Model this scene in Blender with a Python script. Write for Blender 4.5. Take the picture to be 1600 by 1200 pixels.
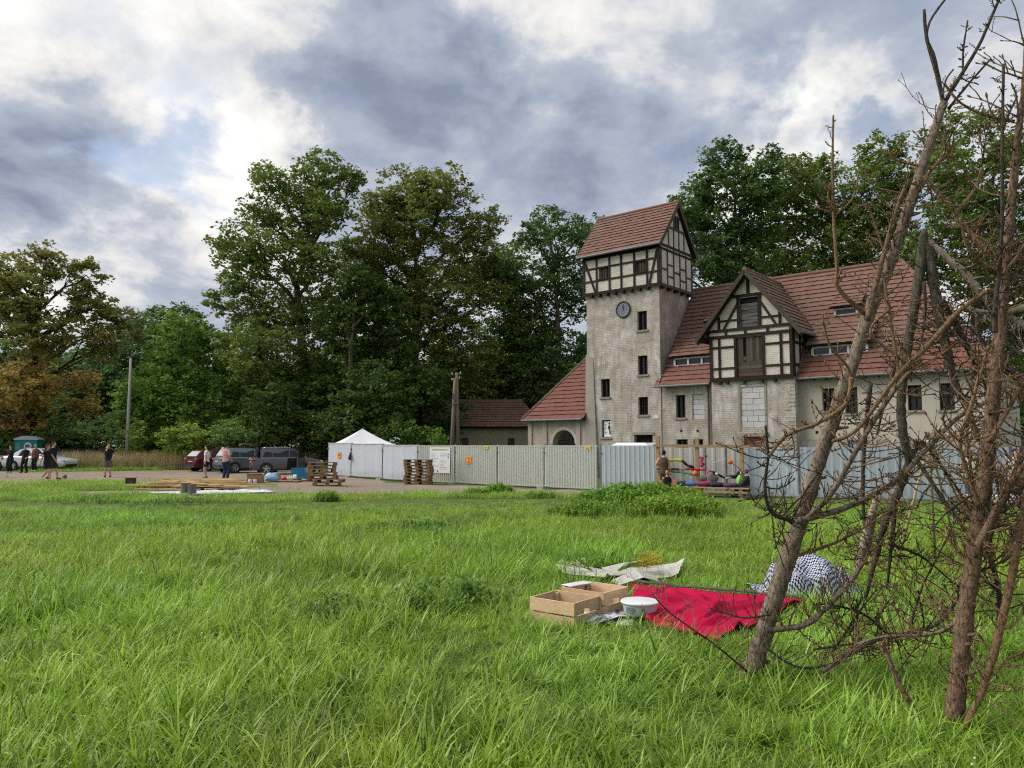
import bpy, bmesh, math, random
import numpy as np
from mathutils import Vector, Matrix, noise as mnoise

for o in list(bpy.data.objects):
    bpy.data.objects.remove(o)
SC = bpy.context.scene
COL = SC.collection
R = math.radians
# ------------------------------------------------------------------ camera
FPX = 1180.0; CAMH = 1.8; PITCH = math.atan(96 / FPX)
cam_d = bpy.data.cameras.new('camera'); cam = bpy.data.objects.new('camera', cam_d); COL.objects.link(cam)
cam.location = (0, 0, CAMH); cam.rotation_euler = (math.pi / 2 + PITCH, 0, 0)
cam_d.sensor_width = 36.0; cam_d.lens = 36.0 * FPX / 1600.0; cam_d.clip_end = 3000
SC.camera = cam
cP, sP = math.cos(PITCH), math.sin(PITCH)
def ray(px, py):
    u = (px - 800) / FPX; v = (600 - py) / FPX
    return Vector((u, cP - v * sP, sP + v * cP))
def at(px, py, Y):
    r = ray(px, py); k = Y / r.y
    return Vector((r.x * k, Y, CAMH + r.z * k))
def sstep(a, b, x):
    t = np.clip((x - a) / (b - a), 0, 1); return t * t * (3 - 2 * t)
def gz(x, y):                                            # terrain height
    return 0.15 * sstep(-5, -11, x) * sstep(24, 34, y)
def gr(px, py):
    z = 0.0
    for _ in range(6):
        r = ray(px, py); k = (z - CAMH) / r.z; z = float(gz(r.x * k, r.y * k))
    return Vector((r.x * k, r.y * k, z))
# ------------------------------------------------------------------ world and sun
SUN_AZ, SUN_EL = -82.0, 44.0
W = bpy.data.worlds.new('World'); SC.world = W; W.use_nodes = True
nt = W.node_tree; nt.nodes.clear(); L = nt.links
def nd(t, **k):
    n = nt.nodes.new(t)
    for a, b in k.items(): setattr(n, a, b)
    return n
def mth(op, a, b=None, c=None):
    n = nd('ShaderNodeMath', operation=op)
    for i, v in enumerate((a, b, c)):
        if v is None: continue
        if isinstance(v, (int, float)): n.inputs[i].default_value = v
        else: L.new(v, n.inputs[i])
    return n.outputs[0]
def vmth(op, a, b=None, out=0):
    n = nd('ShaderNodeVectorMath', operation=op)
    for i, v in enumerate((a, b)):
        if v is None: continue
        if isinstance(v, (tuple, list, Vector)): n.inputs[i].default_value = tuple(v)
        elif isinstance(v, (int, float)): n.inputs[3].default_value = v
        else: L.new(v, n.inputs[i])
    return n.outputs[out]
tc = nd('ShaderNodeTexCoord'); D = tc.outputs['Generated']
def nz(vec, scale, detail=6, rough=.55, dist=0.0):
    n = nd('ShaderNodeTexNoise'); n.inputs['Scale'].default_value = scale; n.inputs['Detail'].default_value = detail
    n.inputs['Roughness'].default_value = rough; n.inputs['Distortion'].default_value = dist
    L.new(vec, n.inputs['Vector']); return n
warp = nz(D, 3.6, 8, .60)
wv = vmth('SUBTRACT', warp.outputs['Color'], (.5, .5, .5))
wsc = nd('ShaderNodeVectorMath', operation='SCALE'); L.new(wv, wsc.inputs[0]); wsc.inputs[3].default_value = .34
DW = vmth('NORMALIZE', vmth('ADD', D, wsc.outputs[0]))
sepn = nd('ShaderNodeSeparateXYZ'); L.new(D, sepn.inputs[0])
zz = mth('ADD', mth('ABSOLUTE', sepn.outputs[2]), .34)
comb = nd('ShaderNodeCombineXYZ')
L.new(mth('DIVIDE', sepn.outputs[0], zz), comb.inputs[0]); L.new(mth('DIVIDE', sepn.outputs[1], zz), comb.inputs[1])
PV = comb.outputs[0]
def sst(v, a, c_):
    n = nd('ShaderNodeMapRange', interpolation_type='SMOOTHSTEP'); n.inputs['From Min'].default_value = a; n.inputs['From Max'].default_value = c_; L.new(v, n.inputs['Value']); return n.outputs[0]
f1 = nz(PV, 1.5, 3, .55, .3).outputs['Fac']
fa = sst(nz(PV, 3.3, 9, .60, .25).outputs['Fac'], .36, .64)
PV2 = vmth('ADD', PV, (-.045, .02, 0))                  # a step towards the sun: thinner cloud there means a lit rim here
fb_ = sst(nz(PV2, 3.3, 9, .60, .25).outputs['Fac'], .36, .64)
f2 = fa
fc = sst(nz(PV, 11., 6, .62, .3).outputs['Fac'], .34, .66)
def blobs(lst, AMP=1.0):
    tot = None
    for px, py, rad, a in lst:
        c = ray(px, py).normalized()
        mr = nd('ShaderNodeMapRange', interpolation_type='SMOOTHSTEP')
        mr.inputs['From Min'].default_value = math.cos(R(rad)); mr.inputs['From Max'].default_value = math.cos(R(rad * .2))
        mr.inputs['To Min'].default_value = 0; mr.inputs['To Max'].default_value = a * AMP
        L.new(vmth('DOT_PRODUCT', DW, c, out=1), mr.inputs['Value'])
        tot = mr.outputs[0] if tot is None else mth('ADD', tot, mr.outputs[0])
    return tot
BL = [(580, 170, 16, -.21), (820, 210, 14, -.23), (450, 190, 8, -.16), (1020, 140, 11, -.24), (640, 290, 9, -.10),
      (40, 190, 9, -.42), (140, 260, 8, -.45), (1470, 110, 14, -.06), (230, 455, 8, -.20),
      (230, 80, 11, .42), (70, 50, 8, .25), (420, 10, 6, .34), (310, 230, 7, .36), (330, 330, 8, .30),
      (60, 400, 9, .32), (960, 40, 6, .40), (810, -20, 6, .4), (1190, 210, 8, .32), (1290, 130, 6, .28), (760, 290, 4, .22)]
b = mth('ADD', blobs(BL, .86), .50)
b = mth('ADD', b, mth('MULTIPLY', mth('SUBTRACT', f1, .5), .25))
b = mth('ADD', b, mth('MULTIPLY', mth('SUBTRACT', .5, fa), .30))
b = mth('ADD', b, mth('MULTIPLY', mth('SUBTRACT', fa, fb_), .38))
b = mth('ADD', b, mth('MULTIPLY', mth('SUBTRACT', fc, .5), .13))
b = mth('ADD', mth('MULTIPLY', mth('SUBTRACT', b, .5), .96), .52)
rampn = nd('ShaderNodeValToRGB'); L.new(b, rampn.inputs[0])
el = rampn.color_ramp.elements
el[0].position = .0; el[0].color = (.24, .285, .39, 1); el[1].position = .98; el[1].color = (.98, .965, .93, 1)
for p, cc in ((.26, (.37, .42, .525, 1)), (.46, (.48, .515, .59, 1)), (.58, (.65, .665, .70, 1)), (.70, (.80, .79, .775, 1)), (.84, (.90, .885, .855, 1))):
    e = el.new(p); e.color = cc
csc = nd('ShaderNodeVectorMath', operation='SCALE'); L.new(rampn.outputs[0], csc.inputs[0]); csc.inputs[3].default_value = 7.6
sky = nd('ShaderNodeTexSky', sky_type='NISHITA'); sky.sun_disc = False
sky.sun_elevation = R(SUN_EL); sky.sun_rotation = R(SUN_AZ); sky.air_density = 1.0; sky.dust_density = 1.5; sky.ozone_density = 1.5
HB = [(235, 235, 4.5, .8), (1440, 240, 8, .40), (1345, 225, 4, .5), (1165, 110, 4, .6), (330, 345, 3, .5)]
hole = mth('ADD', blobs(HB), mth('MULTIPLY', mth('SUBTRACT', .44, f1), 1.6))
hole = mth('ADD', hole, mth('MULTIPLY', mth('SUBTRACT', f2, .5), .9))
hm = nd('ShaderNodeMapRange', interpolation_type='SMOOTHSTEP'); hm.inputs['From Min'].default_value = .10; hm.inputs['From Max'].default_value = 1.0
hm.inputs['To Max'].default_value = .7
L.new(hole, hm.inputs['Value'])
mixn = nd('ShaderNodeMix', data_type='RGBA'); L.new(hm.outputs[0], mixn.inputs[0])
L.new(csc.outputs[0], mixn.inputs[6]); L.new(sky.outputs[0], mixn.inputs[7])
bg = nd('ShaderNodeBackground'); bg.inputs[1].default_value = .05; L.new(mixn.outputs[2], bg.inputs[0])
W.cycles.sampling_method = 'MANUAL'; W.cycles.sample_map_resolution = 256
wo = nd('ShaderNodeOutputWorld'); L.new(bg.outputs[0], wo.inputs[0])
sd = bpy.data.lights.new('sun', 'SUN'); sun = bpy.data.objects.new('sun', sd); COL.objects.link(sun)
sd.energy = 1.5; sd.angle = R(50); sd.color = (1.0, .94, .85)
sdir = Vector((math.sin(R(SUN_AZ)) * math.cos(R(SUN_EL)), math.cos(R(SUN_AZ)) * math.cos(R(SUN_EL)), math.sin(R(SUN_EL))))
sun.rotation_euler = sdir.to_track_quat('Z', 'Y').to_euler(); sun.location = (-30, 0, 40)
SC.view_settings.view_transform = 'Standard'; SC.view_settings.look = 'None'
SC.view_settings.gamma = 1.0; SC.view_settings.exposure = 1.5; SC.view_settings.use_curve_mapping = False
SC.cycles.max_bounces = 3; SC.cycles.diffuse_bounces = 2; SC.cycles.glossy_bounces = 2; SC.cycles.transmission_bounces = 2; SC.cycles.adaptive_threshold = .02; SC.cycles.use_denoising = False; SC.cycles.filter_width = 1.2; SC.cycles.sample_clamp_indirect = 4.0

# ------------------------------------------------------------------ helpers
def tag(o, label=None, cat=None, group=None, kind=None):
    if label: o['label'] = label
    if cat: o['category'] = cat
    if group: o['group'] = group
    if kind: o['kind'] = kind
    return o
def empty(name, loc=(0, 0, 0), rz=0.0, label=None, cat=None, group=None):
    o = bpy.data.objects.new(name, None); COL.objects.link(o); o.location = loc; o.rotation_euler = (0, 0, rz)
    o.empty_display_size = .2
    return tag(o, label, cat, group)
def link(name, me, mat, parent=None, kind=None):
    o = bpy.data.objects.new(name, me); COL.objects.link(o)
    if mat is not None and not me.materials:
        for m in (mat if isinstance(mat, (list, tuple)) else [mat]): me.materials.append(m)
    if parent: o.parent = parent
    if kind: o['kind'] = kind
    return o
class MB:
    def __init__(s): s.v = []; s.f = []; s.m = []; s.cur = 0
    def add(s, vs, fs):
        o = len(s.v); s.v += [tuple(v) for v in vs]; s.f += [tuple(i + o for i in f) for f in fs]; s.m += [s.cur] * len(fs); return s
    def box(s, c, d, M=None):
        x, y, z = c; a, b_, h = d[0] / 2, d[1] / 2, d[2] / 2
        vs = [Vector((x + i * a, y + j * b_, z + k * h)) for k in (-1, 1) for j in (-1, 1) for i in (-1, 1)]
        if M is not None: vs = [M @ v for v in vs]
        return s.add(vs, [(0, 2, 3, 1), (4, 5, 7, 6), (0, 1, 5, 4), (2, 6, 7, 3), (0, 4, 6, 2), (1, 3, 7, 5)])
    def bb(s, x0, x1, y0, y1, z0, z1): return s.box(((x0 + x1) / 2, (y0 + y1) / 2, (z0 + z1) / 2), (abs(x1 - x0), abs(y1 - y0), abs(z1 - z0)))
    def beam(s, p, q, w, t, up=(0, 1, 0)):
        """box from p to q; w = width across, t = thickness along 'up'"""
        p = Vector(p); q = Vector(q); d = (q - p); l = d.length; d.normalize(); u = Vector(up); u = (u - d * u.dot(d)).normalized(); n = d.cross(u)
        vs = [p + d * (l * k) + n * (i * w / 2) + u * (j * t / 2) for k in (0, 1) for j in (-1, 1) for i in (-1, 1)]
        return s.add(vs, [(0, 1, 3, 2), (4, 6, 7, 5), (0, 4, 5, 1), (2, 3, 7, 6), (0, 2, 6, 4), (1, 5, 7, 3)])
    def quad(s, *p): return s.add(p, [tuple(range(len(p)))])
    def tube(s, pts, rad, n=6, caps=True, sq=None):
        pts = [Vector(p) for p in pts]; k = len(pts)
        if isinstance(rad, (int, float)): rad = [rad] * k
        vs = []; ref = None
        for i, p in enumerate(pts):
            t = (pts[min(i + 1, k - 1)] - pts[max(i - 1, 0)])
            if t.length < 1e-9: t = Vector((0, 0, 1))
            t.normalize()
            if ref is None: ref = Vector((1, 0, 0)) if abs(t.x) < .9 else Vector((0, 1, 0))
            a = (ref - t * ref.dot(t))
            if a.length < 1e-4: a = t.orthogonal()
            a.normalize(); ref = a; b_ = t.cross(a)
            r = rad[i]; ra, rb = (r if isinstance(r, (tuple, list)) else (r, r))
            for j in range(n):
                an = 2 * math.pi * j / n; vs.append(p + a * (ra * math.cos(an)) + b_ * (rb * math.sin(an)))
        fs = []
        for i in range(k - 1):
            for j in range(n):
                a0 = i * n + j; a1 = i * n + (j + 1) % n; fs.append((a0, a1, a1 + n, a0 + n))
        if caps: fs.append(tuple(range(n - 1, -1, -1))); fs.append(tuple(range((k - 1) * n, k * n)))
        return s.add(vs, fs)
    def lathe(s, prof, n=16, M=None, cap=True):
        vs = []; fs = []
        for (r, z) in prof:
            for j in range(n):
                a = 2 * math.pi * j / n; v = Vector((r * math.cos(a), r * math.sin(a), z)); vs.append(M @ v if M is not None else v)
        for i in range(len(prof) - 1):
            for j in range(n):
                a0 = i * n + j; a1 = i * n + (j + 1) % n; fs.append((a0, a1, a1 + n, a0 + n))
        if cap: fs.append(tuple(range(n - 1, -1, -1))); fs.append(tuple(range((len(prof) - 1) * n, len(prof) * n)))
        return s.add(vs, fs)
    def ell(s, c, r, n=10, m=7, M=None):
        vs = []; fs = []
        c = Vector(c)
        for i in range(m + 1):
            th = math.pi * i / m
            for j in range(n):
                a = 2 * math.pi * j / n
                v = Vector((r[0] * math.sin(th) * math.cos(a), r[1] * math.sin(th) * math.sin(a), r[2] * math.cos(th)))
                vs.append(c + (M @ v if M is not None else v))
        for i in range(m):
            for j in range(n):
                a0 = i * n + j; a1 = i * n + (j + 1) % n; fs.append((a0, a0 + n, a1 + n, a1))
        return s.add(vs, fs)
    def prism(s, poly, f0, f1):
        """poly 2D points; f0/f1 map a 2D point to 3D on two sides"""
        n = len(poly); vs = [f0(*p) for p in poly] + [f1(*p) for p in poly]
        fs = [tuple(range(n)), tuple(range(2 * n - 1, n - 1, -1))] + [(i, i + n, (i + 1) % n + n, (i + 1) % n) for i in range(n)]
        return s.add(vs, fs)
    def mesh(s, name, smooth=False):
        me = bpy.data.meshes.new(name); me.from_pydata(s.v, [], s.f)
        if any(s.m): me.polygons.foreach_set('material_index', s.m)
        if smooth: me.polygons.foreach_set('use_smooth', [True] * len(me.polygons))
        me.update(); return me
    def build(s, name, mat, parent=None, smooth=False, kind=None, fix=False):
        me = s.mesh(name, smooth)
        if fix:
            bm = bmesh.new(); bm.from_mesh(me); bmesh.ops.recalc_face_normals(bm, faces=bm.faces); bm.to_mesh(me); bm.free()
        return link(name, me, mat, parent, kind)
def copy_tree(o, parent=None):
    c = o.copy(); COL.objects.link(c); c.parent = parent
    for ch in [x for x in bpy.data.objects if x.parent == o]: copy_tree(ch, c)
    return c

# ------------------------------------------------------------------ materials
MATS = {}
class NT:
    def __init__(s, name):
        s.m = bpy.data.materials.new(name); s.m.use_nodes = True; s.t = s.m.node_tree; s.b = s.t.nodes['Principled BSDF']; s.o = s.t.nodes['Material Output']
        MATS[name] = s.m
        s.tc = s.n('ShaderNodeTexCoord')
    def n(s, t, **k):
        x = s.t.nodes.new(t)
        for a, b_ in k.items(): setattr(x, a, b_)
        return x
    def l(s, a, b_): s.t.links.new(a, b_)
    def noise(s, scale, detail=5, rough=.6, vec=None, dist=0., stretch=None):
        x = s.n('ShaderNodeTexNoise'); x.inputs['Scale'].default_value = scale; x.inputs['Detail'].default_value = detail
        x.inputs['Roughness'].default_value = rough; x.inputs['Distortion'].default_value = dist
        v = vec if vec is not None else s.tc.outputs['Object']
        if stretch:
            mp = s.n('ShaderNodeMapping'); mp.inputs['Scale'].default_value = stretch; s.l(v, mp.inputs['Vector']); v = mp.outputs[0]
        s.l(v, x.inputs['Vector']); return x.outputs['Fac']
    def ramp(s, f, stops):
        x = s.n('ShaderNodeValToRGB'); s.l(f, x.inputs[0]); e = x.color_ramp.elements
        e[0].position = stops[0][0]; e[0].color = (*stops[0][1], 1) if len(stops[0][1]) == 3 else stops[0][1]
        e[1].position = stops[-1][0]; e[1].color = (*stops[-1][1], 1)
        for p, c in stops[1:-1]: q = e.new(p); q.color = (*c, 1)
        return x.outputs[0]
    def fr(s, f, a, b_, lo=0., hi=1.):
        x = s.n('ShaderNodeMapRange'); s.l(f, x.inputs[0]); x.inputs[1].default_value = a; x.inputs[2].default_value = b_; x.inputs[3].default_value = lo; x.inputs[4].default_value = hi
        return x.outputs[0]
    def mix(s, f, a, b_, mode='MIX'):
        x = s.n('ShaderNodeMix', data_type='RGBA', blend_type=mode)
        for i, v in ((0, f), (6, a), (7, b_)):
            if isinstance(v, (int, float)): x.inputs[i].default_value = v
            elif isinstance(v, tuple): x.inputs[i].default_value = (*v, 1)
            else: s.l(v, x.inputs[i])
        return x.outputs[2]
    def math(s, op, a, b_=0.):
        x = s.n('ShaderNodeMath', operation=op)
        for i, v in enumerate((a, b_)):
            if isinstance(v, (int, float)): x.inputs[i].default_value = v
            else: s.l(v, x.inputs[i])
        return x.outputs[0]
    def bump(s, f, st=.3, dist=.02):
        x = s.n('ShaderNodeBump'); x.inputs['Strength'].default_value = st; x.inputs['Distance'].default_value = dist; s.l(f, x.inputs['Height']); s.l(x.outputs[0], s.b.inputs['Normal'])
    def col(s, c):
        if isinstance(c, tuple): s.b.inputs['Base Color'].default_value = (*c, 1)
        else: s.l(c, s.b.inputs['Base Color'])
    def set(s, rough=.8, metal=0., spec=.3):
        s.b.inputs['Roughness'].default_value = rough; s.b.inputs['Metallic'].default_value = metal; s.b.inputs['Specular IOR Level'].default_value = spec
        return s.m
def pm(name, c1, c2=None, scale=6., rough=.8, metal=0., spec=.3, bump=0., bs=None, stretch=None, objrand=0.):
    m = NT(name)
    if c2 is None: c2 = tuple(x * .75 for x in c1)
    f = m.noise(scale, stretch=stretch)
    c = m.ramp(f, [(.3, c1), (.7, c2)])
    if objrand:
        oi = m.n('ShaderNodeObjectInfo'); v = m.fr(oi.outputs['Random'], 0, 1, 1 - objrand, 1 + objrand)
        h = m.n('ShaderNodeHueSaturation'); m.l(v, h.inputs['Value']); m.l(c, h.inputs['Color']); c = h.outputs[0]
    m.col(c)
    if bump: m.bump(m.noise(bs or scale * 4, 4, .6, stretch=stretch), bump, .02)
    return m.set(rough, metal, spec)
def leafmat(name, cols, trans=.35, rough=.55):
    """cols: list of colours picked per leaf"""
    m = NT(name); g = m.n('ShaderNodeNewGeometry')
    c = m.ramp(g.outputs['Random Per Island'], [(i / max(1, len(cols) - 1), c_) for i, c_ in enumerate(cols)])
    big = m.noise(.35, 3, .5)
    h = m.n('ShaderNodeHueSaturation'); m.l(c, h.inputs['Color']); m.l(m.fr(big, .3, .7, .75, 1.25), h.inputs['Value'])
    m.col(h.outputs[0]); m.set(rough, 0, .25)
    tr = m.n('ShaderNodeBsdfTranslucent'); m.l(h.outputs[0], tr.inputs[0])
    ms = m.n('ShaderNodeMixShader'); ms.inputs[0].default_value = trans; m.l(m.b.outputs[0], ms.inputs[1]); m.l(tr.outputs[0], ms.inputs[2]); m.l(ms.outputs[0], m.o.inputs[0])
    return m.m
# ================================================================== GROUND
rng = np.random.default_rng(7)
def inpoly(x, y, poly):
    ins = np.zeros(x.shape, bool); n = len(poly)
    for i in range(n):
        x1, y1 = poly[i]; x2, y2 = poly[(i + 1) % n]
        c = ((y1 > y) != (y2 > y)) & (x < (x2 - x1) * (y - y1) / (y2 - y1 + 1e-12) + x1)
        ins ^= c
    return ins
ROADPX = [(-700, 740), (-300, 738.5), (100, 737), (300, 734), (480, 732), (560, 747), (640, 757), (760, 761), (860, 766), (945, 770), (930, 774.5), (800, 772.5), (640, 773), (480, 775),
          (330, 776), (240, 775), (90, 772), (60, 769), (230, 766), (215, 758), (150, 753), (0, 757), (-300, 762), (-700, 766)]
ROAD = [(gr(*p).x, gr(*p).y) for p in ROADPX]
def vnoise(x, y, sc, seed=0):
    """cheap smooth value noise, vectorised"""
    xs = np.asarray(x) * sc + seed * 17.3; ys = np.asarray(y) * sc + seed * 5.1
    xi = np.floor(xs).astype(int); yi = np.floor(ys).astype(int); fx = xs - xi; fy = ys - yi
    fx = fx * fx * (3 - 2 * fx); fy = fy * fy * (3 - 2 * fy)
    def h(a, b_): 
        q = np.sin(a * 127.1 + b_ * 311.7 + seed * 74.7) * 43758.5453; return q - np.floor(q)
    return (h(xi, yi) * (1 - fx) + h(xi + 1, yi) * fx) * (1 - fy) + (h(xi, yi + 1) * (1 - fx) + h(xi + 1, yi + 1) * fx) * fy
def dirt(x, y):
    jx = (vnoise(x, y, .9, 1) - .5) * 1.6 + (vnoise(x, y, 3., 2) - .5) * .6; jy = (vnoise(x, y, .9, 3) - .5) * 1.8 + (vnoise(x, y, 3., 4) - .5) * .6
    return inpoly(x + jx, y + jy, ROAD)
def axis(lo, hi, st, far):
    a = list(np.arange(lo, hi + .01, st)); k = st; p = lo
    neg = []; 
    while p > -far: k *= 1.5; p -= k; neg.append(p)
    k = st; p = hi; pos = []
    while p < far: k *= 1.5; p += k; pos.append(p)
    return np.array(neg[::-1] + a + pos)
GX = axis(-46, 30, .3, 1500); GY = axis(-6, 60, .3, 1500)
X, Y = np.meshgrid(GX, GY); Z = gz(X, Y)
Z = Z + (vnoise(X, Y, .6, 8) - .5) * .05 * (np.abs(X) < 60) * (Y < 70)
me = bpy.data.meshes.new('ground'); nx, ny = len(GX), len(GY)
idx = np.arange(nx * ny).reshape(ny, nx)
F = np.stack([idx[:-1, :-1], idx[:-1, 1:], idx[1:, 1:], idx[1:, :-1]], -1).reshape(-1, 4)
me.vertices.add(nx * ny); me.vertices.foreach_set('co', np.stack([X, Y, Z], -1).ravel())
me.loops.add(F.size); me.loops.foreach_set('vertex_index', F.ravel().astype(np.int32)); me.polygons.add(len(F)); me.polygons.foreach_set('loop_start', np.arange(0, F.size, 4, dtype=np.int32))
me.update(); me.validate()
DM = dirt(X, Y).astype(float)
k = np.pad(DM, 1, mode='edge'); DM = (k[:-2, 1:-1] + k[2:, 1:-1] + k[1:-1, :-2] + k[1:-1, 2:] + 2 * k[1:-1, 1:-1]) / 6
at_ = me.attributes.new('dirt', 'FLOAT', 'POINT'); at_.data.foreach_set('value', DM.ravel().astype(np.float32))
m = NT('ground_soil'); a = m.n('ShaderNodeAttribute', attribute_name='dirt')
g1 = m.noise(1.3, 6, .65); g2 = m.noise(14, 5, .7); g3 = m.noise(60, 3, .7); g0 = m.noise(.35, 4, .6)
road_c = m.ramp(g0, [(.32, (.30, .23, .17)), (.5, (.22, .185, .155)), (.68, (.34, .245, .16))])
road_c = m.mix(m.fr(g2, .45, .75, 0, .55), road_c, (.20, .17, .14))
road_c = m.mix(m.fr(g3, .6, .75, 0, .4), road_c, (.45, .40, .34))
grass_c = m.ramp(g1, [(.3, (.05, .075, .022)), (.55, (.085, .125, .032)), (.75, (.12, .13, .05))])
fa = m.math('ADD', a.outputs['Fac'], m.math('MULTIPLY', m.math('SUBTRACT', g2, .5), .9))
fac = m.fr(fa, .35, .6)
m.col(m.mix(fac, grass_c, road_c)); m.bump(m.math('ADD', g2, m.math('MULTIPLY', g3, .4)), .6, .05); m.set(.95, 0, .15)
ground = link('ground', me, m.m); tag(ground, 'meadow ground with a pale dirt track', 'ground', kind='structure')

# ================================================================== GRASS
GRASS = NT('grass_blade')
def blade_mat(m, cols, trans=.4, patch=.30):
    g = m.n('ShaderNodeNewGeometry'); oi = m.n('ShaderNodeObjectInfo')
    f = m.math('FRACT', m.math('ADD', g.outputs['Random Per Island'], m.math('MULTIPLY', oi.outputs['Random'], 7.31)))
    c = m.ramp(f, [(i / (len(cols) - 1), q) for i, q in enumerate(cols)])
    p1 = m.noise(.45, 3, .55, vec=g.outputs['Position']); p2 = m.noise(.13, 3, .5, vec=g.outputs['Position'])
    h = m.n('ShaderNodeHueSaturation'); m.l(c, h.inputs['Color']); m.l(m.fr(p1, .3, .7, 1 - patch, 1 + patch), h.inputs['Value']); m.l(m.fr(p2, .35, .65, .485, .525), h.inputs['Hue'])
    m.col(h.outputs[0]); m.set(.42, 0, .4)
    tr = m.n('ShaderNodeBsdfTranslucent'); m.l(h.outputs[0], tr.inputs[0])
    ms = m.n('ShaderNodeMixShader'); ms.inputs[0].default_value = trans; m.l(m.b.outputs[0], ms.inputs[1]); m.l(tr.outputs[0], ms.inputs[2]); m.l(ms.outputs[0], m.o.inputs[0])
    return m.m
G_MAIN = blade_mat(GRASS, [(.062, .128, .012), (.21, .36, .026), (.335, .51, .048), (.115, .22, .02), (.42, .57, .085), (.25, .41, .032), (.52, .62, .19)])
G_WEED = blade_mat(NT('weed_leaf'), [(.12, .23, .024), (.19, .33, .034), (.26, .40, .04), (.15, .28, .04)], .35)
G_DARK = blade_mat(NT('nettle_leaf'), [(.08, .17, .024), (.13, .26, .034), (.20, .34, .045)], .3)
G_DRY = blade_mat(NT('dry_grass_blade'), [(.50, .37, .22), (.58, .44, .28), (.42, .32, .17), (.30, .30, .11), (.52, .37, .24)], .3)
G_STEM = pm('seed_head', (.20, .16, .07), (.26, .21, .12), 8)
G_WHITE = pm('clover_flower', (.65, .63, .5), (.5, .5, .38), 8)
G_YEL = leafmat('goldenrod_flower', [(.55, .40, .03), (.62, .48, .05), (.42, .36, .05)])
TUFTS = bpy.data.collections.new('grass_tufts')
def blade(mb, base, az, h, w, lean, curl, seg=3, flat=0.0):
    """tapering bent strip"""
    d = Vector((math.cos(az), math.sin(az), 0)); s_ = Vector((-d.y, d.x, 0)); p = Vector(base); an = lean; L_ = h / seg; vs = []
    tw = random.uniform(-.5, .5)
    for i in range(seg + 1):
        t = i / seg; ww = w * (1 - t ** 2.2) * .5 if i < seg else 0
        if i == 0: ww = w * .35
        sv = (s_ * math.cos(tw * t) + Vector((0, 0, 1)) * math.sin(tw * t)) * ww
        if i < seg: vs += [p - sv, p + sv]
        else: vs += [p.copy()]
        p = p + (d * math.sin(an) + Vector((0, 0, 1)) * math.cos(an)) * L_; an += curl / seg
    fs = [(2 * i, 2 * i + 1, 2 * i + 3, 2 * i + 2) for i in range(seg - 1)] + [(2 * seg - 2, 2 * seg - 1, 2 * seg)]
    mb.add(vs, fs)
def tuft(name, n, h, w, lean, curl, rad, mats, extra=None, seg=3):
    mb = MB()
    for _ in range(n):
        a = random.uniform(0, 6.283); r = rad * math.sqrt(random.random())
        blade(mb, (r * math.cos(a), r * math.sin(a), 0), random.uniform(0, 6.283), random.uniform(*h), random.uniform(*w), random.uniform(*lean), random.uniform(*curl), seg)
    if extra: extra(mb)
    me = mb.mesh(name)
    for q in mats: me.materials.append(q)
    o = bpy.data.objects.new(name, me); TUFTS.objects.link(o); return o
def stems(mb):
    for _ in range(3):
        x, y = random.uniform(-.08, .08), random.uniform(-.08, .08); h = random.uniform(.35, .55); lx, ly = random.uniform(-.12, .12), random.uniform(-.12, .12)
        mb.cur = 0; mb.tube([(x, y, 0), (x + lx * .4, y + ly * .4, h * .6), (x + lx, y + ly, h)], [.0025, .002, .0015], 3, False)
        mb.cur = 1; mb.tube([(x + lx, y + ly, h - .01), (x + lx * 1.05, y + ly * 1.05, h + .02), (x + lx * 1.1, y + ly * 1.1, h + .032)], [.002, .0042, .0015], 5)
    mb.cur = 0
def clovers(mb):
    for _ in range(2):
        x, y = random.uniform(-.1, .1), random.uniform(-.1, .1); h = random.uniform(.25, .36)
        mb.cur = 0; mb.tube([(x, y, 0), (x, y, h)], .0022, 3, False); mb.cur = 1; mb.ell((x, y, h), (.011, .011, .010), 6, 4)
    mb.cur = 0
random.seed(11)
for i in range(6): tuft('a%02d_tuft' % i, 20, (.10, .42), (.010, .024), (.05, 1.0), (.1, 2.2), .14, [G_MAIN], seg=4)
for i in range(2): tuft('b%02d_flat' % i, 24, (.20, .42), (.009, .020), (.7, 1.5), (-.1, .5), .14, [G_MAIN])
for i in range(2): tuft('c%02d_weed' % i, 11, (.16, .32), (.024, .045), (.25, 1.1), (.3, 1.3), .07, [G_WEED], seg=4)
tuft('d00_stem', 16, (.2, .4), (.004, .007), (0, .5), (.2, 1.3), .12, [G_MAIN, G_STEM], stems)
tuft('e00_clover', 16, (.2, .36), (.004, .007), (0, .5), (.2, 1.3), .12, [G_MAIN, G_WHITE], clovers)
tuft('f00_long', 14, (.42, .64), (.008, .015), (.1, .5), (.4, 1.7), .1, [G_MAIN], seg=5)
tuft('g00_short', 26, (.05, .13), (.004, .008), (0, .8), (.1, .9), .14, [G_MAIN])
for i in range(2): tuft('h%02d_dry' % i, 26, (.6, 1.15), (.012, .024), (0, .25), (0, .5), .3, [G_DRY])
NV = 16
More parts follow.
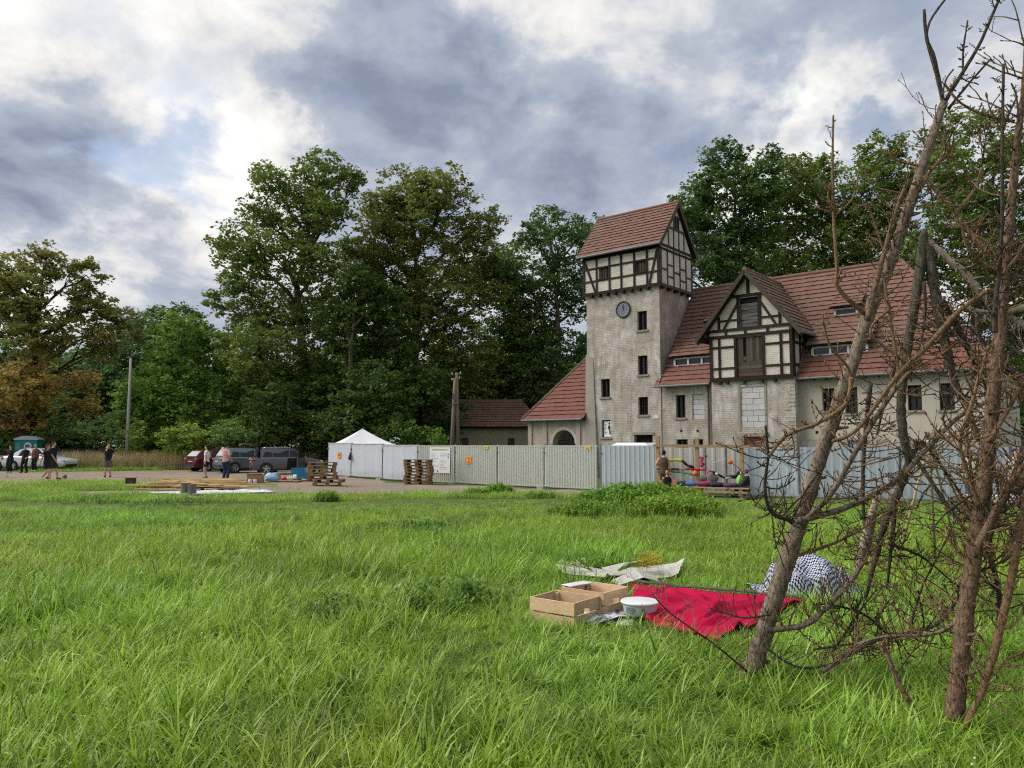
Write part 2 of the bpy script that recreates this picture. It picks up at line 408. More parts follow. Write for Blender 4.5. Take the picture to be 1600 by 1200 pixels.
def nettle(mb_n, seed, h0, n):
    random.seed(seed); mb = MB()
    for _ in range(n):
        x, y = random.gauss(0, .13), random.gauss(0, .13); h = random.uniform(.6, 1.) * h0; lx, ly = random.uniform(-.1, .1), random.uniform(-.1, .1)
        mb.tube([(x, y, 0), (x + lx, y + ly, h)], [.004, .002], 3, False)
        for j in range(9):
            t = .2 + .8 * j / 8; a = random.uniform(0, 6.28)
            blade(mb, (x + lx * t, y + ly * t, h * t), a, random.uniform(.07, .13), random.uniform(.03, .055), random.uniform(.6, 1.3), random.uniform(.2, 1.), 3)
    me = mb.mesh(mb_n); me.materials.append(G_DARK if seed % 2 else G_WEED); o = bpy.data.objects.new(mb_n, me); TUFTS.objects.link(o)
nettle('i00_nettle', 31, .45, 9); nettle('i01_herb', 32, .42, 9)
IDX = {n: i for i, n in enumerate(sorted(o.name for o in TUFTS.objects))}
def inst_group():
    g = bpy.data.node_groups.new('scatter', 'GeometryNodeTree'); g.interface.new_socket('Geometry', in_out='INPUT', socket_type='NodeSocketGeometry'); g.interface.new_socket('Geometry', in_out='OUTPUT', socket_type='NodeSocketGeometry')
    N_ = g.nodes; gi = N_.new('NodeGroupInput'); go = N_.new('NodeGroupOutput'); iop = N_.new('GeometryNodeInstanceOnPoints'); ci = N_.new('GeometryNodeCollectionInfo')
    ci.inputs['Collection'].default_value = TUFTS; ci.inputs['Separate Children'].default_value = True; ci.inputs['Reset Children'].default_value = True
    def na(nm, t):
        x = N_.new('GeometryNodeInputNamedAttribute'); x.data_type = t; x.inputs['Name'].default_value = nm; return x.outputs[0]
    g.links.new(gi.outputs[0], iop.inputs['Points']); g.links.new(ci.outputs[0], iop.inputs['Instance']); iop.inputs['Pick Instance'].default_value = True
    g.links.new(na('kind_index', 'INT'), iop.inputs['Instance Index']); g.links.new(na('rot', 'FLOAT_VECTOR'), iop.inputs['Rotation']); g.links.new(na('scl', 'FLOAT'), iop.inputs['Scale'])
    g.links.new(iop.outputs[0], go.inputs[0]); return g
SCAT = inst_group()
def scatter(name, P, kind, scl, tilt, label, cat):
    n = len(P); me = bpy.data.meshes.new(name); me.vertices.add(n); me.vertices.foreach_set('co', np.asarray(P, np.float32).ravel())
    rot = np.stack([rng.normal(0, 1, n) * tilt, rng.normal(0, 1, n) * tilt, rng.uniform(0, 6.283, n)], -1).astype(np.float32)
    me.attributes.new('kind_index', 'INT', 'POINT').data.foreach_set('value', np.asarray(kind, np.int32))
    me.attributes.new('scl', 'FLOAT', 'POINT').data.foreach_set('value', np.asarray(scl, np.float32))
    me.attributes.new('rot', 'FLOAT_VECTOR', 'POINT').data.foreach_set('vector', rot.ravel())
    o = link(name, me, None); md = o.modifiers.new('scatter', 'NODES'); md.node_group = SCAT
    tag(o, label, cat, kind='stuff'); return o
def wedge(n, d0, d1, half=.80):
    y = np.sqrt(rng.uniform(d0 ** 2, d1 ** 2, n)); x = rng.uniform(-1, 1, n) * (half * y + (3.0 if d1 < 10 else 1.5)); return x, y
# keep-out shapes on the meadow (things lie there)
KEEP = []
FB, F2, F3 = Vector((3.43, 30.26, 0)), Vector((9.91, 26.22, 0)), Vector((16.05, 23.9, 0))
FA = Vector((-10.09, 42.07, 0)); F4 = F2 + (F3 - F2) * 2.2
def before_fence(x, y, marg=.15):
    def side(a, b_): return ((b_.x - a.x) * (y - a.y) - (b_.y - a.y) * (x - a.x)) / (b_ - a).length
    return (side(FA, FB) < -marg) & (side(FB, F2) < -marg) & (side(F2, F4) < -marg)
EDGE = [(-700, 790), (-700, 780), (60, 783), (200, 785), (440, 784), (560, 781), (640, 779), (800, 778), (930, 778)]
EDW = [(gr(*p).x, gr(*p).y) for p in EDGE[1:]] 
def meadow_limit(x):
    xs = np.array([p[0] for p in EDW] + [FB.x + .8, F2.x, F4.x]); ys = np.array([p[1] for p in EDW] + [FB.y - 2.2, F2.y, F4.y]); return np.interp(x, xs, ys)
def build_meadow():
    xs, ys = [], []
    for n, d0, d1 in ((8200, 1.2, 5), (10500, 5, 9), (11500, 9, 15), (12500, 15, 22), (11000, 22, 31)):
        x, y = wedge(n, d0, d1, .86); xs.append(x); ys.append(y)
    x = np.concatenate(xs); y = np.concatenate(ys)
    lim = meadow_limit(x) + (vnoise(x, y, .8, 5) - .5) * 1.2
    ok = (y < lim) & before_fence(x, y)
    for poly in KEEP: ok &= ~inpoly(x, y, poly)
    x, y = x[ok], y[ok]; n = len(x)
    # bare, trampled patches
    fl = .10 + np.exp(-(((x - 2.2) / 2.8) ** 2 + ((y - 9.0) / 2.6) ** 2)) * 1.1 + np.exp(-(((x - 1.2) / 1.8) ** 2 + ((y - 6.0) / 1.9) ** 2)) * .75 + np.exp(-(((x - 3.2) / 1.5) ** 2 + ((y - 5.6) / 1.5) ** 2)) * .6 + (vnoise(x, y, .45, 9) > .76) * .6
    flat = rng.random(n) < np.clip(fl, 0, .93)
    kind = rng.integers(0, 6, n)
    kind = np.where(flat, 6 + rng.integers(0, 2, n), kind)
    u = rng.random(n); wpat = vnoise(x, y, .55, 12)
    kind = np.where(~flat & (u < .10 + .36 * (wpat > .62) * (y < 14)), 8 + rng.integers(0, 2, n), kind)
    kind = np.where(~flat & (u > .965), 10, kind); kind = np.where(~flat & (u > .998), 11, kind)
    kind = np.where(~flat & (u > .86) & (u < .945), 12, kind)
    hgt = .62 + .55 * vnoise(x, y, .28, 21) + .45 * vnoise(x, y, 1.3, 22) ** 2
    scl = hgt * rng.uniform(.7, 1.3, n); scl = np.where(flat, scl * .8, scl)
    scl = scl * (.80 - .32 * sstep(9, 21, y)) * (1 - .22 * sstep(-.5, 1.5, x) * (1 - sstep(9.5, 12, y)))
    e = sstep(0, 4.5, lim[ok] - y) ; scl = scl * (.25 + .75 * e)
    z = gz(x, y) - .01
    scatter('meadow_grass', np.stack([x, y, z], -1), kind, scl, .16, 'long lush green meadow grass with plantain and clover', 'grass')
    # darker herb clumps
    P, K, S = [], [], []
    for (px, py, rad, n_, kd, sc) in ((1005, 796, 1.9, 360, 'i01_herb', 1.35), (940, 806, 1.4, 120, 'i01_herb', .8), (1060, 806, 1.2, 120, 'i01_herb', 1.0), (650, 835, 1.1, 60, 'i00_nettle', .6), (700, 950, .7, 34, 'i00_nettle', .62),
                                    (570, 965, .7, 22, 'i00_nettle', .55), (510, 783, .45, 34, 'i01_herb', .7), (130, 784, 1.6, 60, 'i00_nettle', .38), (270, 788, 1.6, 60, 'i00_nettle', .36), (780, 772, .5, 40, 'i01_herb', .8), (745, 775, .4, 30, 'i01_herb', .7), (850, 778, .8, 30, 'i01_herb', .5)):
        c = gr(px, py)
        for _ in range(n_):
            a = rng.uniform(0, 6.283); r = rad * math.sqrt(rng.random())
            q = (c.x + r * math.cos(a), c.y + r * .8 * math.sin(a)); P.append((*q, float(gz(*q)))); K.append(IDX[kd]); S.append(sc * rng.uniform(.7, 1.2) * (1.15 - .5 * (r / rad) ** 2))
    scatter('weed_clump', P, K, S, .08, 'leafy dark green nettles and herbs standing among the meadow grass', 'weeds')
    # short grass on the verge, on the strip beside the track and in it
    x = rng.uniform(-46, 6, 70000); y = rng.uniform(20.5, 62, 70000)
    d = dirt(x, y); dist_ok = (y > meadow_limit(x) - .3) & before_fence(x, y, .25)
    keep = dist_ok & (~d | (rng.random(len(x)) < .05 * (vnoise(x, y, .5, 14) > .6))) & (np.abs(x) < .8 * y + 2)
    x, y = x[keep], y[keep]
    scatter('short_grass', np.stack([x, y, gz(x, y)], -1), np.full(len(x), IDX['g00_short']), rng.uniform(1.2, 2.4, len(x)) * (1 + .5 * (y > 46)), .1, 'short trodden grass along the dirt track', 'grass')
    x = rng.uniform(-46, -10, 5000); y = rng.uniform(47.8, 52.6, 5000); keep = ~dirt(x, y) & (np.abs(x) < .8 * y + 2) & ~((x < -31.5) & (y < 53)); x, y = x[keep], y[keep]
    scatter('verge_grass', np.stack([x, y, gz(x, y)], -1), rng.integers(0, 6, len(x)), rng.uniform(.6, 1.2, len(x)) * (.5 + .5 * sstep(48, 51, y)), .15, 'rough green verge grass between the track and the dry grass', 'grass')
    # tall dry grass behind the track
    x = rng.uniform(-46, -14, 7000); y = rng.uniform(51.6, 57.5, 7000)
    keep = (vnoise(x, y, .25, 17) + .25 > rng.random(len(x))) & (x > -44) & ~((x < -31) & (y < 54.5))
    x, y = x[keep], y[keep]
    kd = np.where(rng.random(len(x)) < .2, 12, 14 + rng.integers(0, 2, len(x)))
    scatter('tall_dry_grass', np.stack([x, y, gz(x, y)], -1), kd, rng.uniform(.7, 1.35, len(x)) * np.where(kd == 12, 1.6, 1), .1, 'tall straw coloured dry grass in front of the bushes', 'grass')
# ================================================================== TREES
BARK = pm('bark', (.075, .058, .042), (.13, .105, .08), 4, .95, bump=.6, bs=10, stretch=(3, 3, .6))
BARK_D = pm('dark_bark', (.035, .028, .02), (.07, .055, .04), 4, .95, bump=.6, bs=10, stretch=(3, 3, .6))
LF_OAK = leafmat('oak_leaf', [(0.078, 0.139, 0.035), (0.143, 0.228, 0.048), (0.214, 0.288, 0.057), (0.106, 0.183, 0.042), (0.304, 0.288, 0.072)])
LF_LIME = leafmat('lime_leaf', [(0.105, 0.155, 0.036), (0.181, 0.232, 0.048), (0.258, 0.271, 0.058), (0.137, 0.193, 0.043), (0.303, 0.259, 0.072)])
LF_MAPLE = leafmat('maple_leaf', [(0.105, 0.220, 0.043), (0.181, 0.323, 0.058), (0.258, 0.387, 0.067), (0.137, 0.259, 0.048)])
LF_FRONT = leafmat('front_maple_leaf', [(.05, .095, .022), (.075, .135, .028), (.10, .16, .034), (.06, .11, .024)])
LF_DARK = leafmat('dark_leaf', [(0.052, 0.104, 0.035), (0.092, 0.168, 0.047), (0.143, 0.228, 0.057), (0.071, 0.137, 0.047)])
LF_CHEST = leafmat('chestnut_leaf', [(0.203, 0.223, 0.054), (0.284, 0.250, 0.068), (0.149, 0.189, 0.043), (0.351, 0.270, 0.081), (0.189, 0.223, 0.054), (0.149, 0.189, 0.043)])
LF_RUST = leafmat('rusty_chestnut_leaf', [(0.522, 0.334, 0.094), (0.406, 0.334, 0.094), (0.638, 0.406, 0.116), (0.319, 0.312, 0.087), (0.450, 0.362, 0.109)])
LF_YG = leafmat('bright_shrub_leaf', [(.24, .36, .06), (.32, .45, .08), (.18, .29, .05), (.40, .48, .11)])
LF_BUSH = leafmat('shrub_leaf', [(.21, .35, .11), (.29, .45, .13), (.16, .27, .08), (.36, .47, .18)])
def leaf_mesh(name, C, rad, per, size, seed, flat=.55):
    """leaf-sized rhombic faces scattered through small clumps"""
    r_ = np.random.default_rng(seed); n = len(C); idx = np.repeat(np.arange(n), per); N_ = len(idx)
    d = r_.normal(0, 1, (N_, 3)); d /= np.linalg.norm(d, axis=1, keepdims=True); rr = r_.random(N_) ** .5
    P = C[idx] + d * (rr * rad[idx])[:, None] * np.array([1, 1, flat])
    ax = r_.normal(0, 1, (N_, 3)) * np.array([1, 1, .45]); ax /= np.linalg.norm(ax, axis=1, keepdims=True)
    nm = r_.normal(0, .75, (N_, 3)) + np.array([0, 0, .9]); nm -= ax * (nm * ax).sum(1, keepdims=True); nm /= np.linalg.norm(nm, axis=1, keepdims=True)
    sd_ = np.cross(nm, ax); s = (size * r_.uniform(.6, 1.35, N_))[:, None]
    V = np.stack([P - ax * s * .5, P + sd_ * s * .32, P + ax * s * .55 - nm * s * .1, P - sd_ * s * .32], 1).reshape(-1, 3)
    me = bpy.data.meshes.new(name); me.vertices.add(4 * N_); me.vertices.foreach_set('co', V.astype(np.float32).ravel())
    me.loops.add(4 * N_); me.loops.foreach_set('vertex_index', np.arange(4 * N_, dtype=np.int32)); me.polygons.add(N_); me.polygons.foreach_set('loop_start', np.arange(0, 4 * N_, 4, dtype=np.int32))
    me.update(); return me
def curve(p, q, sag, n=5, wob=.0, r_=random):
    p = Vector(p); q = Vector(q); out = []
    for i in range(n + 1):
        t = i / n; v = p.lerp(q, t); v.z += sag * 4 * t * (1 - t)
        if 0 < i < n: v += Vector((r_.uniform(-wob, wob), r_.uniform(-wob, wob), r_.uniform(-wob, wob)))
        out.append(v)
    return out
def tree(name, trunk_px, Dp, lobes, leaf, label, group=None, per=30, size=.22, dens=1.0, seed=1, tr=.42, bark=BARK, depth=.8, crad=.62, second=None, split=None, trunk_top=None):
    """lobes: outline bulges seen at (px,py) with radius in px at distance Dp; each becomes a ball of leaf clumps with depth of its own"""
    random.seed(seed); r_ = np.random.default_rng(seed)
    base = at(trunk_px, 696, Dp); base.z = float(gz(base.x, base.y)) - .05
    root = empty(name, base, 0, label, 'tree', group)
    LB = []
    for (px, py, rp) in lobes:
        c = at(px, py, Dp); r = rp / FPX * Dp * 1.22
        c.y += random.uniform(-1, 1) * depth * 3.2; c.x += 0
        LB.append((c - base, r))
    top = max(LB, key=lambda q: q[0].z)
    tz = (trunk_top if trunk_top else top[0].z * .82); tx = sum(l[0].x for l in LB) / len(LB)
    mb = MB(); path = [Vector((0, 0, 0)), Vector((0, 0, .5)), Vector((random.uniform(-.2, .2), 0, tz * .25)), Vector((tx * .25, random.uniform(-.3, .3), tz * .5)), Vector((tx * .4 + random.uniform(-.3, .3), random.uniform(-.3, .3), tz * .78)), Vector((tx * .3 + top[0].x * .4, top[0].y * .4, tz))]
    mb.tube(path, [tr * 1.35, tr, tr * .88, tr * .7, tr * .42, tr * .14], 9)
    def onpath(z):
        for a_, b_ in zip(path, path[1:]):
            if a_.z <= z <= b_.z: return a_.lerp(b_, (z - a_.z) / (b_.z - a_.z))
        return path[-1]
    sets = {0: [], 1: []}; rads = {0: [], 1: []}
    for (c, r) in LB:
        key = 1 if (second and c.z < split) else 0
        st = onpath(max(tz * .2, min(tz * .93, c.z - abs((c - onpath(c.z)).to_2d().length) * .55 - r * .4)))
        rl = max(.05, tr * .32 * min(1.3, r / 2.2)); cp = curve(st, c, .25, 4, .28); mb.tube(cp, [rl, rl * .85, rl * .7, rl * .5, rl * .3], 6)
        n = max(6, int(dens * 19 * r * r))
        dd = r_.normal(0, 1, (n, 3)); dd /= np.linalg.norm(dd, axis=1, keepdims=True); rr = r_.uniform(.2, 1.1, n) ** .6
        pts = np.array(c) + dd * (rr * r)[:, None] * np.array([1, 1, .88])
        pts = pts[pts[:, 2] > .5]
        sets[key].append(pts); rads[key].append(r_.uniform(.6, 1.3, len(pts)) * crad)
        for j in range(min(len(pts), 5 + int(r * 2.5))):
            q = Vector(pts[j]); mb.tube(curve(cp[random.choice((2, 3, 4))], q, .12, 3, .12), [rl * .34, rl * .26, rl * .16, .012], 4, False)
    mb.build('trunk', bark, root, True)
    for key, mt in ((0, leaf), (1, second)):
        if sets[key]:
            C = np.concatenate(sets[key]); me = leaf_mesh('crown', C, np.concatenate(rads[key]), per, size * 1.22, seed + 5 + key); link('crown', me, mt, root)
    return root
OAK = tree('oak_tree', 478, 58, [(505, 285, 38), (548, 282, 22), (428, 288, 28), (402, 335, 30), (470, 330, 46), (520, 345, 32), (395, 405, 40), (355, 435, 26), (450, 410, 46), (505, 420, 36), (375, 480, 42), (336, 470, 16), (440, 490, 48), (515, 490, 42), (370, 540, 36), (430, 560, 52), (520, 570, 50), (405, 620, 48), (480, 640, 50)],
     LF_OAK, 'tall dark oak with an uneven open top and a bare limb', per=26, dens=1.05, seed=3, tr=.5)
mb = MB(); q0 = at(520, 330, 58) - OAK.location
for a_, b_, r0 in (((520, 330), (545, 305), .09), ((545, 305), (562, 280), .06), ((545, 305), (572, 302), .04), ((556, 290), (556, 262), .035), ((562, 280), (570, 268), .03)):
    mb.tube(curve(at(*a_, 58) - OAK.location, at(*b_, 58) - OAK.location, .05, 3, .05), [r0, r0 * .8, r0 * .6, r0 * .4], 5)
mb.build('bare_limb', BARK, OAK, True)
tree('lime_tree', 640, 62, [(640, 312, 40), (700, 318, 42), (598, 335, 34), (752, 365, 32), (650, 365, 55), (588, 392, 42), (722, 402, 50), (772, 412, 22), (625, 445, 55), (700, 470, 52), (556, 400, 34), (560, 460, 40), (775, 470, 22), (640, 535, 55), (720, 550, 46), (560, 560, 50), (650, 615, 55), (745, 610, 40), (700, 660, 45)],
     LF_LIME, 'broad round topped lime tree next to the tall oak', per=28, dens=1.0, seed=4, tr=.55)
tree('maple_tree', 545, 53.5, [(560, 435, 30), (592, 470, 38), (535, 500, 44), (602, 540, 44), (548, 580, 52), (500, 620, 50), (600, 625, 48), (440, 640, 46), (672, 650, 44), (655, 600, 38), (400, 665, 35), (560, 660, 45), (470, 675, 35)],
     LF_FRONT, 'fresher green maple growing in front of the oak and lime', per=28, dens=1.0, seed=5, tr=.3, size=.24)
tree('oak_tree', 880, 64, [(858, 335, 24), (922, 350, 26), (880, 385, 40), (830, 372, 22), (935, 400, 30), (860, 445, 46), (912, 465, 36), (838, 515, 44), (882, 565, 46), (815, 600, 42), (800, 430, 24), (785, 520, 26), (770, 580, 30), (840, 640, 30), (745, 640, 30), (925, 540, 30)],
     LF_DARK, 'dark airy oak behind the clock tower on the side of the gatehouse', per=26, dens=.9, seed=6, tr=.4)
tree('oak_tree', 800, 67, [(795, 400, 30), (770, 450, 36), (812, 470, 36), (780, 520, 42), (826, 530, 38), (800, 580, 45), (760, 590, 40), (840, 600, 40), (790, 640, 40), (730, 560, 30)],
     LF_OAK, 'lower dark oak filling the gap between the lime tree and the gatehouse oak', per=28, dens=1.0, seed=26, tr=.35)
tree('oak_tree', 1140, 58, [(1130, 258, 32), (1192, 252, 14), (1098, 312, 32), (1160, 308, 42), (1120, 368, 44), (1180, 368, 38), (1098, 420, 40), (1160, 430, 40), (1085, 300, 16), (1080, 360, 28), (1180, 300, 26), (1050, 345, 24), (1030, 400, 30)],
     LF_DARK, 'tall dark oak rising between the clock tower and the gabled bay roof', per=28, dens=1.1, seed=7, tr=.45)
tree('oak_tree', 1300, 60, [(1238, 292, 36), (1300, 262, 36), (1360, 252, 30), (1270, 328, 46), (1340, 318, 46), (1398, 292, 30), (1228, 380, 42), (1310, 388, 46), (1390, 368, 42), (1258, 430, 40), (1340, 440, 40), (1210, 320, 25), (1400, 430, 35), (1210, 430, 35)],
     LF_OAK, 'broad dark green oak behind the ridge of the main roof', per=28, dens=1.1, seed=8, tr=.5)
tree('oak_tree', 1520, 55, [(1480, 222, 36), (1528, 196, 22), (1562, 250, 36), (1592, 222, 26), (1450, 282, 36), (1520, 300, 46), (1590, 320, 42), (1460, 350, 42), (1540, 390, 46), (1612, 420, 46), (1480, 430, 42), (1570, 480, 46), (1622, 520, 40), (1655, 250, 50), (1660, 380, 55), (1430, 400, 30), (1690, 480, 50), (1660, 580, 50), (1600, 600, 40)],
     LF_OAK, 'huge dark oak at the hipped end of the main roof', per=26, dens=.95, seed=9, tr=.55)
CH = tree('chestnut_tree', 38, 58, [(20, 422, 28), (78, 412, 28), (130, 428, 24), (50, 470, 42), (120, 480, 38), (172, 498, 22), (0, 490, 40), (92, 530, 38), (160, 535, 28), (-30, 440, 34), (-52, 520, 45), (200, 518, 12), (20, 585, 45), (72, 605, 38), (108, 632, 22), (0, 640, 38), (60, 645, 28), (-42, 600, 45), (120, 590, 18)],
     LF_CHEST, 'browning horse chestnut with a thick dark trunk beside the teal toilet cabin', per=28, dens=.9, seed=10, tr=.62, second=LF_RUST, split=7.0, bark=BARK_D, size=.25, trunk_top=13)
tree('oak_tree', 240, 82, [(240, 500, 26), (275, 490, 18), (300, 498, 14), (222, 560, 45), (180, 585, 45), (262, 560, 42), (160, 640, 45), (220, 640, 45), (205, 520, 25), (120, 600, 40), (100, 650, 40), (300, 540, 35)],
     LF_DARK, 'far dark oak standing behind the concrete lamp post', per=26, dens=.55, seed=12, tr=.4, crad=.8, size=.3)
tree('ash_tree', 290, 60, [(290, 522, 34), (252, 560, 34), (322, 542, 32), (350, 580, 34), (282, 600, 44), (236, 615, 28), (330, 640, 40), (270, 655, 36), (368, 640, 28), (224, 655, 24), (310, 680, 30)],
     LF_MAPLE, 'rounded mid green tree right beside the concrete lamp post', per=28, dens=1.0, seed=13, tr=.25, size=.24)
# background wood: copies of one tree, smaller and further off
def lone(name, Dp, x, h, rad, leaf, label, group, seed, per=22, size=.34, tr=.3):
    random.seed(seed); lobes = []
    s = FPX / Dp; px0 = 800 + x * s
    for j in range(9):
        t = j / 8; w = rad * math.sin(math.pi * (.25 + .7 * t)) ** .7
        lobes.append((px0 + random.uniform(-.7, .7) * w * s, 696 - (h * (.10 + .82 * t) - 1.8) * s, w * s * random.uniform(.45, .65)))
    return tree(name, px0, Dp, lobes, leaf, label, group, per=per, size=size, dens=.6, seed=seed, tr=tr, crad=.8)
protos = [lone('wood_tree', 88, -30, 13, 5.5, LF_DARK, None, None, 41), lone('wood_tree', 90, -8, 12, 5, LF_MAPLE, None, None, 42), lone('wood_tree', 92, 8, 14, 5.5, LF_DARK, None, None, 43)]
random.seed(5)
spots = [(-78, 92), (-68, 88), (-60, 95), (-52, 87), (-44, 94), (-37, 90), (-23, 95), (-16, 90), (-4, 96), (2, 88), (15, 95), (23, 92), (31, 96), (40, 92), (49, 96), (58, 90), (67, 95), (-20, 74), (-7, 76), (4, 74), (-58, 74), (44, 70), (52, 66), (-50, 70), (-42, 74), (-34, 71), (-66, 78), (-30, 80), (-74, 72)]
for p_, q_ in zip(protos, ('dark broad tree in the background wood beyond track and houses', 'fresher green tree in the background wood beyond track and houses', 'dark tall tree in the background wood beyond track and houses')): tag(p_, q_, 'tree', 'trees of the wood in the background')
for i, (x, y) in enumerate(spots):
    c = copy_tree(protos[i % 3]); c.location = (x, y, 0); c.rotation_euler.z = random.uniform(0, 6.28); s = random.uniform(.85, 1.2) * (1.0 if y > 80 else .8); c.scale = (s * 1.05, s * 1.05, s)
# shrubs on the verge
def shrub(px, py, Dp, lobes, leaf, label, seed, size=.16, dens=2.2):
    o = tree('shrub', px, Dp, lobes, leaf, label, 'shrubs behind the track', per=22, size=size, dens=dens, seed=seed, tr=.06, crad=.42, depth=.25); o['category'] = 'shrub'; return o
shrub(160, 690, 56, [(150, 668, 16), (172, 662, 16), (185, 680, 14), (135, 682, 14)], LF_BUSH, 'grey green willow bush left of the lamp post foot', 51)
shrub(205, 690, 55, [(208, 668, 13), (220, 684, 13), (195, 684, 12)], LF_YG, 'yellowish green bush at the foot of the lamp post', 52)
shrub(285, 700, 52, [(262, 684, 16), (285, 675, 18), (308, 683, 17), (290, 695, 18), (270, 700, 12)], LF_YG, 'bright green leafy bush in the dry grass', 53)
shrub(350, 700, 53, [(340, 680, 16), (362, 676, 18), (375, 690, 15), (350, 695, 16)], LF_BUSH, 'green bush behind the red car', 54)
shrub(310, 660, 57, [(300, 664, 14), (330, 662, 14), (318, 676, 14), (345, 660, 14)], LF_YG, 'pale green bush under the round tree', 55)
shrub(95, 690, 58, [(88, 668, 14), (110, 672, 14), (70, 676, 14), (50, 668, 12)], LF_BUSH, 'green bush behind the teal toilet cabin', 56)
shrub(440, 690, 54, [(400, 684, 15), (420, 678, 15), (450, 680, 16), (475, 688, 15), (500, 685, 16)], LF_BUSH, 'dark green hedge bush behind the grey car', 57)
shrub(392, 690, 55, [(375, 668, 15), (395, 660, 16), (412, 670, 15), (385, 684, 16), (405, 688, 15)], LF_YG, 'tall yellow green bush behind the raised tailgate', 60)
shrub(620, 690, 50, [(600, 672, 12), (632, 668, 16), (660, 680, 16), (625, 688, 16), (690, 685, 14)], LF_MAPLE, 'bush with lighter leaves behind the white canopy', 58)
shrub(-30, 690, 58, [(-20, 668, 14), (0, 674, 14), (-50, 672, 16), (-80, 670, 18)], LF_BUSH, 'green bush beyond the chestnut trunk', 59)
def goldenrod(px, py, n, seed):
    c = gr(px, py); root = empty('goldenrod', c, 0, 'yellow flowering goldenrod clump in the dry grass', 'plant', 'goldenrod clumps'); random.seed(seed)
    mb = MB(); P = []
    for _ in range(n):
        x, y = random.gauss(0, .5), random.gauss(0, .3); h = random.uniform(.8, 1.4); mb.tube([(x, y, 0), (x + random.uniform(-.1, .1), y, h)], .008, 3, False); P.append((x, y, h))
        for j in range(6): blade(mb, (x, y, h * (.2 + .1 * j)), random.uniform(0, 6.28), .16, .03, .7, .5)
    mb.build('stem', G_WEED, root, kind='stuff'); P = np.array(P); link('flower_head', leaf_mesh('flower_head', P, np.full(len(P), .16), 22, .07, seed), G_YEL, root, 'stuff')
for i, (px, py, n) in enumerate(((205, 722, 14), (235, 725, 12), (262, 722, 12), (330, 728, 12), (368, 724, 10), (185, 720, 8))): goldenrod(px, py + 8, n, 70 + i)
# ================================================================== BUILDINGS
HC = Vector((7.9, 40.0, 0)); HR = R(-40)
def brickwall(name, wash=.55, plaster=.35, tint=(1, 1, 1), base=(.41, .365, .315), grime=.8, mortar=(.29, .255, .215)):
    m = NT(name); sp = m.n('ShaderNodeSeparateXYZ'); m.l(m.tc.outputs['Object'], sp.inputs[0])
    cb = m.n('ShaderNodeCombineXYZ'); m.l(m.math('ADD', sp.outputs[0], sp.outputs[1]), cb.inputs[0]); m.l(sp.outputs[2], cb.inputs[1])
    br = m.n('ShaderNodeTexBrick'); wn = m.n('ShaderNodeTexNoise'); wn.inputs['Scale'].default_value = 1.3; wn.inputs['Detail'].default_value = 3; m.l(m.tc.outputs['Object'], wn.inputs['Vector']); wm = m.n('ShaderNodeVectorMath', operation='SCALE'); m.l(wn.outputs['Color'], wm.inputs[0]); wm.inputs[3].default_value = .12; wa = m.n('ShaderNodeVectorMath', operation='ADD'); m.l(cb.outputs[0], wa.inputs[0]); m.l(wm.outputs[0], wa.inputs[1]); m.l(wa.outputs[0], br.inputs['Vector']); br.inputs['Scale'].default_value = 1.0
    br.inputs['Brick Width'].default_value = .27; br.inputs['Row Height'].default_value = .09; br.inputs['Mortar Size'].default_value = .016; br.inputs['Mortar Smooth'].default_value = .3; br.inputs['Bias'].default_value = -.2
    br.inputs['Color1'].default_value = (*[c * t for c, t in zip(base, tint)], 1); br.inputs['Color2'].default_value = (*[c * t * .80 for c, t in zip(base, tint)], 1); br.inputs['Mortar'].default_value = (*mortar, 1)
    n1 = m.noise(.55, 6, .65); n2 = m.noise(2.2, 6, .7); n3 = m.noise(3.0, 5, .7, stretch=(1, 1, .18)); n4 = m.noise(25, 4, .7)
    c = m.mix(m.fr(m.math('ADD', n1, m.math('MULTIPLY', n2, .35)), .60, .86, 0, wash), br.outputs['Color'], (.72, .705, .68))
    pf = m.fr(m.noise(.7, 6, .62, stretch=(1, 1, .6)), .47, .56, 0, plaster)
    c = m.mix(pf, c, m.ramp(n2, [(.35, (.31, .275, .235)), (.65, (.47, .43, .385))]))
    c = m.mix(m.fr(n3, .50, .74, 0, grime), c, (.175, .15, .125))
    c = m.mix(m.fr(n4, .55, .8, 0, .25), c, (.2, .17, .14))
    hz = m.fr(sp.outputs[2], 0, 2.6, .45, 0); c = m.mix(m.math('MULTIPLY', hz, m.fr(n2, .3, .7)), c, (.17, .15, .13))
    m.col(c); inv = m.math('MULTIPLY', br.outputs['Fac'], -1.); m.bump(m.math('ADD', m.math('MULTIPLY', inv, m.math('SUBTRACT', 1., pf)), m.math('MULTIPLY', n4, .35)), .5, .025); return m.set(.92, 0, .15)
WALL = brickwall('limewashed_brick', .62, .8); WALL2 = brickwall('worn_brick', .55, .8, (.95, .93, .9)); 
PLASTER = brickwall('tower_side_render', .05, 1.0, (.86, .75, .68))
CREAM = brickwall('infill_panel', .5, .12, (1.5, 1.55, 1.6), grime=.25, mortar=(.50, .44, .37))
def plast(name, c1, c2, dark):
    m = NT(name); n1 = m.noise(.8, 6, .65); n3 = m.noise(2.5, 5, .7, stretch=(1, 1, .15)); n4 = m.noise(30, 4, .7)
    c = m.ramp(n1, [(.3, c1), (.7, c2)]); c = m.mix(m.fr(n3, .5, .8, 0, .55), c, dark); m.col(c); m.bump(n4, .3, .01); return m.set(.92, 0, .15)
PALE = plast('pale_plaster', (.50, .465, .40), (.42, .385, .33), (.26, .235, .20))
GATEP = plast('gatehouse_plaster', (.44, .385, .33), (.36, .31, .27), (.20, .175, .15))
OLIVE = plast('olive_plaster', (.27, .24, .16), (.23, .205, .14), (.15, .13, .09))
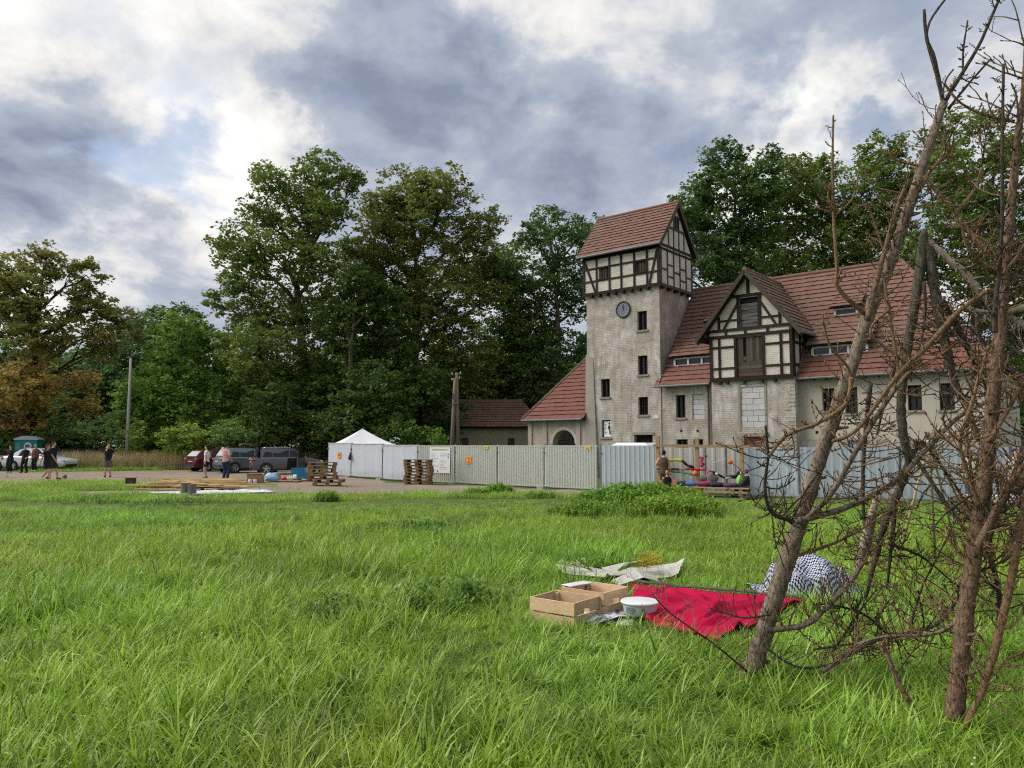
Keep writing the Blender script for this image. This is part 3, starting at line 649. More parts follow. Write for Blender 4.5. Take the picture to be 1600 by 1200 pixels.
TIMBER = pm('dark_timber', (.014, .009, .007), (.030, .021, .016), 3, .85, bump=.4, bs=20, stretch=(6, 6, .8), objrand=.35)
TIMBER_G = pm('grey_timber', (.085, .07, .06), (.045, .036, .03), 3, .9, bump=.4, bs=20, stretch=(6, 6, .8), objrand=.25)
BOARD = pm('weathered_board', (.045, .035, .03), (.085, .066, .055), 4, .85, bump=.4, bs=20, stretch=(6, 6, .5), objrand=.5)
PANE = pm('dark_window_glass', (.012, .012, .013), (.02, .02, .022), 2, .18, spec=.5)
STONE = pm('sill_stone', (.30, .27, .235), (.22, .195, .17), 6, .9, bump=.3)
ZINC = pm('zinc_gutter', (.17, .18, .19), (.12, .13, .14), 5, .6, metal=.3)
BLOCK = pm('concrete_block', (.52, .515, .52), (.42, .415, .42), 8, .95, bump=.4, bs=40, objrand=.12)
WHITEW = pm('white_window_paint', (.62, .66, .70), (.5, .53, .56), 6, .5)
REDB = pm('red_brick_fill', (.22, .085, .05), (.15, .06, .04), 9, .9, bump=.5, bs=20)
DARKIN = pm('dark_interior', (.012, .011, .010), (.02, .018, .016), 2, 1.)  # near-black colour stands in for the shade inside openings
def tilemat(name, a, b_, c_, moss=.25):
    m = NT(name); g = m.n('ShaderNodeNewGeometry')
    c = m.ramp(g.outputs['Random Per Island'], [(0, a), (.5, b_), (1, c_)])
    n1 = m.noise(.45, 6, .65); n2 = m.noise(2.5, 5, .7, stretch=(1, 1, .5))
    c = m.mix(m.fr(n1, .48, .72, 0, moss + .25), c, (.16, .115, .095)); c = m.mix(m.fr(n2, .55, .8, 0, moss), c, (.115, .105, .08))
    m.col(c); m.bump(m.noise(30, 3, .6), .25, .01); return m.set(.82, 0, .25)
TILE = tilemat('roof_tile', (.170, .088, .068), (.19, .10, .078), (.145, .078, .064))
TILE_N = tilemat('newer_roof_tile', (.16, .066, .05), (.18, .075, .056), (.14, .062, .05), .25)
TILE_O = tilemat('mossy_roof_tile', (.22, .128, .078), (.18, .115, .076), (.15, .105, .073), .5)
TILE_B = tilemat('brown_roof_tile', (.17, .095, .07), (.15, .085, .064), (.13, .078, .06), .4)
EDGE_T = pm('tile_butt_edge', (.055, .032, .026), (.03, .022, .02), 4, .95)  # course shadow line painted into the dirty butt edges
def tiles(name, O, U, Vd, rows, rh, ext, tw, mats, parent, thick=.04, seed=1, skip=None):
    """overlapping tile courses on the plane O + u*U + v*Vd; ext(v) gives the u-range of a course"""
    random.seed(seed); O = Vector(O); U = Vector(U).normalized(); Vd = Vector(Vd).normalized(); N_ = U.cross(Vd).normalized()
    if N_.z < 0: N_ = -N_
    mb = MB()
    for j in range(rows):
        v0 = j * rh; v1 = v0 + rh * 1.04; e0 = ext(v0); e1 = ext(v0 + rh)
        lo = min(e0[0], e1[0]); hi = max(e0[1], e1[1]); u = lo - (tw * .5 if j % 2 else 0)
        while u < hi:
            a = u; b_ = u + tw; u = b_
            a0, b0 = max(a, e0[0]), min(b_, e0[1]); a1, b1 = max(a, e1[0]), min(b_, e1[1])
            if b0 - a0 < .02: continue
            if b1 < a1: a1 = b1 = min(max((a1 + b1) / 2, e1[0]), e1[1])
            if skip and skip((a0 + b0) / 2, v0 + rh / 2): continue
            t = thick * .85 * random.uniform(.75, 1.2); sk = random.uniform(-.012, .012)
            p = [O + U * a0 + Vd * (v0 + sk), O + U * b0 + Vd * (v0 + sk)]
            q = [O + U * a1 + Vd * v1, O + U * b1 + Vd * v1]
            mb.cur = 0; mb.add([p[0] + N_ * t, p[1] + N_ * t, q[1] + N_ * .004, q[0] + N_ * .004], [(0, 1, 2, 3)])
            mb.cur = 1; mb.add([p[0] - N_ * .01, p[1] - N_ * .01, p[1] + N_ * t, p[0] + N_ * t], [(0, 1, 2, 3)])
    o = mb.build(name, mats, parent, kind='stuff'); return o
def wallgrid(mb, a0, a1, z0, z1, holes, f, depth):
    """wall sheet a0..a1 x z0..z1 with rectangular holes and reveals; f(a, z, d) -> point, d = depth behind the face"""
    A = sorted({a0, a1} | {h[i] for h in holes for i in (0, 1)}); Zs = sorted({z0, z1} | {h[i] for h in holes for i in (2, 3)})
    A = [x for x in A if a0 <= x <= a1]; Zs = [x for x in Zs if z0 <= x <= z1]
    for i in range(len(A) - 1):
        for j in range(len(Zs) - 1):
            ca, cz = (A[i] + A[i + 1]) / 2, (Zs[j] + Zs[j + 1]) / 2
            if any(h[0] < ca < h[1] and h[2] < cz < h[3] for h in holes): continue
            mb.quad(f(A[i], Zs[j], 0), f(A[i + 1], Zs[j], 0), f(A[i + 1], Zs[j + 1], 0), f(A[i], Zs[j + 1], 0))
    for (x0, x1, y0, y1) in holes:
        c = [(x0, y0), (x1, y0), (x1, y1), (x0, y1)]
        for k in range(4):
            p, q = c[k], c[(k + 1) % 4]; mb.quad(f(*p, 0), f(*p, depth), f(*q, depth), f(*q, 0))
def window(parent, x0, x1, z0, z1, y, sill=True, bars=1, cross=0, frame=TIMBER, open_=False):
    """recessed window in a wall whose outer face is y (facing -y)"""
    mb = MB(); w = .06; yy = y + .17
    mb.bb(x0, x0 + w, yy, yy + .07, z0, z1); mb.bb(x1 - w, x1, yy, yy + .07, z0, z1); mb.bb(x0 + w, x1 - w, yy, yy + .07, z0, z0 + w); mb.bb(x0 + w, x1 - w, yy, yy + .07, z1 - w, z1)
    for k in range(bars): cx = x0 + (x1 - x0) * (k + 1) / (bars + 1); mb.bb(cx - .022, cx + .022, yy + .005, yy + .06, z0 + w, z1 - w)
    for k in range(cross): cz = z0 + (z1 - z0) * (k + 1) / (cross + 1); mb.bb(x0 + w, x1 - w, yy + .012, yy + .055, cz - .018, cz + .018)
    o = mb.build('window', frame, parent)
    MB().quad((x0 + .01, yy + .10, z0 + .01), (x1 - .01, yy + .10, z0 + .01), (x1 - .01, yy + .10, z1 - .01), (x0 + .01, yy + .10, z1 - .01)).build('pane', PANE, o)
    if sill: MB().bb(x0 - .07, x1 + .07, y - .07, y + .16, z0 - .10, z0 - .003).build('sill', STONE, o)
    return o
def bm1(name, mat, parent, p, q, w, t, up=(0, 1, 0)): return MB().beam(p, q, w, t, up).build(name, mat, parent)

# ---------------- clock tower
TW = empty('clock_tower', HC, HR, 'square clock tower of limewashed brick with a half timbered top storey and red roof', 'tower')
tw_w = [(-1.37, -.77, 8.05, 9.10), (-1.37, -.77, 5.62, 6.66), (-3.78, -3.18, 4.5, 5.52), (-1.38, -.78, 3.44, 4.41), (-3.75, -3.15, 2.25, 3.22), (-1.66, -.53, .2, 2.37)]
mb = MB(); fF = lambda a, z, d: (a, d, z)
wallgrid(mb, -4.7, 0, -.1, 10.35, tw_w, fF, .30); mb.build('front_wall', WALL, TW)
mb = MB(); mb.quad((0, 0, -.1), (0, 3.45, -.1), (0, 3.45, 10.35), (0, 0, 10.35)); mb.quad((-4.7, 3.45, -.1), (-4.7, 0, -.1), (-4.7, 0, 10.35), (-4.7, 3.45, 10.35)); mb.quad((0, 3.45, -.1), (-4.7, 3.45, -.1), (-4.7, 3.45, 10.35), (0, 3.45, 10.35)); mb.build('side_wall', PLASTER, TW)
mb = MB(); mb.prism([(-4.78, -.1), (-3.95, -.1), (-4.28, 6.8), (-4.78, 7.0)], lambda a, z: (a, -.16 + .14 * min(1, z / 7.0), z), lambda a, z: (a, -.004, z)); mb.build('buttress', plast('buttress_render', (.36, .33, .295), (.27, .25, .222), (.17, .155, .14)), TW, fix=True)
for k, h in enumerate(tw_w[:4]): window(TW, *h, 0, bars=(1, 1, 1, 3)[k], cross=(0, 0, 0, 1)[k])
# poster in the lowest window
h = tw_w[4]; wn = window(TW, *h, 0, bars=0)
po = MB().bb(h[0] + .09, h[1] - .02, .10, .12, h[2] + .03, h[3] - .06).build('poster', pm('poster_paper', (.70, .74, .76), (.66, .70, .72), 3, .6), TW); po['label'] = 'white poster with a dark figure and small print'
mb = MB(); random.seed(3)
for j in range(9):
    z = h[3] - .18 - j * .075; mb.bb(h[0] + .12, h[0] + .12 + random.uniform(.08, .2), .094, .098, z, z + .022)
INK = pm('printing_ink', (.02, .02, .022), (.03, .03, .03), 3, .6)
mb.build('small_print', INK, po, kind='stuff')
mb = MB(); mb.ell((h[1] - .15, .094, h[3] - .2), (.055, .003, .07), 10, 6); mb.ell((h[1] - .16, .094, h[3] - .42), (.085, .003, .13), 10, 6); mb.ell((h[1] - .12, .094, h[3] - .62), (.05, .003, .12), 8, 6); mb.ell((h[1] - .09, .094, h[3] - .75), (.07, .003, .07), 8, 6); mb.build('printed_figure', INK, po)
# doorway
mb = MB(); d0 = tw_w[5]; mb.bb(d0[0] - .1, d0[1] + .1, -.05, .1, d0[3] + .002, d0[3] + .14); mb.build('lintel', STONE, TW)
mb = MB(); mb.quad((d0[0], .28, d0[2]), (d0[1], .28, d0[2]), (d0[1], .28, d0[3]), (d0[0], .28, d0[3])); mb.build('doorway', DARKIN, TW)  # flat dark sheet, the unlit inside put in as colour
MB().bb(-.42, -.14, -.03, -.004, 3.23, 3.40).build('wall_plate', WHITEW, TW)
# clock
cM = Matrix.Translation((-2.23, 0, 9.31)) @ Matrix.Rotation(R(90), 4, 'X')
ck = MB().lathe([(.45, .002), (.47, .07), (.42, .09), (.39, .05)], 28, cM, False).build('clock', pm('clock_rim', (.02, .02, .024), (.035, .035, .04), 5, .5), TW, True)
MB().lathe([(.0, .045), (.40, .045)], 28, cM, False).build('dial', pm('clock_dial', (.16, .18, .22), (.12, .14, .175), 5, .4), ck)
CKW = pm('clock_white', (.5, .5, .5), (.4, .4, .4), 5, .5)
for k in range(12):
    a = R(30 * k); MB().beam((-2.23 + .29 * math.sin(a), -.055, 9.31 + .29 * math.cos(a)), (-2.23 + .365 * math.sin(a), -.055, 9.31 + .365 * math.cos(a)), .032, .012).build('hour_mark', CKW, ck)
for a, l_ in ((R(-8), .20), (R(6), .27)):
    MB().beam((-2.23 - .05 * math.sin(a), -.062, 9.31 - .05 * math.cos(a)), (-2.23 + l_ * math.sin(a), -.062, 9.31 + l_ * math.cos(a)), .03, .012).build('clock_hand', INK, ck)
# half timbered storey
J = .15; zb, zt = 10.35, 12.52; x0, x1, y0, y1 = -4.7 - J, J, -J, 3.45 + J
hw = [(-3.75, -3.08, 11.2, 11.82), (-1.38, -.68, 11.2, 11.82)]
mb = MB(); wallgrid(mb, x0, x1, zb, zt, hw, lambda a, z, d: (a, y0 + d, z), .2)
mb.quad((x1, y0, zb), (x1, y1, zb), (x1, y1, zt), (x1, y0, zt)); mb.quad((x0, y1, zb), (x0, y0, zb), (x0, y0, zt), (x0, y1, zt)); mb.quad((x1, y1, zb), (x0, y1, zb), (x0, y1, zt), (x1, y1, zt)); mb.quad((x0, y0, zb), (x0, y1, zb), (x1, y1, zb), (x1, y0, zb))
ym = (y0 + y1) / 2; zr = 15.28
for xx in (x1, x0): mb.add([(xx, y0, zt), (xx, y1, zt), (xx, ym, zr - .12)], [(0, 1, 2)])
UP = mb.build('upper_wall', CREAM, TW)
for (a, b_, c_, d_) in hw:
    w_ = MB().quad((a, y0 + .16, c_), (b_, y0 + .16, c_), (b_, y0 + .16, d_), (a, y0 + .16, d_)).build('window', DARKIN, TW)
    for k in range(6):
        xx = a + (b_ - a) * (k + .5) / 6 + .01 * (k % 2); MB().bb(xx - .035, xx + .035, y0 + .05, y0 + .08, c_, d_).build('slat', BOARD, w_)
    MB().bb(a - .05, b_ + .05, y0 - .07, y0 + .03, c_ - .06, c_ + .02).build('sill', TIMBER, w_)
pr = -.035
px_ = [-4.76, -3.88, -3.02, -2.25, -1.42, -.62, .07]
for i, x in enumerate(px_): bm1('post', TIMBER, UP, (x, y0 + pr + .03, zb + .1), (x, y0 + pr + .03, zt - .02), .15 if i in (0, 6) else .105, .09)
for z, w_ in ((10.42, .15), (11.13, .095), (11.86, .095), (12.44, .13)): bm1('rail', TIMBER, UP, (x0 - .02, y0 + pr + .034, z), (x1 + .02, y0 + pr + .034, z), w_, .093)
bm1('brace', TIMBER, UP, (-4.68, y0 + pr + .026, 12.3), (-3.98, y0 + pr + .026, 10.5), .12, .08); bm1('brace', TIMBER, UP, (.0, y0 + pr + .026, 12.3), (-.5, y0 + pr + .026, 10.5), .12, .08)
for k in range(10):
    if k % 9: x = -4.75 + k * .52; bm1('joist_end', TIMBER, UP, (x, y0 - .10, 10.27), (x, .3, 10.27), .13, .15, (0, 0, 1))
sx = x1 + .035 - .03; ys = [y0 + .08 + k * (y1 - y0 - .16) / 5 for k in range(6)]
for i, y in enumerate(ys): bm1('post', TIMBER_G, UP, (sx, y, zb + .1), (sx, y, zt - .02), .13 if i in (0, 5) else .07, .09, (1, 0, 0))
for z, w_ in ((10.42, .15), (12.40, .10), (12.62, .12)): bm1('rail', TIMBER_G if z < 12 else TIMBER, UP, (sx + .004, y0, z), (sx + .004, y1, z), w_, .093, (1, 0, 0))
for k, zs in enumerate(((11.3,), (11.62, 10.97), (11.3,), (11.62, 10.97), (11.25,))):
    for z in zs: bm1('rail', TIMBER_G, UP, (sx - .006, ys[k] + .04, z), (sx - .006, ys[k + 1] - .04, z), .08, .08, (1, 0, 0))
for k in range(5):
    y = y0 + .25 + k * .78; bm1('joist_end', TIMBER, UP, (x1 + .10, y, 10.27), (-.3, y, 10.27), .13, .15, (0, 0, 1))
gs = (zr - .12 - zt) / (ym - y0)
def ghalf(z): return (zr - .12 - z) / gs
for z, w_ in ((13.75, .12), (14.5, .10)): bm1('collar', TIMBER_G, UP, (sx, ym - ghalf(z), z), (sx, ym + ghalf(z), z), w_, .085, (1, 0, 0))
for y in (ym - .9, ym - .3, ym + .3, ym + .9): bm1('gable_post', TIMBER_G, UP, (sx - .004, y, 12.68), (sx - .004, y, min(13.7, zr - .2 - abs(y - ym) * gs)), .07, .08, (1, 0, 0))
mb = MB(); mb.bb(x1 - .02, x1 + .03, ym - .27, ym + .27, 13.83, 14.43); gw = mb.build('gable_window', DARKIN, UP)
for yy in (ym - .27, ym, ym + .27): MB().bb(x1 + .03, x1 + .06, yy - .04, yy + .04, 13.8, 14.46).build('frame', BOARD, gw)
# tower roof
ev = .30; ez = zt + .06 - ev * gs * .0; sl = 1.25
def roofslab(name, parent, pts, th, mat):
    N_ = (Vector(pts[1]) - Vector(pts[0])).cross(Vector(pts[2]) - Vector(pts[0])).normalized()
    if N_.z < 0: N_ = -N_
    n = len(pts); vs = [Vector(p) for p in pts] + [Vector(p) - N_ * th for p in pts]
    return MB().add(vs, [tuple(range(n)), tuple(range(2 * n - 1, n - 1, -1))] + [(i, (i + 1) % n, (i + 1) % n + n, i + n) for i in range(n)]).build(name, mat, parent, fix=True)
xa, xb = x0 - .18, x1 + .22; yE = y0 - ev; zE = zr - (ym - yE) * sl
rf = roofslab('roof', TW, [(xa, yE, zE), (xb, yE, zE), (xb, ym, zr), (xa, ym, zr)], .10, TIMBER)
yE2 = y1 + ev; roofslab('roof', TW, [(xa, yE2, zE), (xb, yE2, zE), (xb, ym + .002, zr), (xa, ym + .002, zr)], .10, TIMBER)
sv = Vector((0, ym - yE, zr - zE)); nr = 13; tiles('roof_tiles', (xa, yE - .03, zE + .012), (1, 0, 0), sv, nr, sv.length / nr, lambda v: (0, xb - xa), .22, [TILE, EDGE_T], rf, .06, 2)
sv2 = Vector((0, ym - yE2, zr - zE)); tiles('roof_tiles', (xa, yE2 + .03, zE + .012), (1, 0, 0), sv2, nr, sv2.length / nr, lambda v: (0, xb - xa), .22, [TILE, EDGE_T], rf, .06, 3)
mb = MB(); n = int((xb - xa) / .36)
for k in range(n): a = xa + k * (xb - xa) / n; mb.tube([(a, ym, zr + .03), (a + (xb - xa) / n * 1.05, ym, zr + .035)], [.12, .10], 8)
mb.build('ridge_tiles', TILE, rf, kind='stuff')
for xx in (xa + .01, xb - .01):
    bm1('bargeboard', TIMBER_G, rf, (xx, yE, zE - .06), (xx, ym, zr - .06), .20, .045, (1, 0, 0)); bm1('bargeboard', TIMBER_G, rf, (xx, yE2, zE - .06), (xx, ym, zr - .06), .20, .045, (1, 0, 0))
MB().tube([(xa, yE - .07, zE - .02), (xb, yE - .07, zE - .02)], .065, 8).build('gutter', ZINC, TW)
MB().tube([(x1 + .15, y1 + .25, zE), (x1 + .16, y1 + .15, zE - .5), (x1 + .02, y1 + .1, zE - .9)], .045, 6).build('downpipe', ZINC, TW)

# ---------------- main house
MH = empty('main_house', HC, HR, 'long weathered house with hipped red tile roof and half timbered gable bay', 'house')
SL = 1.34; Dr = 4.0; EZ = 4.92; EV = -.30; LEN = 15.0; ZR = EZ + SL * (Dr - EV)
WY = .05
hl = [(.84, 1.39, 3.24, 4.42), (1.78, 2.45, 3.13, 4.42), (.84, 1.48, 1.55, 2.12), (1.81, 2.34, 1.55, 2.12)]
hr_ = [(8.29, 8.83, 3.38, 4.41), (9.28, 9.82, 3.25, 4.41), (11.85, 12.4, 3.3, 4.38), (13.06, 13.62, 3.28, 4.40), (9.35, 9.95, 1.2, 2.02), (12.0, 12.6, 1.2, 2.0)]
mb = MB(); wallgrid(mb, .003, 3.2, -.1, 5.5, hl, lambda a, z, d: (a, WY + d, z), .30); mb.build('wall', WALL2, MH)
mb = MB(); wallgrid(mb, 7.1, LEN, 2.1, 5.5, hr_, lambda a, z, d: (a, WY + d, z), .30); mb.build('wall', PALE, MH)
mb = MB(); wallgrid(mb, 7.1, LEN, -.1, 2.1, [(9.35, 9.95, 1.2, 2.02), (12.0, 12.6, 1.2, 2.0)], lambda a, z, d: (a, WY + d, z), .30); mb.build('plinth_wall', WALL2, MH)
mb = MB(); mb.quad((LEN, WY, -.1), (LEN, 8, -.1), (LEN, 8, 5.3), (LEN, WY, 5.3)); mb.quad((LEN, 8, -.1), (0, 8, -.1), (0, 8, 5.3), (LEN, 8, 5.3)); mb.quad((.003, 8, -.1), (.003, 3.46, -.1), (.003, 3.46, 5.3), (.003, 8, 5.3)); mb.build('rear_wall', PALE, MH)
window(MH, *hl[0], WY, bars=1)
for h in hr_[:4]: window(MH, *h, WY, bars=1, cross=1, sill=True)
for h in (hl[2], hl[3]): window(MH, *h, WY, bars=1, sill=False)
mb = MB(); mb.quad((9.35, WY + .2, 1.2), (9.95, WY + .2, 1.2), (9.95, WY + .2, 2.02), (9.35, WY + .2, 2.02)); mb.build('cellar_hatch', WHITEW, MH)
mb = MB(); mb.quad((12.0, WY + .2, 1.2), (12.6, WY + .2, 1.2), (12.6, WY + .2, 2.0), (12.0, WY + .2, 2.0)); mb.build('bricked_hatch', REDB, MH)
def blocks(parent, a0, a1, z0, z1, y, nrow, ncol, th=.12):
    g = MB().quad((a0, y + .05, z0), (a1, y + .05, z0), (a1, y + .05, z1), (a0, y + .05, z1)).build('mortar_bed', STONE, parent)
    rh = (z1 - z0) / nrow; w = (a1 - a0) / ncol; random.seed(4)
    for j in range(nrow):
        xs = [a0 + k * w for k in range(ncol + 1)] if j % 2 == 0 else [a0] + [a0 + (k + .5 + random.uniform(-.1, .1)) * w for k in range(ncol)] + [a1]
        for p, q in zip(xs, xs[1:]):
            o_ = random.uniform(-.015, .015); MB().bb(p + .008, q - .008, y + o_, y + th, z0 + j * rh + .008, z0 + (j + 1) * rh - .008).build('concrete_block', BLOCK, parent)
blocks(MH, 1.78, 2.45, 3.13, 4.42, WY + .06, 5, 1)
MB().tube([(2.72, WY - .10, 5.0), (2.72, WY - .10, .2)], .05, 8).build('downpipe', BOARD, MH)
for (a, z) in ((1.13, 2.55), (2.05, 2.54), (8.0, 2.4)): MB().bb(a - .06, a + .06, WY - .004, WY + .02, z - .07, z + .07).build('air_brick', DARKIN, MH)
for k in range(14):
    a = 7.5 + k * .55; bm1('rafter_end', TIMBER, MH, (a, WY - .30, EZ - .11), (a, WY + .1, EZ + .15), .09, .10, (0, 0, 1))
# gable bay
BY = -.5; bx0, bx1, bc = 3.12, 7.25, 5.17; bz = 5.0
bh = [(4.64, 5.80, 2.66, 4.62), (4.74, 5.76, .9, 2.22)]
mb = MB(); wallgrid(mb, bx0, bx1, -.1, bz, bh, lambda a, z, d: (a, BY + d, z), .22); mb.quad((bx0, WY, -.1), (bx0, BY, -.1), (bx0, BY, bz), (bx0, WY, bz)); mb.quad((bx1, BY, -.1), (bx1, WY, -.1), (bx1, WY, bz), (bx1, BY, bz)); mb.build('bay_wall', WALL, MH)
blocks(MH, 4.64, 5.80, 2.66, 4.62, BY + .03, 7, 2)
mb = MB(); mb.bb(4.74, 5.76, BY + .1, BY + .2, .9, 2.22); mb.build('bricked_door', REDB, MH); MB().bb(4.55, 5.95, BY - .06, BY + .08, 2.225, 2.40).build('lintel', STONE, MH)
for xx in (4.55, 5.85): MB().bb(xx - .05, xx + .05, BY - .03, BY + .02, 2.5, 4.75).build('jamb', STONE, MH)
MB().bb(4.5, 5.92, BY - .035, BY + .02, 4.755, 4.87).build('jamb', STONE, MH)
# irregular quoin stones at the bay corner
random.seed(8); mb = MB()
for k in range(26):
    z = .2 + k * .18; a = bx1 - random.uniform(.2, .5); mb.bb(a, bx1 + .012, BY - random.uniform(.01, .03), BY + .1, z, z + .15)
mb.build('quoin', WALL2, MH, kind='stuff')
FY = BY - .10; fz0, fz1 = 5.0, 7.42; apz = 10.10; gsl = 1.245
dh = [(4.51, 5.80, 5.12, 7.05)]; hh = (4.75, 5.62, 7.52, 8.97)
mb = MB(); wallgrid(mb, bx0, bx1, fz0, fz1, dh, lambda a, z, d: (a, FY + d, z), .15)
mb.quad((bx1, FY, fz0), (bx1, 2.2, fz0), (bx1, 2.2, fz1 - .1), (bx1, FY, fz1 - .1)); mb.quad((bx0, 2.2, fz0), (bx0, FY, fz0), (bx0, FY, fz1 - .1), (bx0, 2.2, fz1 - .1)); mb.quad((bx0, FY, fz0), (bx0, BY + .02, fz0), (bx1, BY + .02, fz0), (bx1, FY, fz0))
def gy(x): return apz - abs(x - bc) * gsl
mb.add([(bx0, FY, fz1), (hh[0], FY, fz1), (hh[0], FY, gy(hh[0])), (bx0, FY, gy(bx0) - .0)], [(0, 1, 2, 3)])
mb.add([(hh[1], FY, fz1), (bx1, FY, fz1), (bx1, FY, gy(bx1)), (hh[1], FY, gy(hh[1]))], [(0, 1, 2, 3)])
mb.add([(hh[0], FY, hh[3]), (hh[1], FY, hh[3]), (hh[1], FY, gy(hh[1])), (bc, FY, apz), (hh[0], FY, gy(hh[0]))], [(0, 1, 2, 3, 4)]); mb.add([(hh[0], FY, fz1), (hh[1], FY, fz1), (hh[1], FY, hh[2]), (hh[0], FY, hh[2])], [(0, 1, 2, 3)])
GB = mb.build('gable_bay', CREAM, MH)
py_ = FY - .012
def B(p, q, w, nm='post', mt=TIMBER, dy=0.): return bm1(nm, mt, GB, (p[0], py_ + dy, p[1]), (q[0], py_ + dy, q[1]), w, .09)
for x, w in ((3.19, .15), (3.63, .11), (4.46, .13), (5.86, .13), (6.70, .11), (7.18, .15)): B((x, 5.1), (x, 7.1), w)
for z, w in ((5.03, .19), (7.14, .14), (7.46, .14)): B((bx0 - .02, z), (bx1 + .02, z), w, 'rail', dy=-.004)
for a, b_ in ((3.25, 4.42), (5.9, 7.14)):
    for z in (6.62, 5.58): B((a, z), (b_, z), .10, 'rail', dy=.006)
for x in (3.98, 4.98, 6.08): B((x, 7.2), (x, 7.4), .10, 'joist_end', dy=-.008)
B((4.66, 7.52), (4.66, 9.1), .15); B((5.71, 7.52), (5.71, 9.1), .15); B((4.3, 9.08), (6.03, 9.08), .14, 'collar', dy=-.004); B((bc, 9.14), (bc, 9.98), .14)
B((3.64, 7.52), (3.64, 8.15), .11); B((6.68, 7.52), (6.68, 8.15), .11); B((3.69, 7.93), (4.6, 7.93), .09, 'rail', dy=.006); B((5.78, 7.92), (6.63, 7.92), .09, 'rail', dy=.006)
B((4.62, 8.72), (3.88, 7.5), .11, 'brace', dy=.003); B((5.75, 8.72), (6.50, 7.5), .11, 'brace', dy=.003)
for x in (3.62, 4.0, 4.85, 5.75, 6.35): bm1('joist_end', TIMBER, GB, (x, FY - .05, 4.86), (x, BY + .3, 4.86), .13, .14, (0, 0, 1))
sxb = bx1 + .012
for y in (-.5, .28, .95): bm1('post', TIMBER, GB, (sxb, y, 5.0), (sxb, y, 7.2), .12, .09, (1, 0, 0))
for z in (6.62, 7.25, 5.58): bm1('rail', TIMBER, GB, (sxb + .004, -.5, z), (sxb + .004, 1.5, z), .11, .09, (1, 0, 0))
# loft door of boards
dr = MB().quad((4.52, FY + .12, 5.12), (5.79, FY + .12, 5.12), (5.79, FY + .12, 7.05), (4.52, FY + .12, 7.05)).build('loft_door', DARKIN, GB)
random.seed(6); n = 8; w = 1.27 / n
for k in range(n):
    if k == 2: z0_ = 5.9; z1_ = 5.95
    a = 4.52 + k * w; MB().bb(a + .004, a + w - .004, FY + .03 + random.uniform(-.008, .008), FY + .06, 5.85 if k != 2 else 5.9, 7.03 if k != 2 else 6.1).build('board', BOARD, dr)
for k in range(4): MB().bb(4.53, 5.78, FY + .022, FY + .055, 5.14 + k * .18, 5.31 + k * .18).build('board', BOARD if k else pm('brown_board', (.12, .065, .04), (.07, .045, .03), 4, .85), dr)
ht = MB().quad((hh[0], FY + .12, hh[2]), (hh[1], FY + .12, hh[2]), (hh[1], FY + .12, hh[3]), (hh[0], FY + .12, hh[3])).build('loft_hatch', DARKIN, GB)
GREYB = pm('grey_board', (.17, .165, .165), (.08, .075, .075), 4, .9, bump=.4, bs=20, stretch=(.5, 6, 6), objrand=.4)
for k in range(8):
    z = hh[2] + .03 + k * .165; t = random.uniform(-.03, .03)
    if k == 7: continue
    bm1('board', GREYB, ht, (hh[0] + .02, FY + .05, z + .07 - t), (hh[1] - .02, FY + .05, z + .07 + t), .145, .03)
# bay roof
ex = 2.62; oz = FY - .42; zE_ = 10.28 - ex * gsl
def main_z(v): return EZ + SL * (v - EV)
def v_at(z): return (z - EZ) / SL + EV
vr = v_at(10.28); ve = v_at(zE_)
for sgn in (-1, 1):
    pts = [(bc + sgn * ex, oz, zE_), (bc, oz, 10.28), (bc, vr + .1, 10.28), (bc + sgn * ex, ve + .1, zE_)]
    br_ = roofslab('bay_roof', MH, pts, .10, TIMBER)
    sv = Vector((-sgn * ex, 0, ex * gsl)); ln = sv.length; nr = 13; ylen = lambda v: (0, (ve - oz) + (vr - ve) * v / ln)
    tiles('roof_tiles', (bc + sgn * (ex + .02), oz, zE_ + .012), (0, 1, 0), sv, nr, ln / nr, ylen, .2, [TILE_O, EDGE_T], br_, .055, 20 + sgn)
    bm1('bargeboard', TIMBER_G, br_, (bc + sgn * ex, oz - .005, zE_ - .07), (bc, oz - .005, 10.2), .2, .05)
    bm1('rafter', TIMBER, br_, (bc + sgn * ex, oz + .2, zE_ - .16), (bc, oz + .2, 10.09), .14, .09)
mb = MB()
for k in range(12): y = oz + k * (vr - oz) / 12; mb.tube([(bc, y, 10.31), (bc, y + (vr - oz) / 12 * 1.05, 10.315)], [.11, .095], 8)
mb.build('ridge_tiles', TILE_O, MH, kind='stuff')
for sgn in (-1, 1): bm1('purlin_end', TIMBER, MH, (bc + sgn * 2.12, oz + .06, 7.22), (bc + sgn * 2.12, FY + .2, 7.22), .13, .15, (0, 0, 1))
MB().tube([(bc + ex + .06, oz, zE_ - .03), (bc + ex + .06, ve, zE_ - .03)], .06, 8).build('gutter', ZINC, MH)
# main roof: front, hip end, back
xl = -.2; xh = LEN + .3; hip = (Dr - EV)
RF = roofslab('roof', MH, [(.02, EV, EZ), (xh, EV, EZ), (xh - hip, Dr, ZR), (.02, Dr, ZR)], .12, TIMBER)
roofslab('roof', MH, [(xh, EV, EZ), (xh, 8.3, EZ), (xh - hip, Dr + .002, ZR)], .12, TIMBER); roofslab('roof', MH, [(xh, 8.3, EZ), (.02, 8.3, EZ), (.02, Dr + .004, ZR), (xh - hip, Dr + .004, ZR)], .12, TIMBER)
svm = Vector((0, Dr - EV, ZR - EZ)); lm = svm.length; nr = 23
def bay_skip(u, v):
    x = u; z = EZ + v / lm * (ZR - EZ); 
    return False
sheds = [(.62, 2.95, 1.0, 5.98, 1), (7.80, 10.2, 1.0, 5.98, 1), (8.42, 9.42, .55, 8.02, 2), (1.9, 2.9, .55, 8.02, 2)]
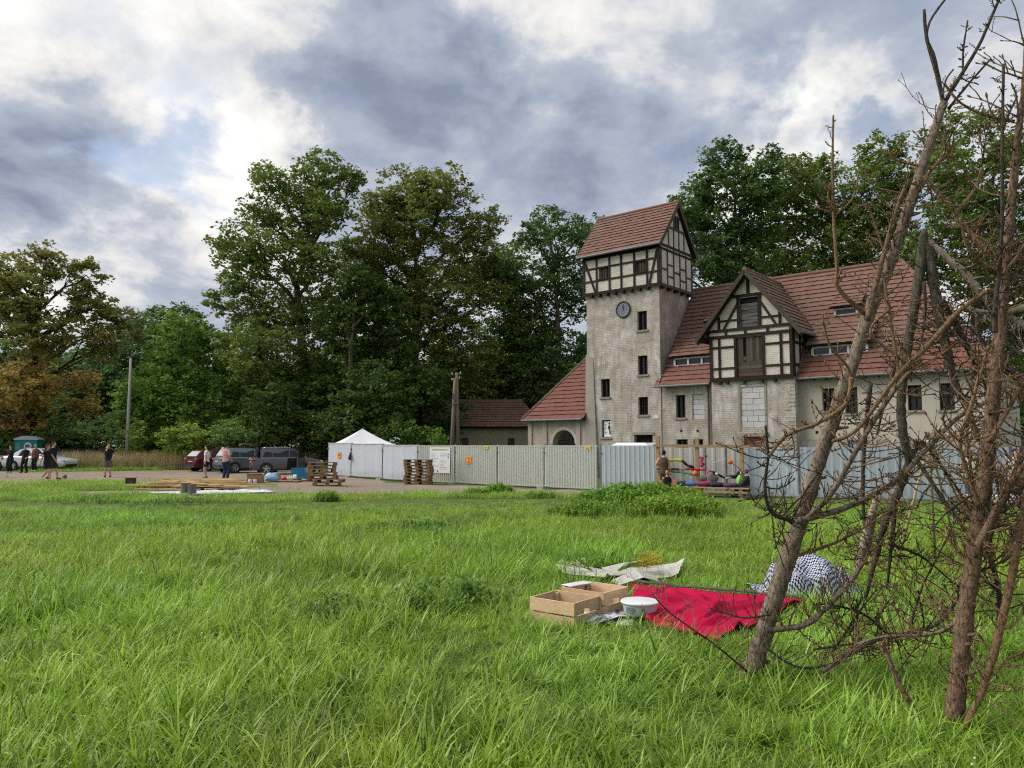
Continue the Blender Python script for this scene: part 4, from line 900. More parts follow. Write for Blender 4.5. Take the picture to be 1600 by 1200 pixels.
tiles('roof_tiles', (0, EV - .03, EZ + .014), (1, 0, 0), svm, nr, lm / nr, lambda v: (.03 if v > .35 else -.2, xh - hip * v / lm), .2, [TILE, EDGE_T], RF, .06, 5, skip=lambda u, v: (v < lm * .195))
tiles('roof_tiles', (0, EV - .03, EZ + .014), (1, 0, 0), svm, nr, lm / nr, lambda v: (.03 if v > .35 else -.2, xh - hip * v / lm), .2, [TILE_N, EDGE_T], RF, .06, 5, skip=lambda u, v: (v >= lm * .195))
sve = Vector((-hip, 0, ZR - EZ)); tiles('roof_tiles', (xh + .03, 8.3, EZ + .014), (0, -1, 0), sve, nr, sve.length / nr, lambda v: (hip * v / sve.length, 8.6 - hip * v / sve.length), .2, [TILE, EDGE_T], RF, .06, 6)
mb = MB()
for k in range(34):
    a = .03 + k * (xh - hip - .03) / 34; mb.tube([(a, Dr, ZR + .04), (a + (xh - hip) / 34 * 1.05, Dr, ZR + .045)], [.13, .11], 8)
hp0, hp1 = Vector((xh - hip, Dr, ZR + .03)), Vector((xh, EV, EZ + .05))
for k in range(20): mb.tube([hp0.lerp(hp1, k / 20), hp0.lerp(hp1, (k + 1.05) / 20)], [.10, .12], 8)
mb.build('ridge_tiles', TILE, RF, kind='stuff')
MB().tube([(-.2, EV - .09, EZ - .03), (2.95, EV - .09, EZ - .03)], .065, 8).build('gutter', ZINC, MH); MB().tube([(7.3, EV - .09, EZ - .03), (xh, EV - .09, EZ - .03)], .065, 8).build('gutter', ZINC, MH)
for k in range(2): 
    q = hp0.lerp(hp1, .38 + .3 * k); MB().box((q.x, q.y - .02, q.z + .07), (.5, .3, .05)).build('hip_flashing', WHITEW, MH)
bm1('flashing', ZINC, MH, (.05, EV + .05, EZ + .16), (.05, 3.46, main_z(3.46) + .09), .12, .03, (1, 0, 0))
bm1('flashing', ZINC, MH, (7.33, -.2, main_z(-.2) + .08), (7.33, 1.6, main_z(1.6) + .08), .14, .04, (1, 0, 0))
# shed dormers
for (a0, a1, up, zf, nr_) in sheds:
    v0 = v_at(zf - .1); hgt = .44 if nr_ == 1 else .36; zt_ = zf + hgt; vf = v0 - .22; rs = .78 if nr_ == 1 else .6
    ve_ = (zt_ + .05 - rs * vf - EZ + SL * EV) / (SL - rs); ze_ = main_z(ve_)
    fr_ = MB(); fr_.bb(a0, a1, v0, v0 + .06, zf - .08, zf + .05); fr_.bb(a0, a1, v0, v0 + .06, zt_ - .08, zt_)
    k_ = 3 if nr_ == 1 else 1
    for i in range(k_ + 1): x = a0 + (a1 - a0) * i / k_; fr_.bb(x - .05, x + .05, v0 - .004, v0 + .055, zf + .05, zt_ - .08)
    d_ = fr_.build('shed_dormer', WHITEW, MH)
    MB().quad((a0, v0 + .08, zf - .05), (a1, v0 + .08, zf - .05), (a1, v0 + .08, zt_), (a0, v0 + .08, zt_)).build('pane', PANE, d_)
    for xx in (a0 - .02, a1 + .02): MB().add([(xx, v0, zf - .1), (xx, ve_, ze_ - .05), (xx, v0, zt_)], [(0, 1, 2)]).build('cheek', BOARD, d_)
    r_ = roofslab('dormer_roof', MH, [(a0 - .22, vf, zt_ + .05), (a1 + .22, vf, zt_ + .05), (a1 + .22, ve_, ze_ + .05), (a0 - .22, ve_, ze_ + .05)], .06, TIMBER)
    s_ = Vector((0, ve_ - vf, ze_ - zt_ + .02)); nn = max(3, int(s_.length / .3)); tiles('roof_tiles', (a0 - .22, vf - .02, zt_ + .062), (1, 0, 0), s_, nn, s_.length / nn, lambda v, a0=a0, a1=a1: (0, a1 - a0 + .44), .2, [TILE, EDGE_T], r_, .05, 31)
# ---------------- gatehouse wing
GH = empty('gatehouse', HC, HR, 'low plastered gatehouse with an arched passage and hipped red roof beside the tower', 'house')
gx0, gx1, gy_ = -9.0, -4.72, .06; acx, ar, asz = -6.40, .80, 1.9
pts = []; N_ = 16
mb = MB()
def arch_wall(y):
    top = 3.4; out = []
    for i in range(N_):
        t0 = math.pi * i / N_; t1 = math.pi * (i + 1) / N_
        p0 = (acx + ar * math.cos(t0), asz + ar * math.sin(t0)); p1 = (acx + ar * math.cos(t1), asz + ar * math.sin(t1))
        mb.quad((p0[0], y, p0[1]), (p0[0], y, top), (p1[0], y, top), (p1[0], y, p1[1])); mb.quad((p0[0], y, p0[1]), (p1[0], y, p1[1]), (p1[0], y + .5, p1[1]), (p0[0], y + .5, p0[1]))
    for s in (-1, 1): xx = acx + s * ar; mb.quad((xx, y, -.1), (xx, y, asz), (xx, y + .5, asz), (xx, y + .5, -.1))
    mb.quad((gx0, y, -.1), (acx - ar, y, -.1), (acx - ar, y, top), (gx0, y, top)); mb.quad((acx + ar, y, -.1), (gx1, y, -.1), (gx1, y, top), (acx + ar, y, top))
arch_wall(gy_); mb.quad((gx0, 7, -.1), (gx0, gy_, -.1), (gx0, gy_, 3.4), (gx0, 7, 3.4)); mb.quad((gx1, 7, -.1), (gx0, 7, -.1), (gx0, 7, 3.4), (gx1, 7, 3.4)); mb.build('wall', GATEP, GH)
mb = MB(); mb.quad((acx - ar - .1, gy_ + 2.5, -.1), (acx + ar + .1, gy_ + 2.5, -.1), (acx + ar + .1, gy_ + 2.5, 3), (acx - ar - .1, gy_ + 2.5, 3)); mb.build('passage', DARKIN, GH)  # dark sheet behind the arch, passage shade put into its colour
mb = MB()
for i in range(20):
    t0 = math.pi * i / 20; t1 = math.pi * (i + 1) / 20
    c = [(acx + r * math.cos(t), asz + r * math.sin(t)) for r, t in ((ar, t0), (ar + .2, t0), (ar + .2, t1), (ar, t1))]; mb.prism(c, lambda a, z: (a, gy_ - .05, z), lambda a, z: (a, gy_ - .002, z))
mb.build('arch_moulding', PALE, GH, fix=True)
for a, w in ((-8.9, .28), (-7.78, .32), (-5.35, .28)): MB().bb(a - w / 2, a + w / 2, gy_ - .08, gy_ - .002, -.1, 3.38).build('pilaster', GATEP, GH)
gEZ, gEV, gxe = 3.32, -.28, -9.28; gd = 3.9; gzr = gEZ + SL * gd
r1 = roofslab('roof', GH, [(gxe, gEV, gEZ), (-4.72, gEV, gEZ), (-4.72, gEV + gd, gzr), (gxe + gd, gEV + gd, gzr)], .12, TIMBER)
roofslab('roof', GH, [(gxe, gEV + 2 * gd, gEZ), (gxe, gEV, gEZ), (gxe + gd, gEV + gd + .002, gzr)], .12, TIMBER); roofslab('roof', GH, [(-4.72, gEV + 2 * gd, gEZ), (gxe, gEV + 2 * gd, gEZ), (gxe + gd, gEV + gd + .004, gzr), (-4.72, gEV + gd + .004, gzr)], .12, TIMBER)
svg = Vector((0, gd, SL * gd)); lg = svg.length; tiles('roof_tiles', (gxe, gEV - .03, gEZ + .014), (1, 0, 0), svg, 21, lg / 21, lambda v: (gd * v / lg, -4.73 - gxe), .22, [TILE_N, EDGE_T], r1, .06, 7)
mb = MB(); h0, h1 = Vector((gxe, gEV, gEZ + .05)), Vector((gxe + gd, gEV + gd, gzr + .03))
for k in range(16): mb.tube([h0.lerp(h1, k / 16), h0.lerp(h1, (k + 1.05) / 16)], [.11, .09], 8)
mb.build('ridge_tiles', TILE_B, r1, kind='stuff')
MB().tube([(gxe, gEV - .09, gEZ - .03), (-4.85, gEV - .09, gEZ - .03)], .065, 8).build('gutter', ZINC, GH)
# ---------------- olive outbuilding
OB = empty('outbuilding', (-2.6, 58, 0), R(3), 'low olive plastered outbuilding with a brown tile roof behind the fence', 'house')
ow = [(-1.2, -.75, 1.2, 2.35), (2.3, 2.8, 1.2, 2.35)]
mb = MB(); wallgrid(mb, -5, 4.6, -.1, 3.25, ow, lambda a, z, d: (a, d, z), .25); mb.quad((4.6, 0, -.1), (4.6, 6, -.1), (4.6, 6, 3.25), (4.6, 0, 3.25)); mb.quad((-5, 6, -.1), (-5, 0, -.1), (-5, 0, 3.25), (-5, 6, 3.25)); mb.quad((4.6, 6, -.1), (-5, 6, -.1), (-5, 6, 3.25), (4.6, 6, 3.25)); mb.build('wall', OLIVE, OB)
for h in ow: window(OB, *h, 0, bars=1, frame=BOARD)
o1 = roofslab('roof', OB, [(-5.4, -.4, 3.2), (5.0, -.4, 3.2), (3.6, 2.6, 5.35), (-5.4, 2.6, 5.35)], .14, TIMBER); roofslab('roof', OB, [(5.0, -.4, 3.2), (5.0, 6.4, 3.2), (3.6, 2.602, 5.35)], .14, TIMBER); roofslab('roof', OB, [(-5.4, 6.4, 3.2), (5.0, 6.4, 3.2), (3.6, 2.604, 5.35), (-5.4, 2.604, 5.35)], .14, TIMBER)
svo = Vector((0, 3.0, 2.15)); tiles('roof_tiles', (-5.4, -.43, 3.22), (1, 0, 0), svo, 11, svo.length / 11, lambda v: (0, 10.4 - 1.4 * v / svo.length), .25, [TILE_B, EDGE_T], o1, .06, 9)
mb = MB()
for k in range(20): mb.tube([(-5.4 + k * .45, 2.6, 5.38), (-4.93 + k * .45, 2.6, 5.385)], [.12, .10], 8)
mb.build('ridge_tiles', TILE_B, o1, kind='stuff')
# ================================================================== SITE FENCE
GALV = NT('galvanised_steel'); c = GALV.ramp(GALV.noise(3, 4, .6, stretch=(6, 1, .25)), [(.3, (.55, .57, .53)), (.7, (.70, .71, .66))]); GALV.col(c); GALV.bump(GALV.noise(1.6, 4, .55, stretch=(4, 1, .35)), .08, .03); GALV = GALV.set(.30, .62, .5)
def weathered(name, c1, c2, rust=.2):
    m = NT(name); c = m.ramp(m.noise(1.2, 5, .6), [(.3, c1), (.7, c2)]); st = m.noise(5, 5, .7, stretch=(3, 1, .2)); c = m.mix(m.fr(st, .60, .74, 0, rust), c, (.17, .13, .11)); sp = m.n('ShaderNodeSeparateXYZ'); m.l(m.tc.outputs['Object'], sp.inputs[0])
    c = m.mix(m.math('MULTIPLY', m.fr(sp.outputs[2], .05, .45, .6, 0), m.fr(st, .35, .6)), c, (.16, .16, .14)); m.col(c); return m.set(.5, .1, .4)
PWHITE = weathered('white_fence_sheet', (.50, .54, .60), (.45, .49, .55), .10); PBLUE = weathered('pale_blue_fence_sheet', (.37, .415, .46), (.42, .46, .50), .75); PCREAM = weathered('cream_fence_sheet', (.46, .45, .42), (.42, .405, .38), .2); PGREY = weathered('light_grey_fence_sheet', (.42, .475, .53), (.38, .43, .49), .25)
POST = pm('fence_post_steel', (.20, .22, .24), (.14, .15, .165), 5, .5, metal=.5); CONC = pm('concrete_foot', (.33, .32, .30), (.25, .24, .225), 6, .95, bump=.3)
ORANGE = pm('orange_sign', (.75, .30, .02), (.68, .26, .02), 4, .5); YELLOW = pm('yellow_tag', (.70, .50, .05), (.6, .42, .04), 4, .5)
def online(a, b_, px):
    r = ray(px, 700); k = r.x / r.y; d = b_ - a; t = (k * a.y - a.x) / (d.x - k * d.y); return a + d * t
def panel(p, q, H_, mat, label, rib, depth=.03, gap=.06, frame=True, post_end=False, cat='fence panel', group='site fence panels', noframe_top=False):
    d = q - p; L_ = d.length; rz = math.atan2(d.y, d.x); g = Vector((p.x, p.y, float(gz(p.x, p.y))))
    root = empty('fence_panel', g, rz, label, cat, group); mb = MB(); z0 = gap + .02; z1 = H_ - (.03 if frame else 0)
    n = max(1, int(L_ / rib)); xs = []
    for k in range(n):
        a = .04 + (L_ - .08) * k / n; w = (L_ - .08) / n; xs += [(a, 0), (a + w * .55, 0), (a + w * .68, -depth), (a + w * .87, -depth)]
    xs.append((L_ - .04, 0))
    for (a, y), (b_, y2) in zip(xs, xs[1:]): mb.quad((a, y, z0), (b_, y2, z0), (b_, y2, z1), (a, y, z1))
    mb.build('sheet', mat, root)
    if frame:
        MB().bb(.0, L_, -.025, .02, H_ - .045, H_).build('top_rail', GALV, root); MB().bb(.0, L_, -.025, .02, gap, gap + .045).build('bottom_rail', GALV, root)
    MB().bb(-.035, .035, .021, .085, .0, H_ + .05).build('post', POST, root); MB().bb(-.16, .16, -.3, .3, -.02, .10).build('concrete_foot', CONC, root)
    MB().bb(-.05, .05, -.04, .02, H_ * .82, H_ * .82 + .05).build('clamp', POST, root)
    if post_end: MB().bb(L_ - .035, L_ + .035, .021, .085, .0, H_ + .05).build('post', POST, root)
    return root, L_
pxs = [513, 549, 598, 653, 711, 777, 850, 934]
P_ = [online(FA, FB, x) for x in pxs]
lb = ['white sheet end panel with an orange sign at the far end of the fence', 'white smooth sheet panel with dark drip marks along its foot', 'plain white sheet panel behind the taller pallet stack', 'galvanised ribbed panel carrying a large white notice board', 'galvanised ribbed panel with a small orange sign and yellow tag', 'galvanised ribbed panel without any sign between two galvanised panels', 'galvanised ribbed panel with one yellow tag next to the pale blue corrugated sheet']
FP = []
for i in range(7):
    r_, l_ = panel(P_[i], P_[i + 1], 1.80, PWHITE if i < 3 else GALV, lb[i], .9 if i < 3 else .135, .012 if i < 3 else .036); FP.append((r_, l_))
def sign(fp, x, z, w, h, mat, name, label, y=-.05):
    o = MB().bb(x - w / 2, x + w / 2, y - .012, y, z - h / 2, z + h / 2).build(name, mat, fp); o['label'] = label; return o
nb = sign(FP[3][0], 1.62, 1.10, 1.40, 1.22, pm('notice_board_white', (.66, .68, .70), (.62, .64, .66), 2, .5), 'notice_board', 'white notice board with a yellowish heading and lines of text')
MB().bb(1.05, 2.2, -.0665, -.063, 1.56, 1.65).build('heading_strip', pm('board_heading', (.50, .49, .33), (.46, .44, .3), 2, .5), nb)
GREYINK = pm('grey_ink', (.30, .31, .32), (.36, .37, .38), 4, .6); mb = MB(); random.seed(2)
for j in range(13):
    z = 1.47 - j * .072
    for x0_, x1_ in ((1.0, 1.55), (1.66, 2.24)):
        if random.random() < .85: mb.bb(x0_, x0_ + (x1_ - x0_) * random.uniform(.4, .95), -.0668, -.063, z, z + .016)
mb.build('text_lines', GREYINK, nb); mb = MB(); mb.bb(1.1, 2.05, -.070, -.0665, 1.585, 1.625); mb.build('heading_text', GREYINK, nb)
mb = MB()
for x, z in ((1.02, .58), (1.12, .56), (1.04, .66), (1.5, .56), (2.2, 1.25), (2.2, 1.38)): mb.bb(x - .035, x + .035, -.0669, -.063, z - .035, z + .035)
mb.build('emblem', INK, nb)
s1 = sign(FP[4][0], .95, 1.13, .32, .33, ORANGE, 'warning_sign', 'small orange warning sign'); mb = MB(); mb.bb(.83, 1.07, -.0665, -.063, 1.19, 1.23); mb.ell((.97, -.064, 1.1), (.055, .003, .055), 10, 6); mb.bb(.85, 1.05, -.0665, -.063, 1.0, 1.03); mb.build('pictogram', pm('sign_red', (.45, .10, .01), (.35, .08, .01), 4, .5), s1)
s0 = sign(FP[0][0], 1.05, 1.13, .30, .33, ORANGE, 'warning_sign', 'small orange warning sign', -.02); MB().bb(.97, 1.13, -.037, -.033, 1.08, 1.2).build('pictogram', MATS['sign_red'], s0)
for i, x in ((4, 2.05), (6, 2.3)): 
    t_ = sign(FP[i][0], x, 1.70, .26, .13, YELLOW, 'yellow_tag', 'small yellow tag'); MB().bb(x - .07, x + .05, -.0665, -.063, 1.68, 1.71).build('tag_print', INK, t_)
MB().tube([(.0, -.05, 1.35), (.02, -.09, 1.15), (.0, -.12, .98), (.03, -.06, .93)], [.02, .07, .09, .03], 6).build('black_rag', INK, FP[1][0])
q1 = online(FB, F2, 1025); qx = [FB, q1]
panel(FB + (q1 - FB).normalized() * .12, q1, 1.80, PBLUE, 'pale blue corrugated sheet with flaking rust streaks left of the wooden frame', .20, .016, .02, frame=False)
q2 = online(FB, F2, 1092); q3 = online(FB, F2, 1158)
back = Vector((.35, .45, 0))
panel(q1 + back, q2 + back, 1.72, PCREAM, 'cream fence sheet behind the woman and child', .35, .02, .02, frame=False); panel(q2 + back, q3 + back, 1.72, PCREAM, 'cream fence sheet behind the orange balls', .35, .02, .02, frame=False)
sg = [q3, F2 + (F2 - FB) * .02]
panel(q3, F2, 1.74, PGREY, 'smooth pale grey blue fence sheet right of the wooden frame', .28, .010, .02, frame=False)
u_ = (F4 - F2); prev = F2
lb2 = ['grey blue fence sheet behind the leaning dead trunk', 'grey blue fence sheet with dark scuffs behind the bamboo tripod', 'grey blue fence sheet behind the upright dead trunk', 'grey blue fence sheet past the upright dead trunk']
for i in range(4):
    nx_ = F2 + u_ * ((i + 1) / 4.6); panel(prev, nx_, 1.74, PGREY, lb2[i], .28, .010, .02, frame=False, post_end=(i == 3)); prev = nx_

# ================================================================== SMALL STRUCTURES ON THE SITE
WOODL = pm('pallet_wood', (.33, .22, .12), (.20, .125, .07), 7, .9, bump=.3, bs=25, objrand=.35); WOODY = pm('new_plank', (.55, .40, .20), (.46, .32, .15), 5, .8, bump=.2, stretch=(.6, 4, 4), objrand=.2); POSTW = pm('post_wood', (.38, .27, .15), (.27, .19, .11), 6, .85, bump=.3, objrand=.15)
m_top = MB().box((0, 0, 0), (1.2, .13, .022)).mesh('top_board'); m_str = MB().box((0, 0, 0), (.145, .8, .022)).mesh('cross_board'); m_blk = MB().box((0, 0, 0), (.14, .11, .078)).mesh('block'); m_bot = MB().box((0, 0, 0), (1.2, .11, .022)).mesh('bottom_board')
for q in (m_top, m_str, m_blk, m_bot): q.materials.append(WOODL)
def pallet(loc, rz, label, group):
    r = empty('pallet', loc, rz, label, 'pallet', group)
    def put(n, me, x, y, z): o = link(n, me, None, r); o.location = (x, y, z)
    for y in (-.33, 0, .33): put('bottom_board', m_bot, 0, y, .011)
    for x in (-.52, 0, .52):
        for y in (-.33, 0, .33): put('block', m_blk, x, y, .061)
        put('cross_board', m_str, x, 0, .111)
    for y in (-.335, -.168, 0, .168, .335): put('top_board', m_top, 0, y, .133)
    return r
random.seed(14)
ordw = ['lowest', 'second', 'third', 'fourth', 'fifth', 'sixth', 'seventh', 'eighth']
c = gr(505, 759); 
for k in range(7): pallet((c.x + (.22 if k < 2 else -.05) + random.uniform(-.07, .07), c.y + random.uniform(-.05, .05), c.z + k * .1445), R(random.uniform(-14, 14) + 8), '%s pallet from the ground in the uneven stack beside the grey car' % ordw[k], 'pallets stacked on the track')
c = gr(654, 757)
for k in range(8): pallet((c.x + random.uniform(-.04, .04), c.y + random.uniform(-.04, .04), c.z + k * .1445), R(random.uniform(-5, 5) - 6), '%s pallet from the ground in the straight stack at the fence' % ordw[k], 'pallets stacked on the track')
# planks
sheet_c = gr(320, 766)
def cloth(name, corners, mat, label, cat, nx_=16, ny_=16, amp=.05, seed=1, thick=.01, sc=3., edge=.0, par=None, lift=.03, group=None):
    """crumpled sheet spread between four ground points"""
    mb = MB(); vs = []; random.seed(seed); off = Vector((seed * 7.7, 0, 0)); cc = sum((Vector(q) for q in corners), Vector()) / 4
    for j in range(ny_ + 1):
        for i in range(nx_ + 1):
            u, v = i / nx_, j / ny_; p = (Vector(corners[0]) * (1 - u) + Vector(corners[1]) * u) * (1 - v) + (Vector(corners[3]) * (1 - u) + Vector(corners[2]) * u) * v
            n1 = mnoise.noise(p * sc + off); n2 = mnoise.noise(p * sc * 2.3 + off * 2)
            rim = min(u, 1 - u, v, 1 - v); jit = Vector((mnoise.noise(p * 2.1 + off * 3), mnoise.noise(p * 2.1 - off), 0)) * edge
            z = lift + amp * (abs(n1) * 1.2 + .5 * abs(n2)) * min(1, rim * 6 + .25)
            vs.append(p + jit + Vector((0, 0, z)) - (cc if par is None else Vector()))
    n = nx_ + 1; mb.add(vs, [(j * n + i, j * n + i + 1, (j + 1) * n + i + 1, (j + 1) * n + i) for j in range(ny_) for i in range(nx_)])
    o = mb.build(name, mat, par, True); 
    if par is None: o.location = cc; tag(o, label, cat, group)
    md = o.modifiers.new('thick', 'SOLIDIFY'); md.thickness = thick; md.offset = -1
    me = o.data; uv = me.uv_layers.new(name='UVMap')
    idxs = np.empty(len(me.loops), np.int32); me.loops.foreach_get('vertex_index', idxs); W_ = (Vector(corners[1]) - Vector(corners[0])).length; H_ = (Vector(corners[3]) - Vector(corners[0])).length
    uu = np.stack([(idxs % n) / nx_ * W_, (idxs // n) / ny_ * H_], -1); uv.data.foreach_set('uv', uu.astype(np.float32).ravel())
    return o
TARP = pm('white_sheet', (.62, .63, .70), (.54, .55, .62), 3, .7)
cloth('white_tarp', [gr(225, 771), gr(420, 766.5), gr(428, 770.5), gr(305, 774.5)], TARP, 'crumpled white sheet under the pile of new planks', 'tarp', amp=.07, seed=3, edge=.2)
random.seed(21)
npl = 0
def plank(px, py, L_, ang, z, w=.14):
    global npl
    c = gr(px, py); d = Vector((math.cos(R(ang)), math.sin(R(ang)), 0)); t = random.uniform(-.01, .015)
    o = MB().beam((-d.x * L_ / 2, -d.y * L_ / 2, z), (d.x * L_ / 2, d.y * L_ / 2, z + t), w, .032, (0, 0, 1)).build('plank', WOODY); o.location = c
    tag(o, 'fresh yellow plank in the loose pile on the white sheet', 'plank', 'planks on the white sheet'); npl += 1
for k in range(60):
    lay = k // 12; px = random.uniform(232 + 14 * lay, 388 - 14 * lay); py = 767 - random.uniform(0, 9) - lay * .4
    plank(px, py, random.uniform(1.5, 3.0), random.gauss(-4, 16), .05 + .05 * lay + random.uniform(0, .012), random.uniform(.10, .17))
for k in range(8): plank(random.uniform(240, 275), 760 + k * .7, 2.4, random.gauss(0, 3), .06 + .036 * (k % 4), .16)
plank(285, 756, 3.0, 2, .05); plank(300, 757.5, 2.6, -3, .05)
STUMP = pm('grey_stump', (.12, .11, .10), (.19, .175, .16), 6, .95, bump=.6, bs=16, stretch=(4, 4, .6))
def stump(px, py, r, h, label):
    c = gr(px, py); root = empty('log_stump', c, 0, label, 'stump', 'log stumps by the planks'); random.seed(int(px)); mb = MB(); vs = []
    prof = [(r * 1.05, -.05), (r, .1), (r * .97, h * .6), (r, h)]; mb.lathe(prof, 14)
    for i, v in enumerate(mb.v): s_ = 1 + .07 * mnoise.noise(Vector(v) * 6); mb.v[i] = (v[0] * s_, v[1] * s_, v[2])
    mb.build('bark', STUMP, root); MB().lathe([(0, h + .004), (r * .9, h + .004)], 14, None, False).build('cut_face', WOODL, root)
stump(290, 773, .17, .42, 'grey sawn log stump standing at the edge of the white sheet'); stump(300, 773.5, .15, .38, 'smaller dark log stump close beside another stump')
c = gr(204, 760); bxr = empty('dark_crate', c, R(12), 'small dark box at the end of the plank pile', 'box'); mb = MB()
for s in (-1, 1): mb.bb(-.16, .16, s * .16 - .012, s * .16 + .012, 0, .34); mb.bb(s * .16 - .012, s * .16 + .012, -.145, .145, 0, .34)
mb.build('side', BOARD, bxr); MB().bb(-.14, .14, -.14, .14, .0, .02).build('bottom', BOARD, bxr); MB().bb(-.19, .19, -.19, .19, .341, .36).build('lid', STUMP, bxr)
# boxes and bags by the car
CARD = pm('cardboard', (.36, .25, .15), (.30, .2, .12), 5, .9); WHITEP = pm('white_plastic', (.62, .62, .60), (.55, .55, .53), 5, .4); BLUEP = pm('blue_plastic', (.03, .22, .36), (.02, .17, .29), 5, .4); LBLUE = pm('pale_blue_bag', (.22, .42, .62), (.30, .50, .68), 7, .5); REDP = pm('red_plastic', (.45, .03, .04), (.35, .02, .03), 5, .5)
c = gr(399, 755); cb_ = empty('cardboard_box', c, R(8), 'open brown cardboard box with white cans in front', 'box'); mb = MB(); mb.bb(-.33, .33, -.2, -.19, .02, .38); mb.bb(-.33, .33, .19, .2, .02, .38); mb.bb(-.33, -.32, -.185, .185, .02, .38); mb.bb(.32, .33, -.185, .185, .02, .38); mb.bb(-.32, .32, -.185, .185, .02, .03); mb.build('carton', CARD, cb_)
MB().beam((-.33, -.2, .385), (.33, -.2, .385), .2, .008, (0, .6, 1)).build('flap', CARD, cb_); MB().beam((-.33, .2, .385), (.33, .2, .385), .2, .008, (0, -.6, 1)).build('flap', CARD, cb_)
for k, x in enumerate((-.12, .1)):
    o = MB().lathe([(.075, 0), (.08, .01), (.08, .17), (.07, .18)], 14).build('paint_can', WHITEP, None, True); o.location = (c.x + x, c.y - .32, c.z); tag(o, 'white can in front of the open cardboard box', 'can', 'white cans')
def bag(px, py, r, mat, label, seed, name='plastic_bag', cat='bag'):
    c = gr(px, py); mb = MB(); mb.ell((0, 0, r[2] * .9), r, 16, 12); random.seed(seed)
    for i, v in enumerate(mb.v):
        p = Vector(v); n = mnoise.noise(p * 7 + Vector((seed, 0, 0))) * .35 + mnoise.noise(p * 16) * .12; q = p + (p - Vector((0, 0, r[2] * .8))) * n; q.z = max(0.0, q.z); mb.v[i] = tuple(q)
    o = mb.build(name, mat, None, True); o.location = c; tag(o, label, cat); return o
bag(424, 754, (.30, .2, .22), LBLUE, 'pale blue crumpled plastic bag beside the cardboard box', 1); bag(444, 752.5, (.16, .14, .13), REDP, 'red plastic bag lying on the ground behind the grey car', 2); bag(452, 752.5, (.18, .14, .12), WHITEP, 'white plastic bag next to the red one', 3); bag(461, 752, (.12, .12, .17), WHITEP, 'small upright white bag in front of the blue crates', 4)
c = gr(433, 750.5); o = MB().bb(-.16, .16, -.14, .14, .01, .36).build('small_carton', CARD); o.location = c; o.rotation_euler.z = R(15); tag(o, 'closed brown carton behind the pale blue bag', 'box'); md = o.modifiers.new('b', 'BEVEL'); md.width = .012
def tub(px, py, z, label):
    c = gr(px, py); r = empty('plastic_crate', (c.x, c.y, c.z + z), R(6), label, 'crate', 'blue plastic crates'); mb = MB(); a, b_, h = .30, .2, .22
    for s in (-1, 1): mb.bb(-a, a, s * b_ - .01, s * b_ + .01, 0, h); mb.bb(s * a - .01, s * a + .01, -b_ + .01, b_ - .01, 0, h)
    mb.bb(-a + .01, a - .01, -b_ + .01, b_ - .01, 0, .012); mb.build('shell', BLUEP, r)
    for s in (-1, 1): MB().bb(-a - .02, a + .02, s * (b_ + .0125) - .0125 * 1, s * (b_ + .0125) + .0125, h - .04, h + .004).build('rim', BLUEP, r)
tub(468, 751, .15, 'lower blue plastic crate on the flat pallet'); tub(466, 751, .38, 'upper blue plastic crate stacked on another'); tub(476, 752.5, .15, 'blue plastic crate at the pallet stack')
pallet(gr(466, 752), R(4), 'single flat pallet on the ground under the blue crates', 'pallets stacked on the track'); pallet(gr(449, 753.5) - Vector((0, 0, .06)), R(-6), 'single flat pallet under the red and white bags', 'pallets stacked on the track')
# canopy tent behind the fence
c = at(566, 692, 47); tr_ = empty('canopy_tent', (c.x, c.y, 0), R(20), 'white peaked canopy tent showing above the white fence panels', 'tent')
mb = MB(); rings = []; a = 1.75
for t in (0, .12, .3, .5, .7, .88, 1.): s = a * (1 - t); z = 1.86 + .98 * (t ** 1.25); rings.append((s, z))
vs = []; fs = []
for (s, z) in rings: vs += [(-s, -s, z), (0, -s, z - .05 * s), (s, -s, z), (s, 0, z - .05 * s), (s, s, z), (0, s, z - .05 * s), (-s, s, z), (-s, 0, z - .05 * s)]
for i in range(len(rings) - 1):
    for j in range(8): fs.append((i * 8 + j, i * 8 + (j + 1) % 8, (i + 1) * 8 + (j + 1) % 8, (i + 1) * 8 + j))
mb.add(vs, fs); mb.build('canopy', TARP if False else pm('tent_fabric', (.72, .73, .76), (.68, .69, .72), 3, .7), tr_)
for x, y in ((-1, -1), (1, -1), (1, 1), (-1, 1)): MB().tube([(x * 1.7, y * 1.7, 0), (x * 1.7, y * 1.7, 1.9)], .025, 8).build('leg', POST, tr_)
for x0_, y0_, x1_, y1_ in ((-1, -1, 1, -1), (1, -1, 1, 1), (1, 1, -1, 1), (-1, 1, -1, -1)): MB().quad((x0_ * 1.752, y0_ * 1.752, 1.66), (x1_ * 1.752, y1_ * 1.752, 1.66), (x1_ * 1.752, y1_ * 1.752, 1.86), (x0_ * 1.752, y0_ * 1.752, 1.86)).build('valance', MATS['tent_fabric'], tr_)
# second white canopy top close to the tower door
c = at(993, 694, 34); t2 = empty('canopy_tent', (c.x, c.y, 0), R(-30), 'low flat white canopy roof peeping over the pale blue corrugated sheet', 'tent')
mb = MB(); mb.add([(-.85, -.8, 1.80), (.85, -.8, 1.80), (.85, .8, 1.80), (-.85, .8, 1.80), (-.65, -.55, 1.92), (.65, -.55, 1.92), (.65, .55, 1.92), (-.65, .55, 1.92)], [(0, 1, 5, 4), (1, 2, 6, 5), (2, 3, 7, 6), (3, 0, 4, 7), (4, 5, 6, 7)]); mb.build('canopy', MATS['tent_fabric'], t2)
for x, y in ((-1, -1), (1, -1), (1, 1), (-1, 1)): MB().tube([(x * .8, y * .75, 0), (x * .8, y * .75, 1.8)], .02, 8).build('leg', POST, t2)
